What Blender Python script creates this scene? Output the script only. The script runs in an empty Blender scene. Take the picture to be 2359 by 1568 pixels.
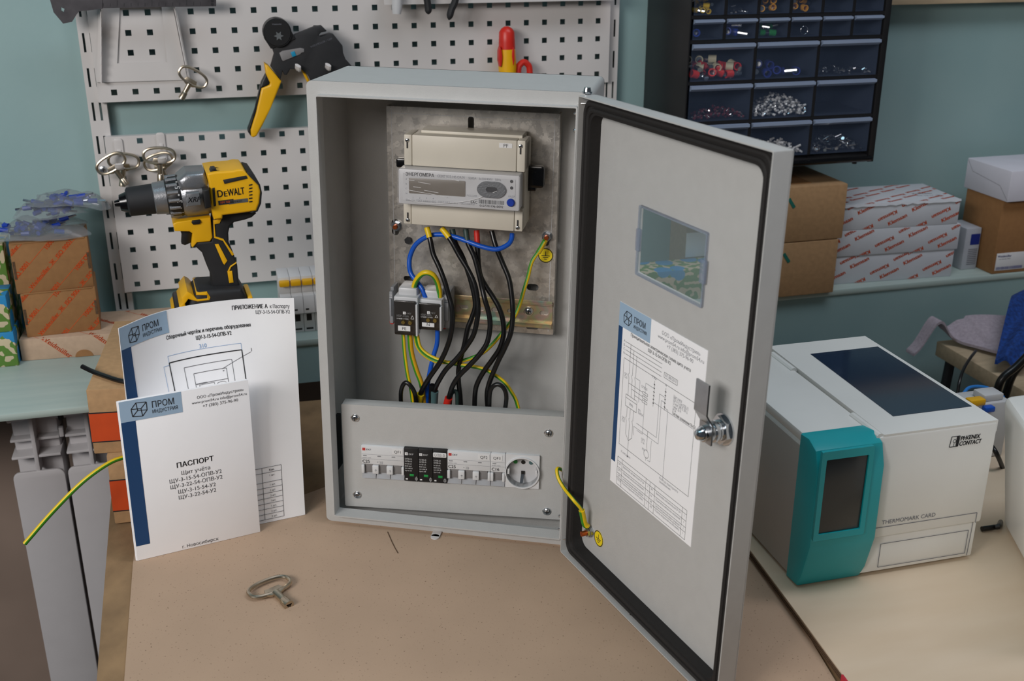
import bpy, bmesh, math, random
from math import sin, cos, pi, radians, sqrt, atan2
from mathutils import Vector, Matrix
from mathutils.geometry import tessellate_polygon

V = Vector
scene = bpy.context.scene
COL = scene.collection
rnd = random.Random(7)

# ------------------------------------------------------------------ camera
IW, IH, FPX = 2359.0, 1568.0, 2529.678
CAM = V((0.41655, -1.14944, 0.70522))
YAW, PITCH, ROLL = -0.160695, -0.365560, 0.0200977
FWD = V((sin(YAW) * cos(PITCH), cos(YAW) * cos(PITCH), sin(PITCH)))
_rt = V((cos(YAW), -sin(YAW), 0)); _up = _rt.cross(FWD)
RGT = _rt * cos(ROLL) + _up * sin(ROLL)
UPV = -_rt * sin(ROLL) + _up * cos(ROLL)
cam = bpy.data.cameras.new('camera'); camo = bpy.data.objects.new('camera', cam); COL.objects.link(camo)
cam.sensor_width = 36.0; cam.lens = FPX / IW * 36.0; cam.clip_start = 0.05
camo.matrix_world = Matrix(((RGT.x, UPV.x, -FWD.x, CAM.x), (RGT.y, UPV.y, -FWD.y, CAM.y), (RGT.z, UPV.z, -FWD.z, CAM.z), (0, 0, 0, 1)))
cam.dof.use_dof = True; cam.dof.focus_distance = 1.3; cam.dof.aperture_fstop = 9.0
scene.camera = camo

# ------------------------------------------------------------------ light and exposure
scene.view_settings.view_transform = 'Standard'; scene.view_settings.look = 'None'
scene.view_settings.gamma = 1.0; scene.view_settings.use_curve_mapping = False
scene.view_settings.exposure = 0.0
world = bpy.data.worlds.new('room_ambient'); scene.world = world; world.use_nodes = True
_bg = world.node_tree.nodes['Background']; _bg.inputs[0].default_value = (0.74, 0.86, 1.0, 1); _bg.inputs[1].default_value = 0.055
def area(name, loc, target, sx, sy, power, color):
    l = bpy.data.lights.new(name, 'AREA'); l.shape = 'RECTANGLE'; l.size = sx; l.size_y = sy; l.energy = power; l.color = color
    o = bpy.data.objects.new(name, l); COL.objects.link(o); o.location = loc
    o.rotation_euler = (V(target) - V(loc)).to_track_quat('-Z', 'Y').to_euler(); return o
area('front_light', (-0.9, -1.95, 1.22), (0.1, 0.0, 0.25), 0.9, 0.6, 31, (1.0, 0.97, 0.95))  # added soft light from front left, power fitted to surface brightness
area('front_light', (-0.2, -2.1, 1.35), (0.1, 0.0, 0.25), 0.9, 0.6, 9.5, (1.0, 0.92, 0.86))  # soft frontal light set by the shadow direction, its source unseen
area('ceiling_lamp', (0.45, -0.7, 2.6), (0.45, -0.7, 0.0), 1.8, 0.6, 9, (0.55, 0.85, 1.0))
area('ceiling_lamp', (1.35, -0.1, 2.5), (1.35, -0.1, 0.0), 1.8, 0.5, 20, (1.0, 0.95, 1.0))

# ------------------------------------------------------------------ frames (a plane in the room: x right, y into it, z up)
class Frame:
    def __init__(s, o, ex, ez=(0, 0, 1)):
        s.o = V(o); s.x = V(ex).normalized(); s.z = V(ez).normalized(); s.y = s.z.cross(s.x).normalized()
        s.M = Matrix(((s.x.x, s.y.x, s.z.x, s.o.x), (s.x.y, s.y.y, s.z.y, s.o.y), (s.x.z, s.y.z, s.z.z, s.o.z), (0, 0, 0, 1)))
        s.Mi = s.M.inverted()
    def px(s, u, v, y=0.0):           # where a photo point lies on the plane at local depth y
        d = FWD + RGT * ((u - IW / 2) / FPX) - UPV * ((v - IH / 2) / FPX)
        k = (s.o + s.y * y - CAM).dot(s.y) / d.dot(s.y); q = CAM + d * k - s.o
        return (q.dot(s.x), q.dot(s.z))
    def pz(s, u, v, z=0.0):           # ... on the horizontal plane at local height z: returns x, y
        d = FWD + RGT * ((u - IW / 2) / FPX) - UPV * ((v - IH / 2) / FPX)
        k = (s.o + s.z * z - CAM).dot(s.z) / d.dot(s.z); q = CAM + d * k - s.o
        return (q.dot(s.x), q.dot(s.y))
    def pxs(s, x, u, v):              # ... on the side plane at local x: returns y, z
        d = FWD + RGT * ((u - IW / 2) / FPX) - UPV * ((v - IH / 2) / FPX)
        k = (s.o + s.x * x - CAM).dot(s.x) / d.dot(s.x); q = CAM + d * k - s.o
        return (q.dot(s.y), q.dot(s.z))
    def w(s, x, y, z): return s.o + s.x * x + s.y * y + s.z * z
    def sub(s, x, y, z, yaw=0.0, tilt=0.0, roll=0.0):
        ex = s.x * cos(yaw) + s.y * sin(yaw); ey = -s.x * sin(yaw) + s.y * cos(yaw); ez = s.z
        ez = ez * cos(tilt) + ey * sin(tilt)
        ex, ez = ex * cos(roll) + ez * sin(roll), -ex * sin(roll) + ez * cos(roll)
        return Frame(s.w(x, y, z), ex, ez)
G = Frame((0, 0, 0), (1, 0, 0))                               # the workbench top, cabinet front plane at y = 0
PSI, WR = 0.431583, 0.020038
_h = V((cos(PSI), sin(PSI), 0))
WF = Frame((-0.4321, 0.4322, 0.5652), _h * cos(WR) + V((0, 0, 1)) * sin(WR), -_h * sin(WR) + V((0, 0, 1)) * cos(WR))   # perforated panel plane

# ------------------------------------------------------------------ materials
def lin(c):
    return tuple(((x / 255) / 12.92 if x / 255 <= 0.04045 else ((x / 255 + 0.055) / 1.055) ** 2.4) for x in c) + (1,)
MATS = {}
def mat(name, rgb, rough=0.5, metal=0.0, var=0.06, scale=30.0, bump=0.0, bscale=None, alpha=1.0, coat=0.0, rgb2=None, stretch=None, detail=3.0, spec=None, trans=0.0):
    if name in MATS: return MATS[name]
    m = bpy.data.materials.new(name); m.use_nodes = True; nt = m.node_tree; b = nt.nodes['Principled BSDF']
    b.inputs['Roughness'].default_value = rough; b.inputs['Metallic'].default_value = metal
    if coat: b.inputs['Coat Weight'].default_value = coat; b.inputs['Coat Roughness'].default_value = 0.1
    if spec is not None: b.inputs['Specular IOR Level'].default_value = spec
    if trans: b.inputs['Transmission Weight'].default_value = trans
    c = lin(rgb); c2 = lin(rgb2) if rgb2 else tuple(min(1, x * (1 - var * 2)) for x in c[:3]) + (1,)
    tc = nt.nodes.new('ShaderNodeTexCoord'); mp = nt.nodes.new('ShaderNodeMapping')
    nt.links.new(tc.outputs['Object'], mp.inputs[0])
    if stretch: mp.inputs['Scale'].default_value = stretch
    n = nt.nodes.new('ShaderNodeTexNoise'); n.inputs['Scale'].default_value = scale; n.inputs['Detail'].default_value = detail
    nt.links.new(mp.outputs[0], n.inputs['Vector'])
    rp = nt.nodes.new('ShaderNodeValToRGB'); rp.color_ramp.elements[0].position = 0.3; rp.color_ramp.elements[1].position = 0.7
    rp.color_ramp.elements[0].color = c2; rp.color_ramp.elements[1].color = c
    nt.links.new(n.outputs['Fac'], rp.inputs[0]); nt.links.new(rp.outputs[0], b.inputs['Base Color'])
    if bump:
        n2 = nt.nodes.new('ShaderNodeTexNoise'); n2.inputs['Scale'].default_value = bscale or scale * 8; n2.inputs['Detail'].default_value = 2
        nt.links.new(mp.outputs[0], n2.inputs['Vector'])
        bp = nt.nodes.new('ShaderNodeBump'); bp.inputs['Strength'].default_value = bump; bp.inputs['Distance'].default_value = 0.001
        nt.links.new(n2.outputs['Fac'], bp.inputs['Height']); nt.links.new(bp.outputs[0], b.inputs['Normal'])
    if alpha < 1:
        b.inputs['Alpha'].default_value = alpha
    MATS[name] = m; return m
def nodes_of(m): return m.node_tree, m.node_tree.nodes['Principled BSDF']

M_grey = mat('powder_coat_grey', (186, 186, 184), 0.45, 0, 0.02, 60, 0.35, 1800)
M_greydark = mat('wrinkle_dark_grey', (40, 44, 46), 0.6)
M_white = mat('white_plastic', (214, 215, 216), 0.4, 0, 0.02)
M_cream = mat('meter_cream_plastic', (206, 200, 186), 0.45, 0, 0.02)
M_pale = mat('pale_grey_plastic', (198, 199, 201), 0.35, 0, 0.02)
M_midgrey = mat('mid_grey_plastic', (150, 152, 156), 0.5, 0, 0.03)
M_switch = mat('switch_grey_plastic', (128, 126, 126), 0.5, 0, 0.03)
M_black = mat('black_plastic', (22, 22, 24), 0.45, 0, 0.05)
M_gloss = mat('glossy_black_plastic', (12, 12, 14), 0.18, 0, 0.05)
M_rubber = mat('gasket_black_foam', (28, 25, 24), 0.75, 0, 0.1, 200, 0.2)
M_softblack = mat('soft_black_rubber', (30, 31, 34), 0.65, 0, 0.08, 120)
M_yellow = mat('tool_yellow_plastic', (236, 178, 14), 0.4, 0, 0.03)
M_wyellow = mat('wire_yellow', (232, 196, 20), 0.4, 0, 0.03)
M_wgreen = mat('wire_green', (60, 140, 30), 0.4, 0, 0.05)
M_wblue = mat('wire_blue', (14, 84, 190), 0.35, 0, 0.04)
M_wblack = mat('wire_black', (14, 14, 15), 0.3, 0, 0.05)
M_red = mat('red_plastic', (206, 42, 30), 0.4, 0, 0.04)
M_sticker = mat('sticker_yellow', (240, 214, 20), 0.5, 0, 0.02)
M_ink = mat('black_ink', (26, 26, 30), 0.7, 0, 0.02)
M_inkgrey = mat('grey_ink', (110, 112, 120), 0.7, 0, 0.02)
M_inkblue = mat('light_blue_ink', (120, 160, 205), 0.7, 0, 0.02)
M_inkwhite = mat('white_ink', (225, 225, 225), 0.7, 0, 0.02)
M_navy = mat('navy_print', (22, 66, 112), 0.55, 0, 0.03)
M_sky = mat('pale_blue_print', (158, 184, 208), 0.55, 0, 0.02)
M_paper = mat('white_paper', (248, 248, 250), 0.7, 0, 0.01)
M_label = mat('label_white', (222, 222, 222), 0.5, 0, 0.01)
M_steel = mat('zinc_steel', (196, 200, 204), 0.28, 1.0, 0.08, 80)
M_chrome = mat('bright_zinc', (214, 218, 222), 0.16, 1.0, 0.05, 60)
M_nickel = mat('nickel_key_metal', (200, 188, 168), 0.3, 1.0, 0.08, 90)
M_copper = mat('copper_stud', (210, 110, 60), 0.35, 1.0, 0.1, 200)
M_brass = mat('brass_screw', (236, 206, 120), 0.25, 1.0, 0.05)
M_orange = mat('orange_print', (214, 84, 24), 0.7, 0, 0.06, 60)
M_ply = mat('box_orange_band', (206, 74, 20), 0.7, 0, 0.06, 40)
M_card = mat('brown_cardboard', (176, 140, 100), 0.85, 0, 0.08, 120, 0.15)
M_carddk = mat('dark_brown_cardboard', (150, 108, 66), 0.85, 0, 0.06, 100, 0.15)
M_cardlt = mat('pale_cardboard', (186, 160, 136), 0.85, 0, 0.06, 100, 0.15)
M_cardwh = mat('white_coated_cardboard', (202, 206, 212), 0.6, 0, 0.03, 20)
M_cardedge = mat('cut_cardboard_edge', (96, 72, 50), 0.9, 0, 0.2, 300)
M_pegwhite = mat('white_enamel_steel', (206, 202, 200), 0.4, 0, 0.025, 9)
M_teal = mat('teal_painted_plaster', (145, 172, 172), 0.55, 0, 0.04, 6, 0.15, 90, rgb2=(138, 167, 168))
M_sill = mat('pale_teal_gloss_paint', (172, 188, 182), 0.4, 0, 0.04, 12, 0.2, 60, rgb2=(164, 182, 177), stretch=(0.4, 6, 6))
M_under = mat('bare_plaster_brown', (150, 132, 120), 0.8, 0, 0.12, 5, 0.2, 60)
M_floor = mat('worn_brown_floor', (90, 78, 70), 0.6, 0, 0.15, 6)
M_rad = mat('radiator_enamel', (190, 188, 190), 0.35, 0, 0.02)
M_tealpl = mat('printer_teal_plastic', (20, 160, 168), 0.4, 0, 0.03)
M_prwhite = mat('printer_white_plastic', (226, 226, 222), 0.4, 0, 0.015, 20)
M_prgrey = mat('printer_side_grey', (170, 166, 160), 0.5, 0, 0.02, 20, 0.15, 900)
M_screen = mat('dark_screen', (46, 50, 52), 0.25, 0, 0.08, 8)
M_lcd = mat('lcd_olive_grey', (112, 104, 92), 0.3, 0, 0.02)
M_smoke = mat('smoked_clear_plastic', (40, 34, 28), 0.12, 0, 0.1, alpha=0.82)
M_clear = mat('clear_drawer_plastic', (96, 112, 140), 0.18, 0, 0.04, 20, alpha=0.11)
M_clearlip = mat('frosted_drawer_lip', (150, 166, 192), 0.35, 0, 0.04, 20, alpha=0.78)
M_film = mat('thin_plastic_film', (215, 215, 220), 0.12, 0, 0.1, 60, 0.6, 140, alpha=0.12)
M_bag = mat('plastic_bag_film', (150, 156, 160), 0.2, 0, 0.1, 40, 0.35, 60, alpha=0.34)
M_pane = mat('clear_window_pane', (200, 225, 230), 0.05, 0, 0.0, alpha=0.10)
M_pvc = mat('clear_pvc_edge', (150, 162, 182), 0.12, 0, 0.05, alpha=0.42)
M_lid = mat('tinted_lid_glass', (38, 54, 76), 0.08, 0, 0.05, 6, alpha=0.88, coat=0.4)
M_alu = mat('drill_grey_metal', (150, 152, 156), 0.35, 0.7, 0.06, 60, 0.2, 500)
M_towel = mat('lilac_grey_terry', (176, 166, 176), 0.95, 0, 0.1, 200, 0.9, 700)
M_knit = mat('blue_knit', (22, 70, 150), 0.9, 0, 0.3, 160, 1.0, 300)
M_bench = mat('bench_board', (190, 170, 140), 0.7, 0, 0.1, 20, stretch=(1, 6, 6))
M_maroon = mat('maroon_plastic', (96, 26, 40), 0.4)
M_fblue = mat('ferrule_blue', (16, 56, 160), 0.4)
M_fyel = mat('ferrule_yellow', (226, 190, 16), 0.4)
M_fora = mat('ferrule_amber', (226, 160, 16), 0.4)
M_fgreen = mat('ferrule_green', (20, 140, 60), 0.4)
M_fbeige = mat('ferrule_ivory', (206, 200, 170), 0.4)
M_fblack = mat('ferrule_black', (20, 20, 22), 0.4)
M_pinkgrip = mat('red_grip_edge', (190, 40, 60), 0.5)
M_greentip = mat('indicator_green', (30, 150, 70), 0.4)
M_gmark = mat('marker_green', (20, 110, 96), 0.7)
M_dkblue = mat('dark_blue_print', (24, 44, 130), 0.5)

# galvanised sheet with spangle
def spangle():
    m = mat('galvanised_sheet', (176, 172, 168), 0.36, 0.7, 0.05, 30); nt, b = nodes_of(m)
    tc = nt.nodes.new('ShaderNodeTexCoord'); mp = nt.nodes.new('ShaderNodeMapping'); mp.inputs['Rotation'].default_value = (0.3, 0.5, 0.7)
    nz = nt.nodes.new('ShaderNodeTexNoise'); nz.inputs['Scale'].default_value = 260; nz.inputs['Detail'].default_value = 4
    ad = nt.nodes.new('ShaderNodeMixRGB'); ad.inputs[0].default_value = 0.012
    vo = nt.nodes.new('ShaderNodeTexVoronoi'); vo.inputs['Scale'].default_value = 170
    nt.links.new(tc.outputs['Object'], mp.inputs[0]); nt.links.new(mp.outputs[0], nz.inputs['Vector']); nt.links.new(mp.outputs[0], ad.inputs[1]); nt.links.new(nz.outputs['Color'], ad.inputs[2])
    nt.links.new(ad.outputs[0], vo.inputs['Vector'])
    r1 = nt.nodes.new('ShaderNodeValToRGB'); r1.color_ramp.elements[0].color = lin((186, 181, 174)); r1.color_ramp.elements[1].color = lin((214, 208, 199))
    sp = nt.nodes.new('ShaderNodeSeparateColor'); nt.links.new(vo.outputs['Color'], sp.inputs[0]); nt.links.new(sp.outputs[0], r1.inputs[0])
    nt.links.new(r1.outputs[0], b.inputs['Base Color'])
    r2 = nt.nodes.new('ShaderNodeMapRange'); r2.inputs[3].default_value = 0.30; r2.inputs[4].default_value = 0.42
    nt.links.new(sp.outputs[1], r2.inputs[0]); nt.links.new(r2.outputs[0], b.inputs['Roughness'])
    return m
M_galv = spangle()
# iridescent yellow zinc of the rail
def zincrail():
    m = mat('iridescent_zinc', (190, 176, 130), 0.34, 0.65, 0.05, 30); nt, b = nodes_of(m)
    tc = nt.nodes.new('ShaderNodeTexCoord'); n = nt.nodes.new('ShaderNodeTexNoise'); n.inputs['Scale'].default_value = 45; n.inputs['Detail'].default_value = 1.5
    nt.links.new(tc.outputs['Object'], n.inputs['Vector'])
    r = nt.nodes.new('ShaderNodeValToRGB'); e = r.color_ramp.elements
    e[0].position = 0.3; e[0].color = lin((206, 196, 140)); e[1].position = 0.72; e[1].color = lin((160, 190, 176))
    for p, c in ((0.42, (202, 176, 140)), (0.5, (184, 190, 150)), (0.6, (206, 178, 168))):
        q = e.new(p); q.color = lin(c)
    nt.links.new(n.outputs['Fac'], r.inputs[0]); nt.links.new(r.outputs[0], b.inputs['Base Color']); return m
M_rail = zincrail()
# cardboard sheet on the bench: fine ribs and specks
def ribboard():
    m = mat('bench_cardboard', (178, 152, 128), 0.85, 0, 0.05, 9, 0.0); nt, b = nodes_of(m)
    tc = nt.nodes.new('ShaderNodeTexCoord'); mp = nt.nodes.new('ShaderNodeMapping'); mp.inputs['Rotation'].default_value = (0, 0, 0.35); mp.inputs['Scale'].default_value = (900, 25, 25)
    nt.links.new(tc.outputs['Object'], mp.inputs[0])
    n = nt.nodes.new('ShaderNodeTexNoise'); n.inputs['Scale'].default_value = 1; nt.links.new(mp.outputs[0], n.inputs['Vector'])
    sp = nt.nodes.new('ShaderNodeTexNoise'); sp.inputs['Scale'].default_value = 420; sp.inputs['Detail'].default_value = 1; nt.links.new(tc.outputs['Object'], sp.inputs['Vector'])
    rs = nt.nodes.new('ShaderNodeValToRGB'); rs.color_ramp.elements[0].position = 0.24; rs.color_ramp.elements[1].position = 0.31
    rs.color_ramp.elements[0].color = (0.35, 0.3, 0.26, 1); rs.color_ramp.elements[1].color = (1, 1, 1, 1); nt.links.new(sp.outputs['Fac'], rs.inputs[0])
    base = b.inputs['Base Color'].links[0].from_socket
    mx = nt.nodes.new('ShaderNodeMixRGB'); mx.blend_type = 'MULTIPLY'; mx.inputs[0].default_value = 1; nt.links.new(base, mx.inputs[1]); nt.links.new(rs.outputs[0], mx.inputs[2])
    nt.links.new(mx.outputs[0], b.inputs['Base Color'])
    bp = nt.nodes.new('ShaderNodeBump'); bp.inputs['Strength'].default_value = 0.12; bp.inputs['Distance'].default_value = 0.0006
    nt.links.new(n.outputs['Fac'], bp.inputs['Height']); nt.links.new(bp.outputs[0], b.inputs['Normal']); return m
M_sheet = ribboard()
M_wood = mat('plywood_birch', (208, 190, 166), 0.6, 0, 0.05, 5, 0.05, 60, rgb2=(202, 182, 156), stretch=(1.0, 5, 5), detail=4)
M_old = mat('old_workbench_wood', (150, 122, 88), 0.85, 0, 0.25, 14, 0.4, 80, rgb2=(122, 98, 70), stretch=(2, 1.3, 2), detail=7)
# green and blue printed carton
def dotcarton():
    m = mat('green_blue_dot_print', (206, 190, 160), 0.5, 0, 0.03, 20); nt, b = nodes_of(m)
    tc = nt.nodes.new('ShaderNodeTexCoord'); vo = nt.nodes.new('ShaderNodeTexVoronoi'); vo.inputs['Scale'].default_value = 27; vo.inputs['Randomness'].default_value = 0.75
    nt.links.new(tc.outputs['Object'], vo.inputs['Vector'])
    r = nt.nodes.new('ShaderNodeValToRGB'); r.color_ramp.interpolation = 'CONSTANT'; e = r.color_ramp.elements
    e[0].color = (1, 1, 1, 1); e[1].position = 0.42; e[1].color = (0, 0, 0, 1); nt.links.new(vo.outputs['Distance'], r.inputs[0])
    n = nt.nodes.new('ShaderNodeTexNoise'); n.inputs['Scale'].default_value = 90; n.inputs['Detail'].default_value = 0.5; nt.links.new(tc.outputs['Object'], n.inputs['Vector'])
    r2 = nt.nodes.new('ShaderNodeValToRGB'); r2.color_ramp.interpolation = 'CONSTANT'; r2.color_ramp.elements[0].color = lin((90, 130, 52)); r2.color_ramp.elements[1].position = 0.51; r2.color_ramp.elements[1].color = lin((202, 188, 156))
    nt.links.new(n.outputs['Fac'], r2.inputs[0])
    mx = nt.nodes.new('ShaderNodeMixRGB'); mx.inputs[2].default_value = lin((36, 132, 186)); nt.links.new(r.outputs[0], mx.inputs[0]); nt.links.new(r2.outputs[0], mx.inputs[1])
    nt.links.new(mx.outputs[0], b.inputs['Base Color']); return m
M_dots = dotcarton()

# ------------------------------------------------------------------ mesh building
def cr(pts, n=8):                     # smooth curve through points
    P = [V(p) for p in pts]
    if len(P) < 3: return P
    P = [P[0] * 2 - P[1]] + P + [P[-1] * 2 - P[-2]]; out = []
    for i in range(1, len(P) - 2):
        a, b, c, d = P[i - 1:i + 3]
        for k in range(n):
            t = k / n
            out.append(0.5 * ((2 * b) + (c - a) * t + (2 * a - 5 * b + 4 * c - d) * t * t + (3 * b - a - 3 * c + d) * t ** 3))
    out.append(P[-2]); return out
def rrect(x0, x1, z0, z1, r, n=4):    # rounded rectangle outline, counter-clockwise in x,z
    o = []
    for cx, cz, a in ((x1 - r, z0 + r, -pi / 2), (x1 - r, z1 - r, 0), (x0 + r, z1 - r, pi / 2), (x0 + r, z0 + r, pi)):
        for k in range(n + 1):
            t = a + k / n * pi / 2; o.append((cx + r * cos(t), cz + r * sin(t)))
    return o
def circ(cx, cz, r, n=20, rz=None): return [(cx + r * cos(2 * pi * k / n), cz + (rz or r) * sin(2 * pi * k / n)) for k in range(n)]
def slot(x0, x1, z0, z1, n=5):        # stadium outline
    if x1 - x0 > z1 - z0: return rrect(x0, x1, z0, z1, (z1 - z0) / 2 - 1e-6, n)
    return rrect(x0, x1, z0, z1, (x1 - x0) / 2 - 1e-6, n)
FONT_CACHE = {}
def fill_loops(E):                    # non-zero winding fill of a set of directed edges, as trapezoids
    ys = set()
    for (x0, y0), (x1, y1) in E: ys.add(round(y0, 5)); ys.add(round(y1, 5))
    n = len(E)
    for a in range(n):
        (x0, y0), (x1, y1) = E[a]
        for c in range(a + 1, n):
            (u0, v0), (u1, v1) = E[c]
            if max(y0, y1) < min(v0, v1) or max(v0, v1) < min(y0, y1) or max(x0, x1) < min(u0, u1) or max(u0, u1) < min(x0, x1): continue
            dn = (x1 - x0) * (v1 - v0) - (y1 - y0) * (u1 - u0)
            if abs(dn) < 1e-12: continue
            t = ((u0 - x0) * (v1 - v0) - (v0 - y0) * (u1 - u0)) / dn; q = ((u0 - x0) * (y1 - y0) - (v0 - y0) * (x1 - x0)) / dn
            if 0 < t < 1 and 0 < q < 1: ys.add(round(y0 + t * (y1 - y0), 5))
    ys = sorted(ys); vs = []; fs = []
    for ya, yb in zip(ys, ys[1:]):
        if yb - ya < 2e-4: continue
        ym = (ya + yb) / 2; sp = []
        for (x0, y0), (x1, y1) in E:
            if (y0 <= ym) != (y1 <= ym):
                k = (x1 - x0) / (y1 - y0); sp.append((x0 + k * (ym - y0), x0 + k * (ya - y0), x0 + k * (yb - y0), 1 if y1 > y0 else -1))
        sp.sort(); w = 0
        for r, e in enumerate(sp):
            if w == 0: st = e
            w += e[3]
            if w == 0:
                o = len(vs); vs += [(st[1], ya), (e[1], ya), (e[2], yb), (st[2], yb)]; fs.append((o, o + 1, o + 2, o + 3))
    return vs, fs
def glyphs(s, bold):
    k = (s, bold)
    if k not in FONT_CACHE:
        c = bpy.data.curves.new('lettering', 'FONT'); c.body = s; c.resolution_u = 3; c.size = 1.0; c.fill_mode = 'NONE'
        o = bpy.data.objects.new('lettering', c); COL.objects.link(o)
        dg = bpy.context.evaluated_depsgraph_get(); dg.update()
        me = bpy.data.meshes.new_from_object(o.evaluated_get(dg)); co = [(v.co.x, v.co.y) for v in me.vertices]
        ed = [(co[e.vertices[0]], co[e.vertices[1]], e.vertices[0], e.vertices[1]) for e in me.edges]
        par = list(range(len(co)))
        def fd(a):
            while par[a] != a: par[a] = par[par[a]]; a = par[a]
            return a
        for _, _, a, q in ed: par[fd(a)] = fd(q)
        loops = {}
        for p0, p1, a, q in ed: loops.setdefault(fd(a), []).append((p0, p1, a, q))
        L = []
        for es in loops.values():     # walk each loop so that its edges share one direction
            nx = {}
            for p0, p1, a, q in es: nx.setdefault(a, []).append(q); nx.setdefault(q, []).append(a)
            st = es[0][2]; pv = st; cu = es[0][3]; path = [st]
            while cu != st and len(path) <= len(es):
                path.append(cu); nn = [z for z in nx[cu] if z != pv]; pv, cu = cu, (nn[0] if nn else st)
            if path[:2] != [es[0][2], es[0][3]]: path.reverse()
            pts = [co[z] for z in path]; L.append((min(p[0] for p in pts), max(p[0] for p in pts), [(pts[z], pts[(z + 1) % len(pts)]) for z in range(len(pts))]))
        L.sort(key=lambda t: t[0]); cl = []
        for a, q, es in L:
            if cl and a < cl[-1][0] - 1e-4: cl[-1][0] = max(cl[-1][0], q); cl[-1][1] += es
            else: cl.append([q, list(es)])
        vs = []; fs = []
        for _, es in cl:
            a, f = fill_loops(es); o_ = len(vs); vs += a; fs += [tuple(z + o_ for z in t) for t in f]
        if bold:                      # thicken the strokes
            v0, f0 = list(vs), list(fs); d_ = 0.02 * bold; vs = []; fs = []
            for sx_, sy_ in ((-d_, 0), (d_, 0), (0, d_ * 0.6)):
                o_ = len(vs); vs += [(x + sx_, y + sy_) for x, y in v0]; fs += [tuple(z + o_ for z in t) for t in f0]
        w = max([x for x, y in vs] or [0]); bpy.data.objects.remove(o); bpy.data.curves.remove(c); bpy.data.meshes.remove(me)
        FONT_CACHE[k] = (vs, fs, w)
    return FONT_CACHE[k]
class MB:
    def __init__(s): s.v = []; s.f = []; s.m = []
    def add(s, vs, fs, m=0, T=None):
        o = len(s.v)
        for p in vs: s.v.append(tuple(T @ V(p)) if T else tuple(p))
        for f in fs: s.f.append(tuple(i + o for i in f)); s.m.append(m)
        return s
    def addbm(s, bm, m=0, T=None):
        bm.verts.index_update(); s.add([v.co for v in bm.verts], [[v.index for v in f.verts] for f in bm.faces], m, T); bm.free(); return s
    def box(s, x0, x1, y0, y1, z0, z1, bev=0.0, m=0, T=None, seg=2):
        if not bev:
            return s.add([(x0, y0, z0), (x1, y0, z0), (x1, y1, z0), (x0, y1, z0), (x0, y0, z1), (x1, y0, z1), (x1, y1, z1), (x0, y1, z1)],
                         [(0, 3, 2, 1), (4, 5, 6, 7), (0, 1, 5, 4), (1, 2, 6, 5), (2, 3, 7, 6), (3, 0, 4, 7)], m, T)
        bm = bmesh.new(); bmesh.ops.create_cube(bm, size=1)
        for v in bm.verts: v.co = V(((x0 + x1) / 2 + v.co.x * (x1 - x0), (y0 + y1) / 2 + v.co.y * (y1 - y0), (z0 + z1) / 2 + v.co.z * (z1 - z0)))
        bmesh.ops.bevel(bm, geom=bm.edges[:], offset=bev, segments=seg, affect='EDGES', profile=0.5)
        return s.addbm(bm, m, T)
    def quad(s, a, b, c, d, m=0): return s.add([a, b, c, d], [(0, 1, 2, 3)], m)
    def cyl(s, p0, p1, r0, r1=None, seg=16, m=0, T=None, caps=True):
        return s.lathe([(0, r0), (1, r0 if r1 is None else r1)], p0, p1, seg, m, T, caps)
    def lathe(s, prof, p0, p1, seg=20, m=0, T=None, caps=True, mlist=None):   # prof: (fraction along p0-p1, radius)
        p0 = V(p0); p1 = V(p1); d = p1 - p0; a = d.normalized(); u = a.orthogonal().normalized(); w = a.cross(u)
        vs = []; n = len(prof)
        for t, r in prof:
            c = p0 + d * t
            for k in range(seg):
                an = 2 * pi * k / seg; vs.append(c + (u * cos(an) + w * sin(an)) * r)
        o = len(s.v); s.add(vs, [], m, T)
        for i in range(n - 1):
            for k in range(seg):
                k2 = (k + 1) % seg
                s.f.append((o + i * seg + k, o + i * seg + k2, o + (i + 1) * seg + k2, o + (i + 1) * seg + k)); s.m.append(mlist[i] if mlist else m)
        if caps:
            s.f.append(tuple(o + k for k in reversed(range(seg)))); s.m.append(mlist[0] if mlist else m)
            s.f.append(tuple(o + (n - 1) * seg + k for k in range(seg))); s.m.append(mlist[-1] if mlist else m)
        return s
    def tube(s, pts, r, seg=12, m=0, stripe=None, closed=False, flat=1.0, caps=True):   # stripe: material index on part of the round
        P = [V(p) for p in pts]; n = len(P); fr = []; up = None
        for i in range(n):
            if closed: t = (P[(i + 1) % n] - P[i - 1]).normalized()
            else: t = (P[min(i + 1, n - 1)] - P[max(i - 1, 0)]).normalized()
            if up is None: up = t.orthogonal().normalized() if abs(t.y) > 0.95 else (V((0, -1, 0)) - t * t.dot(V((0, -1, 0)))).normalized()
            else: up = (up - t * up.dot(t)).normalized()
            fr.append((up, t.cross(up)))
        o = len(s.v)
        for i in range(n):
            ri = r[i] if isinstance(r, (list, tuple)) else r
            for k in range(seg):
                a = 2 * pi * k / seg; s.v.append(tuple(P[i] + fr[i][0] * cos(a) * ri * flat + fr[i][1] * sin(a) * ri))
        for i in range(n if closed else n - 1):
            j = (i + 1) % n
            for k in range(seg):
                k2 = (k + 1) % seg
                s.f.append((o + i * seg + k, o + i * seg + k2, o + j * seg + k2, o + j * seg + k)); s.m.append(stripe if stripe is not None and (k / seg < 0.25 or 0.5 <= k / seg < 0.62) else m)
        if not closed and caps:
            s.f.append(tuple(o + k for k in reversed(range(seg)))); s.m.append(m); s.f.append(tuple(o + (n - 1) * seg + k for k in range(seg))); s.m.append(m)
        return s
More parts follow.
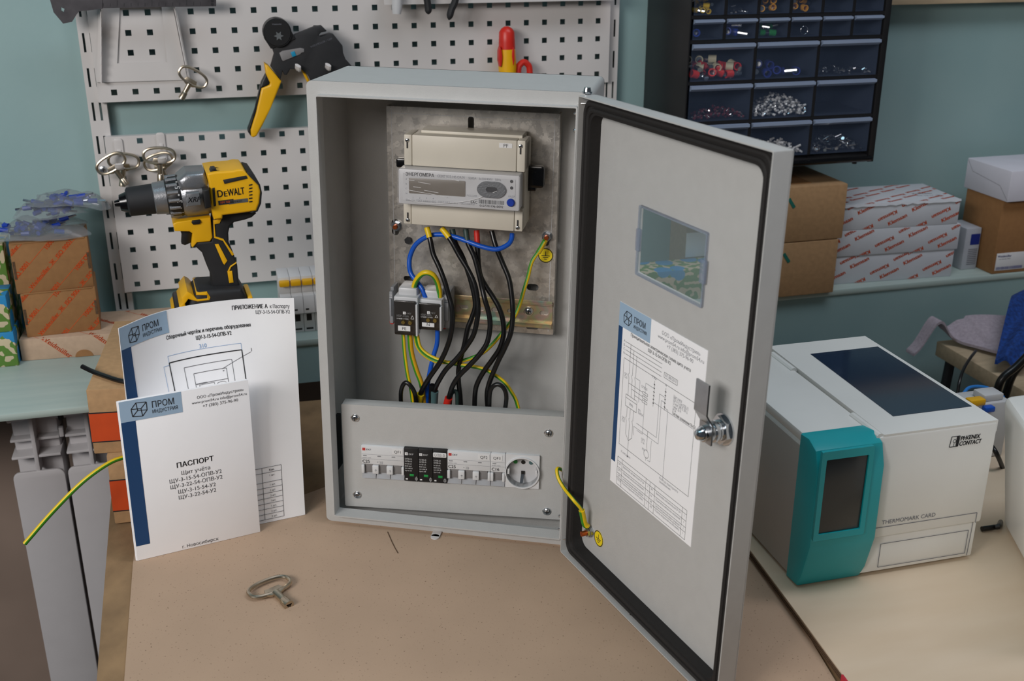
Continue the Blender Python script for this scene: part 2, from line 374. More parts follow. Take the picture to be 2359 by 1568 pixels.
    def prism(s, out, y0, y1, holes=(), m=0, T=None, front_only=False, ms=None):     # outline in x,z, extruded along y
        loops = [list(out)] + [list(h) for h in holes]
        tri = tessellate_polygon([[V((x, z, 0)) for x, z in l] for l in loops]); flat = [p for l in loops for p in l]; n = len(flat)
        def area2(a, b, c): return (b[0] - a[0]) * (c[1] - a[1]) - (b[1] - a[1]) * (c[0] - a[0])
        fs = []
        for t in tri:
            t = tuple(t)
            if area2(flat[t[0]], flat[t[1]], flat[t[2]]) < 0: t = (t[0], t[2], t[1])
            fs.append(t)
            if not front_only: fs.append((t[0] + n, t[2] + n, t[1] + n))
        vs = [(x, y0, z) for x, z in flat] + ([] if front_only else [(x, y1, z) for x, z in flat])
        o = len(s.v); s.add(vs, fs, m, T)
        if front_only: return s
        k0 = 0
        for l in loops:
            k = len(l); ar = sum(l[i][0] * l[(i + 1) % k][1] - l[(i + 1) % k][0] * l[i][1] for i in range(k)); outer = (k0 == 0); ccw = ar > 0
            for i in range(k):
                a, b = o + k0 + i, o + k0 + (i + 1) % k
                if ccw != outer: a, b = b, a
                s.f.append((b, a, a + n, b + n)); s.m.append(m if ms is None else ms)
            k0 += k
        return s
    def rprism(s, out, y0, y1, bev, m=0, T=None, seg=2):                  # as prism, front and back edges rounded
        bm = bmesh.new(); vs = [bm.verts.new((x, y0, z)) for x, z in out]; f = bm.faces.new(vs)
        r = bmesh.ops.extrude_face_region(bm, geom=[f]); nv = [e for e in r['geom'] if isinstance(e, bmesh.types.BMVert)]
        for v in nv: v.co.y = y1
        bm.edges.ensure_lookup_table()
        ed = [e for e in bm.edges if abs(e.verts[0].co.y - e.verts[1].co.y) < 1e-9]
        bmesh.ops.bevel(bm, geom=ed, offset=bev, segments=seg, affect='EDGES', profile=0.5, clamp_overlap=True)
        bmesh.ops.recalc_face_normals(bm, faces=bm.faces[:]); bmesh.ops.triangulate(bm, faces=[f for f in bm.faces if len(f.verts) > 4])
        return s.addbm(bm, m, T)
    def grid(s, xs, zs, solid, y0, y1, m=0, T=None):                       # plate of cells, cells where solid() is false are holes
        nx, nz = len(xs), len(zs); o = len(s.v)
        s.add([(x, y, z) for y in (y0, y1) for z in zs for x in xs], [], m, T); L = nx * nz
        ok = lambda i, j: 0 <= i < nx - 1 and 0 <= j < nz - 1 and solid(i, j)
        def q(*a): s.f.append(tuple(o + t for t in a)); s.m.append(m)
        for j in range(nz - 1):
            for i in range(nx - 1):
                a, b, c, d = j * nx + i, j * nx + i + 1, (j + 1) * nx + i + 1, (j + 1) * nx + i
                if ok(i, j):
                    q(a, b, c, d); q(a + L, d + L, c + L, b + L)
                    if not ok(i, j - 1): q(b, a, a + L, b + L)
                    if not ok(i, j + 1): q(d, c, c + L, d + L)
                    if not ok(i - 1, j): q(a, d, d + L, a + L)
                    if not ok(i + 1, j): q(c, b, b + L, c + L)
        return s
    def text(s, t, size, x, z, y, align='L', bold=0, m=0, fn=None, rot=0.0, sx=1.0, T=None, shear=0.0):   # flat lettering in x,z at depth y
        vs, fs, w = glyphs(t, bold); w = w * size * sx; ox = {'L': 0, 'C': -w / 2, 'R': -w}[align]; out = []
        for a, b in vs:
            a = a * size * sx + ox + shear * b * size; b = b * size
            a, b = a * cos(rot) - b * sin(rot), a * sin(rot) + b * cos(rot)
            out.append(fn(x + a, z + b) if fn else (x + a, y, z + b))
        return s.add(out, fs, m, T)
    def line(s, a, b, w, y, m=0, fn=None, T=None):                         # printed stroke
        a = V((a[0], a[1])); b = V((b[0], b[1])); d = (b - a); L = d.length; d = d / L; n = V((-d.y, d.x)) * w / 2; k = max(1, int(L / 0.004)) if fn else 1
        vs = []
        for i in range(k + 1):
            p = a + (b - a) * (i / k)
            for q in (p + n, p - n): vs.append(fn(q.x, q.y) if fn else (q.x, y, q.y))
        return s.add(vs, [(2 * i, 2 * i + 1, 2 * i + 3, 2 * i + 2) for i in range(k)], m, T)
    def poly(s, pts, w, y, m=0, fn=None, closed=False, T=None):
        for i in range(len(pts) - (0 if closed else 1)): s.line(pts[i], pts[(i + 1) % len(pts)], w, y, m, fn, T)
        return s
    def rect(s, x0, x1, z0, z1, y, m=0, fn=None, T=None):                  # printed patch
        if not fn: return s.add([(x0, y, z0), (x1, y, z0), (x1, y, z1), (x0, y, z1)], [(0, 1, 2, 3)], m, T)
        k = max(1, int((x1 - x0) / 0.005)); r = max(1, int((z1 - z0) / 0.005)); vs = [fn(x0 + (x1 - x0) * i / k, z0 + (z1 - z0) * j / r) for j in range(r + 1) for i in range(k + 1)]
        return s.add(vs, [(j * (k + 1) + i, j * (k + 1) + i + 1, (j + 1) * (k + 1) + i + 1, (j + 1) * (k + 1) + i) for j in range(r) for i in range(k)], m)
    def mesh(s, name, mats, smooth=32):
        me = bpy.data.meshes.new(name); me.from_pydata(s.v, [], s.f)
        for m in (mats if isinstance(mats, (list, tuple)) else [mats]): me.materials.append(m)
        if len(me.materials) > 1: me.polygons.foreach_set('material_index', s.m)
        me.update()
        if smooth: me.shade_smooth(); me.set_sharp_from_angle(angle=radians(smooth))
        return me
    def build(s, name, mats, parent=None, M=None, smooth=32):
        o = bpy.data.objects.new(name, s.mesh(name, mats, smooth)); COL.objects.link(o)
        if parent: o.parent = parent
        elif M: o.matrix_world = M
        return o
def tag(o, label=None, cat=None, group=None, kind=None):
    if label: o['label'] = label
    if cat: o['category'] = cat
    if group: o['group'] = group
    if kind: o['kind'] = kind
    return o
def thing(name, label, cat, F=G, group=None):
    o = bpy.data.objects.new(name, None); o.empty_display_size = 0.02; COL.objects.link(o); o.matrix_world = F.M if isinstance(F, Frame) else F
    return tag(o, label, cat, group)
def struct(o): o['kind'] = 'structure'; return o
def lab(o, label): o['label'] = label; return o
def copy_tree(o, M=None, parent=None):
    c = o.copy(); COL.objects.link(c)
    if parent: c.parent = parent
    for ch in o.children: copy_tree(ch, None, c)
    if M: c.matrix_world = M
    return c
def rot(axis, a, p=(0, 0, 0)):
    return Matrix.Translation(p) @ Matrix.Rotation(a, 4, axis) @ Matrix.Translation(-V(p))
def screw(parent, x, y, z, r=0.004, h=0.003, name='screw', m=None, cross=True, washer=0.0):
    b = MB()
    if washer: b.cyl((x, y, z), (x, y - 0.001, z), washer, seg=18)
    b.lathe([(0, r), (0.4, r), (0.8, r * 0.75), (1, r * 0.3)], (x, y, z), (x, y - h, z), 14)
    o = b.build(name, m or M_chrome, parent)
    if cross:
        c = MB(); c.box(x - r * 0.6, x + r * 0.6, y - h * 1.06, y - h * 0.85, z - r * 0.12, z + r * 0.12); c.box(x - r * 0.12, x + r * 0.12, y - h * 1.06, y - h * 0.85, z - r * 0.6, z + r * 0.6)
        c.build('cross_recess', M_black, o)
    return o

# ------------------------------------------------------------------ the room
TS = -0.49                                                                  # sill and ledge height in the wall frame
b = MB(); b.box(-1.6, 2.6, 0.03, 0.13, -1.6, 1.4); o = struct(b.build('wall_back', M_teal, None, WF.M))
b = MB(); b.box(0.62, 2.6, -0.14, 0.03, -1.6, TS - 0.012); b.box(0.06, 0.62, -0.14, 0.03, TS - 0.075, TS - 0.012)
struct(b.build('trim_1', M_teal, None, WF.M)); lab(bpy.data.objects['trim_1'], 'teal painted plinth below the narrow ledge')
b = MB(); b.box(0.06, 2.6, -0.143, 0.03, TS - 0.012, TS, 0.003); struct(b.build('trim_2', M_sill, None, WF.M)); lab(bpy.data.objects['trim_2'], 'narrow pale teal ledge along the wall')
b = MB(); b.box(-1.6, 0.06, -0.318, 0.03, TS - 0.012, TS, 0.004); struct(b.build('trim_3', M_sill, None, WF.M)); lab(bpy.data.objects['trim_3'], 'wide pale teal window sill over the radiator')
b = MB(); b.box(-1.6, 0.62, -0.0, 0.03, -1.6, TS - 0.012); struct(b.build('wall_lower', M_under, None, WF.M))
b = MB(); b.box(-1.6, 2.6, -3.2, 0.13, -1.62, -1.55); struct(b.build('floor', M_floor, None, WF.M))

# workbench
t = thing('workbench', 'old wooden workbench under the cardboard sheet', 'workbench', G)
e1, e2 = G.pz(250, 1215, 0), G.pz(222, 1568, 0)                              # visible left rim of the bench
d = (V(e2) - V(e1)).normalized(); p0 = V(e1) - d * 0.45; p1 = V(e1) + d * 0.9
back = V((cos(PSI), sin(PSI)))
bk = G.pz(715, 920, 0)
def xy(p, z): return (p[0], p[1], z)
q0 = V(bk) + (-back) * 0.05; 
den = d.x * back.y - d.y * back.x; k = ((q0.x - e1[0]) * back.y - (q0.y - e1[1]) * back.x) / den
cA = V(e1) + d * k; cB = cA + back * 1.55; cC = V(p1) + back * 1.6; cD = V(p1)
nb = V((back.y, -back.x)); cA1 = cA + nb * 0.15; cA1 = cA1 + back * 0.0; cA2 = V(bk) - back * 0.05 + nb * 0.15; cA3 = V(bk) - back * 0.05
kk = ((cA1 - cA).dot(nb)) / d.dot(nb) if abs(d.dot(nb)) > 1e-6 else 0; cA1 = cA + d * kk
def wxy(s_, n_): q = WF.w(s_, -n_, 0); return V((q.x, q.y))
b = MB(); b.prism([(p.x, p.y) for p in (cD, cC, wxy(1.70, 0.57), wxy(1.12, 0.57), wxy(1.12, 0.20), cA3, cA2, cA1)], 0.002, 0.034)
for i, (x, y, z) in enumerate(b.v): b.v[i] = (x, z, -y)
b.build('tabletop', M_old, t)
for p in (cA1 * 0.93 + cC * 0.07, wxy(1.05, 0.26), cC * 0.94 + cA * 0.06, cD * 0.9 + cB * 0.1):
    b = MB(); b.box(p.x - 0.03, p.x + 0.03, p.y - 0.03, p.y + 0.03, -0.98, -0.034, 0.003); b.build('leg', M_old, t)
b = MB(); a1, a2 = cA1 * 0.93 + cC * 0.07, cD * 0.9 + cB * 0.1
T = Matrix.Translation((a1.x, a1.y, 0)) @ Matrix.Rotation(atan2(a2.y - a1.y, a2.x - a1.x), 4, 'Z'); b.box(0.03, (a2 - a1).length - 0.03, -0.012, 0.012, -0.12, -0.034, 0.002, T=T); b.build('apron', M_old, t)

# cardboard sheet on the bench (two-millimetre board with a torn crease)
L = [G.pz(*p, 0) for p in ((322, 1185), (306, 1300), (286, 1568), (278, 1660))]
R1 = [G.pz(*p, 0) for p in ((1700, 1225), (1800, 1360), (1925, 1568), (1990, 1660))]
out = [L[0], L[1], L[2], L[3], (R1[3][0], R1[3][1] - 0.05), R1[3], R1[2], R1[1], R1[0], (0.44, 0.2), (0.0, 0.12), (-0.07, 0.03)]
b = MB(); b.prism([(x, y) for x, y in out], 0, 0.0018)
for i, (x, y, z) in enumerate(b.v): b.v[i] = (x, z, -y)
o = b.build('cardboard_sheet', [M_sheet], None, G.M, 0); tag(o, 'large brown cardboard sheet spread over the workbench', 'cardboard')
c = MB(); q = [G.pz(*p, 0) for p in ((893, 1225), (903, 1248), (910, 1262), (917, 1274))]
c.tube([(x, y, 0.0001) for x, y in q], 0.0006, 5); lab(c.build('tear', M_cardedge, o), 'short dark tear in the board')

# birch plywood board on the right (its own slight slope)
PF = Frame((0.5727, -0.0604, 0.012), WF.x, WF.z)
f0 = PF.pz(1740, 1282, 0); f1 = PF.pz(1948, 1562, 0); dd = V((f1[0] - f0[0], f1[1] - f0[1])).normalized()
a = V(f0) - dd * ((0.29 - f0[1]) / -dd.y); c_ = V(f0) + dd * 0.6
t = thing('plywood_board', 'pale birch plywood board carrying the label printer', 'board', PF)
pl = [a, a + V((1.0, 0)), c_ + V((1.0, 0)), c_]
b = MB(); b.add([(p.x, p.y, 0) for p in pl] + [(p.x, p.y, -0.009) for p in pl], [(0, 3, 2, 1), (4, 5, 6, 7), (0, 1, 5, 4), (1, 2, 6, 5), (2, 3, 7, 6), (3, 0, 4, 7)]); b.build('panel', M_wood, t)
b = MB(); n = V((-dd.y, dd.x)) * -0.0006
for kk, zz in ((0, -0.002), (1, -0.0045), (2, -0.007)):
    p, q = a + n, c_ + n; b.box(0, (q - p).length, -0.0005, 0.0005, zz - 0.0005, zz + 0.0005, T=Matrix.Translation((p.x, p.y, 0)) @ Matrix.Rotation(atan2((q - p).y, (q - p).x), 4, 'Z'))
lab(b.build('edge_ply', M_cardedge, t), 'darker glued plies along the edge')
p = V(f1) + n - dd * 0.006; q = p + dd * 0.12
b = MB(); b.box(0, 0.2, -0.001, 0.001, -0.0088, 0.0002, T=Matrix.Translation((p.x, p.y, 0)) @ Matrix.Rotation(atan2(dd.y, dd.x), 4, 'Z')); lab(b.build('edge_paint', M_pinkgrip, t), 'red painted stretch of the edge')
# wooden shelf board just at the top right
x0, z0 = WF.px(1955, 6, 0.0); x1, z1 = WF.px(2359, 2, 0.0)
b = MB(); b.box(x0, x1 + 0.3, 0.0, 0.03, (z0 + z1) / 2 - 0.004, (z0 + z1) / 2 + 0.02, 0.001); o = b.build('wall_shelf', M_bench, None, WF.M); tag(o, 'wooden wall shelf board above the teal wall at top right', 'shelf')

# ------------------------------------------------------------------ the metering cabinet
CW, CH, CD = 0.31, 0.54, 0.134
LX0, LX1, LZ0, LZ1 = 0.0125, 0.2955, 0.0125, 0.5265                            # opening
cab = thing('metering_cabinet', 'grey sheet steel meter cabinet standing open on the cardboard', 'cabinet', G)
def build_cab():
    b = MB(); r = 0.006
    oo = rrect(0, CW, 0, CH, r); oi = rrect(0.002, CW - 0.002, 0.002, CH - 0.002, r - 0.002)
    b.prism(oo, 0.001, CD, [oi])
    b.prism(oo, CD - 0.002, CD)
    b.build('body', M_grey, cab)
    f = MB(); f.rprism(rrect(0, CW, 0, CH, r), 0.0, 0.002, 0.0006) if False else f.prism(rrect(0, CW, 0, CH, r), 0.0, 0.002, [rrect(LX0, LX1, LZ0, LZ1, 0.002, 2)])
    # soft rounded shoulder between flange and body
    f.tube([(x, 0.0022, z) for x, z in rrect(0.0022, CW - 0.0022, 0.0022, CH - 0.0022, r - 0.002, 4)], 0.0022, 8, closed=True)
    f.build('front_flange', M_grey, cab)
    l = MB(); l.prism(rrect(LX0, LX1, LZ0, LZ1, 0.002, 2), -0.010, 0.010, [rrect(LX0 + 0.0016, LX1 - 0.0016, LZ0 + 0.0016, LZ1 - 0.0016, 0.001, 2)])
    l.build('sealing_lip', M_grey, cab)
    # bottom drip tray ledge and mounting ear
    t = MB(); x, z = G.px(1017, 1236, 0.02); t.box(x - 0.0055, x + 0.0055, -0.014, 0.004, 0.0003, 0.0018, 0.0006); t.cyl((x, -0.014, 0.0003), (x, -0.014, 0.0018), 0.0055, seg=14)
    lab(t.build('mounting_ear', M_pegwhite, cab), 'small steel mounting ear under the box')
    k = MB(); k.box(0.0022, 0.007, 0.03, 0.05, 0.055, 0.125); lab(k.build('side_bracket', M_black, cab), 'black bracket inside the left wall')
    # inside corner rails
    for zz, nm in ((0.497, 0), (0.02, 1)):
        h = thing_part('hinge', cab)
        q = MB(); xx = LX1 + 0.0016
        q.box(xx, xx + 0.0016, -0.0165, 0.009, zz - 0.004, zz + (0.034 if nm == 0 else 0.026), 0.0006)
        s_ = 1 if nm == 0 else -1; ze = zz + (0.033 if nm == 0 else -0.003)
        q.box(xx - 0.001, xx + 0.012, -0.0165, -0.004, ze, ze + 0.0016, 0.0005)
        q.build('bracket', M_chrome, h)
        for dz in (0.004, 0.022):
            q = MB(); q.lathe([(0, 0.0022), (0.5, 0.0022), (1, 0.001)], (LX1 - 0.0016, -0.004, zz + dz), (LX1 - 0.0045, -0.004, zz + dz), 10); q.build('rivet', M_chrome, h)
        q = MB(); px_, py_ = 0.3045, -0.0085
        if nm == 0:
            q.cyl((px_, py_, 0.525), (px_, py_, 0.5425), 0.002, seg=10); q.lathe([(0, 0.0052), (0.3, 0.0052), (0.31, 0.0042), (1, 0.0034)], (px_, py_, 0.5405), (px_, py_, 0.5465), 12)
        else:
            q.cyl((px_, py_, 0.001), (px_, py_, 0.022), 0.002, seg=10); q.cyl((px_, py_, 0.006), (px_, py_, 0.012), 0.0045, seg=6)
        q.build('hinge_pin', M_chrome, h)
def thing_part(name, parent):
    o = bpy.data.objects.new(name, None); o.empty_display_size = 0.01; COL.objects.link(o); o.parent = parent; return o
build_cab()

# door: a shallow tray swung open on its right-hand hinges
TH = 2.20044
DF = Frame((0.29651, -0.01699, 0.00094), (-cos(TH), -sin(TH), 0))
DW, DH, DT = 0.31, 0.5385, 0.0204
wq = [DF.px(u, v, 0.0188) for u, v in ((1478, 474), (1632, 537), (1620, 706), (1467, 630))]
wx0 = (wq[0][0] + wq[3][0]) / 2; wx1 = (wq[1][0] + wq[2][0]) / 2; wz1 = (wq[0][1] + wq[1][1]) / 2; wz0 = (wq[2][1] + wq[3][1]) / 2
b = MB(); b.prism(rrect(0, DW, 0, DH, 0.002, 2), 0.0190, DT, [rrect(wx0 + 0.002, wx1 - 0.002, wz0 + 0.002, wz1 - 0.002, 0.001, 2)]); door = lab(b.build('door', M_grey, cab), 'open door with black gasket, window and wiring sheet'); door.matrix_local = DF.M
b = MB(); b.prism(rrect(0, DW, 0, DH, 0.002, 2), 0.0, 0.0195, [rrect(0.0013, DW - 0.0013, 0.0013, DH - 0.0013, 0.001, 2)]); b.build('folded_rim', M_grey, door)
b = MB()
for u, v in ((1453, 1415), (1468, 1428)):
    x, y = DF.pz(u, v, 0.0014); b.cyl((x, y, 0.0013), (x, y, 0.0016), 0.0012, seg=10)
b.build('rim_hole', M_black, door)
b = MB(); b.prism(rrect(0.003, DW - 0.003, 0.003, DH - 0.003, 0.012, 5), 0.006, 0.0192, [rrect(0.0165, DW - 0.0165, 0.0165, DH - 0.0165, 0.012, 5)])
go = b.build('gasket', M_rubber, door)
b = MB(); b.tube([(x, 0.006, z) for x, z in rrect(0.0065, DW - 0.0065, 0.0065, DH - 0.0065, 0.011, 5)], 0.0026, 8, closed=True); b.tube([(x, 0.0063, z) for x, z in rrect(0.0125, DW - 0.0125, 0.0125, DH - 0.0125, 0.011, 5)], 0.0029, 8, closed=True); b.build('gasket_bead', M_rubber, door)
w = MB(); w.rprism(rrect(wx0, wx1, wz0, wz1, 0.0015, 2), 0.0165, 0.0175, 0.0003); wo = lab(w.build('window_pane', M_pane, door), 'clear plastic inspection window')
w = MB(); w.prism(rrect(wx0 - 0.001, wx1 + 0.001, wz0 - 0.001, wz1 + 0.001, 0.002, 2), 0.0165, 0.0190, [rrect(wx0 + 0.0012, wx1 - 0.0012, wz0 + 0.0012, wz1 - 0.0012, 0.001, 2)]); w.build('window_frame', M_pvc, door)
for u0, v0, u1, v1 in ((1466, 525, 1472, 580), (1614, 596, 1622, 656)):
    a, c = DF.px(u0, v0, 0.015), DF.px(u1, v1, 0.015); w = MB(); w.rprism(rrect(a[0], c[0], c[1], a[1], 0.001, 2), 0.0145, 0.0172, 0.0005); w.build('window_clip', M_pvc, door)
# ---- print helpers
def logo(b, x, z, s, y, m, fn=None):            # cube emblem with two lines of lettering; s = height of emblem
    def P(a, c): return (x + a * s, z + c * s)
    w = s * 0.05; Fq = [P(0, 0.60), P(0.62, 0.54), P(0.68, 0.0), P(0.05, 0.07)]; Bq = [P(0.34, 1.0), P(1.0, 0.94), P(1.0, 0.38), P(0.40, 0.45)]
    b.poly(Fq, w, y, m, fn, True); b.poly(Bq, w, y, m, fn, True)
    for p_, q_ in zip(Fq, Bq): b.line(p_, q_, w, y, m, fn)
    b.text('ПРОМ', s * 0.62, x + s * 1.3, z + s * 0.46, y, 'L', 0, m, fn, sx=0.8); b.text('ИНДУСТРИЯ', s * 0.35, x + s * 1.3, z + s * 0.06, y, 'L', 0, m, fn, sx=0.76)
def wiggle(b, x, z, w, size, y, m=0, fn=None, T=None, sc='схема учёта щита выключатель автоматический'):
    vs, fs, ww = glyphs(sc, 0); b.text(sc, size, x, z, y, 'L', 0, m, fn, sx=w / (ww * size), T=T)
# ---- sheet glued to the door
sq = [DF.px(u, v, 0.0187) for u, v in ((1430, 697), (1632, 805), (1591, 1255), (1404, 1108))]
sx0 = (sq[0][0] + sq[3][0]) / 2; sx1 = (sq[1][0] + sq[2][0]) / 2; sz1 = (sq[0][1] + sq[1][1]) / 2; sz0 = (sq[2][1] + sq[3][1]) / 2; SWD = sx1 - sx0; SHT = sz1 - sz0
b = MB(); b.box(sx0, sx1, 0.0186, 0.0190, sz0, sz1); so = lab(b.build('wiring_sheet', M_paper, door), 'white wiring diagram sheet glued inside the door')
def P0(a, c): return (sx0 + a * SWD, sz1 - c * SHT)      # fractions of the sheet, from top left
def P(a, c): return P0(a, c if c < 0.2 else 0.278 + (c - 0.325) * 0.892)
b = MB(); Y = 0.01855
b.rect(sx0, sx0 + 0.385 * SWD, sz1 - 0.125 * SHT, sz1, Y, 1); b.rect(sx0, sx0 + 0.052 * SWD, sz1 - 0.875 * SHT, sz1 - 0.125 * SHT, Y, 2)
x, z = P(0.06, 0.10); logo(b, x, z, 0.070 * SHT, Y - 0.0003, 0)
for i, s in enumerate(('ООО «ПромИндустрия»', 'www.prom54.ru info@prom54.ru', '+7 (383) 375-96-90')):
    x, z = P(0.72, 0.045 + i * 0.026); b.text(s, 0.0056, x, z, Y, 'C', 0, 3)
x, z = P(0.50, 0.145); b.text('Принципиальная электрическая схема щита учета', 0.0050, x, z, Y, 'C', 1, 0, sx=0.86)
x, z = P(0.50, 0.170); b.text('ЩУ-3-15-54-ОПВ-У2', 0.0050, x, z, Y, 'C', 1, 0, sx=0.9)
LW = 0.00045
for i in range(4): b.line(P(0.10, 0.225 + i * 0.024), P(0.54, 0.225 + i * 0.024), LW, Y); b.text('ABCN'[i], 0.004, *P(0.075, 0.231 + i * 0.024), Y, 'L', 0, 3)
b.poly([P(0.09, 0.325), P(0.93, 0.325), P(0.93, 0.86), P(0.09, 0.86)], LW, Y, 0, None, True)
b.poly([P(0.57, 0.262), P(0.72, 0.262), P(0.72, 0.292), P(0.57, 0.292)], LW, Y, 0, None, True); b.text('ВЛ 380/220 В', 0.0042, *P(0.645, 0.283), Y, 'C', 0, 3, sx=0.8)
for i in range(3):
    x = 0.165 + i * 0.04
    b.line(P(x, 0.225 + i * 0.024), P(x, 0.40), LW, Y, 0); b.line(P(x - 0.012, 0.40), P(x, 0.425), LW, Y); b.line(P(x, 0.425), P(x, 0.535), LW, Y)
    b.poly([P(x, 0.60), P(x, 0.665)], LW, Y); b.line(P(x - 0.012, 0.665), P(x, 0.69), LW, Y); b.poly([P(x, 0.69), P(x, 0.77), P(0.205, 0.80)], LW, Y)
b.line(P(0.205, 0.80), P(0.205, 0.905), LW, Y); b.line(P(0.195, 0.893), P(0.205, 0.905), LW, Y); b.line(P(0.215, 0.893), P(0.205, 0.905), LW, Y)
b.poly([P(0.14, 0.53), P(0.28, 0.53), P(0.28, 0.60), P(0.14, 0.60)], LW, Y, 0, None, True); b.line(P(0.14, 0.55), P(0.28, 0.55), LW, Y); b.text('Wh', 0.005, *P(0.21, 0.585), Y, 'C', 0, 3)
b.poly([P(0.245, 0.40), P(0.30, 0.40), P(0.30, 0.53)], LW, Y, 3)
for j in range(3):
    zz = 0.455 + j * 0.025; b.line(P(0.165 + j * 0.04, zz), P(0.34, zz), LW, Y); b.poly([P(0.34, zz - 0.007), P(0.40, zz - 0.007), P(0.40, zz + 0.007), P(0.34, zz + 0.007)], LW, Y, 0, None, True)
for xx, z0_, n_ in ((0.47, 0.345, 6), (0.60, 0.345, 5)):
    b.line(P(xx, z0_), P(xx, z0_ + 0.022 * n_ + 0.02), LW, Y)
    for j in range(n_): b.rect(P(xx - 0.008, 0)[0], P(xx + 0.008, 0)[0], P(0, z0_ + 0.024 + j * 0.022)[1], P(0, z0_ + 0.019 + j * 0.022)[1], Y, 0)
b.poly([P(0.47, 0.39), P(0.37, 0.39), P(0.37, 0.70), P(0.30, 0.70)], LW, Y, 3); b.poly([P(0.60, 0.40), P(0.535, 0.40), P(0.535, 0.66), P(0.29, 0.66)], LW, Y, 3)
b.poly([P(0.60, 0.43), P(0.56, 0.43), P(0.56, 0.69), P(0.26, 0.69), P(0.26, 0.745)], LW, Y, 3); b.poly([P(0.60, 0.46), P(0.64, 0.46), P(0.64, 0.885)], LW, Y, 3)
b.poly([P(0.47, 0.47), P(0.92, 0.47)], LW, Y, 3); b.poly([P(0.29, 0.66), P(0.43, 0.66), P(0.43, 0.75)], LW, Y, 0); b.poly([P(0.43, 0.75), P(0.44, 0.78)], LW, Y)
b.poly([(x, z) for x, z in circ(*P(0.43, 0.80), 0.0045, 14)], LW, Y, 0, None, True); b.poly([P(0.43, 0.815), P(0.43, 0.84)], LW, Y); b.poly([P(0.48, 0.70), P(0.48, 0.83), P(0.45, 0.83)], LW, Y, 3)
for i, s in enumerate(('Щит учета', 'ЩУ-3-15-54-ОПВ-У2', 'U ном: 380 В, 50Гц', 'I ном: 25 А', 'IP 54', 'Система заземления TN-C-S')): b.text(s, 0.0046, *P(0.69, 0.37 + i * 0.019), Y, 'L', int(i == 5), 3 if i < 5 else 0, sx=0.62)
for i, (a, c, s) in enumerate(((0.105, 0.42, 'QF1'), (0.105, 0.438, 'C25'), (0.105, 0.69, 'QF2'), (0.105, 0.708, 'C25'), (0.36, 0.735, 'QF3'), (0.36, 0.753, 'C16'), (0.375, 0.79, 'XS1'), (0.30, 0.58, 'PF1'), (0.30, 0.595, '5(60)A'), (0.32, 0.43, 'ОПВ-В'), (0.44, 0.335, 'ГЗШ'), (0.59, 0.335, 'N'), (0.12, 0.903, 'К нагрузке'), (0.60, 0.885, 'Контур повторного'), (0.60, 0.905, 'заземления'))): b.text(s, 0.0036, *P(a, c), Y, 'L', 0, 3)
# parts table at the foot
zs_ = (0.905, 0.925, 0.945, 0.965, 0.985); 
def trow(x0, x1, rows, cols):
    for r_ in rows: b.line(P0(x0, r_), P0(x1, r_), LW, Y)
    for c_ in cols: b.line(P0(c_, rows[0]), P0(c_, rows[-1]), LW, Y)
rows = (0.83, 0.853, 0.888, 0.922, 0.948, 0.988)
trow(0.085, 0.93, rows, (0.085, 0.145, 0.45, 0.50, 0.56, 0.88, 0.93))
for i in range(4):
    for x_, w_ in ((0.16, 0.27), (0.575, 0.29)):
        wiggle(b, P0(x_, 0)[0], P0(0, rows[i + 1] + 0.018)[1], w_ * SWD, 0.0034, Y, 3, sc=('Выключатель автоматический ЗР 25А', 'Ограничитель импульсных напряжений', 'Счётчик электрической энергии трехфазный', 'Розетка модульная на DIN-рейку')[i])
    for x_, s in ((0.095, ('QF1', 'QF2', 'QF3', 'ОПВ')[i]), (0.47, '1'), (0.515, ('PF', 'N', 'PE', 'XS')[i]), (0.90, '1')): b.text(s, 0.0034, *P0(x_, rows[i + 1] + 0.018), Y, 'L', 0, 3)
b.build('printing', [M_ink, M_sky, M_navy, M_inkgrey], door, smooth=0)
# lock with cam
lx, lz = DF.px(1668, 988, 0.0188); lk = door
b = MB(); b.cyl((lx, 0.0188, lz), (lx, 0.0172, lz), 0.0152, seg=22); b.cyl((lx, 0.0172, lz), (lx, 0.0125, lz), 0.0138, seg=6); b.build('lock_nut', M_chrome, lk)
b = MB(); b.lathe([(0, 0.0095), (0.12, 0.0095), (0.13, 0.0102), (0.25, 0.0102), (0.27, 0.0094), (0.4, 0.0094), (0.42, 0.0101), (0.6, 0.0101), (0.62, 0.0085), (1, 0.0085)], (lx, 0.0125, lz), (lx, -0.0005, lz), 24); b.build('lock_barrel', M_chrome, lk)
b = MB(); b.lathe([(0, 0.0078), (0.35, 0.0078), (0.36, 0.0066), (0.55, 0.0066), (0.9, 0.0045), (1, 0.002)], (lx, -0.0022, lz), (lx, -0.0125, lz), 12); b.build('cam_bolt', M_chrome, lk)
b = MB(); prof = [(-0.0006, -0.009), (-0.0006, 0.010), (-0.0085, 0.022), (-0.0085, 0.052)]
for i in range(3):
    (y0, z0), (y1, z1) = prof[i], prof[i + 1]; w0 = 0.0095; th_ = -0.0018
    b.add([(lx - w0, y0, lz + z0), (lx + w0, y0, lz + z0), (lx + w0, y1, lz + z1), (lx - w0, y1, lz + z1), (lx - w0, y0 + th_, lz + z0), (lx + w0, y0 + th_, lz + z0), (lx + w0, y1 + th_, lz + z1), (lx - w0, y1 + th_, lz + z1)],
          [(0, 1, 2, 3), (4, 7, 6, 5), (0, 4, 5, 1), (3, 2, 6, 7), (0, 3, 7, 4), (1, 5, 6, 2)])
lab(b.build('cam_lever', M_steel, lk), 'bent zinc-plated cam lever')
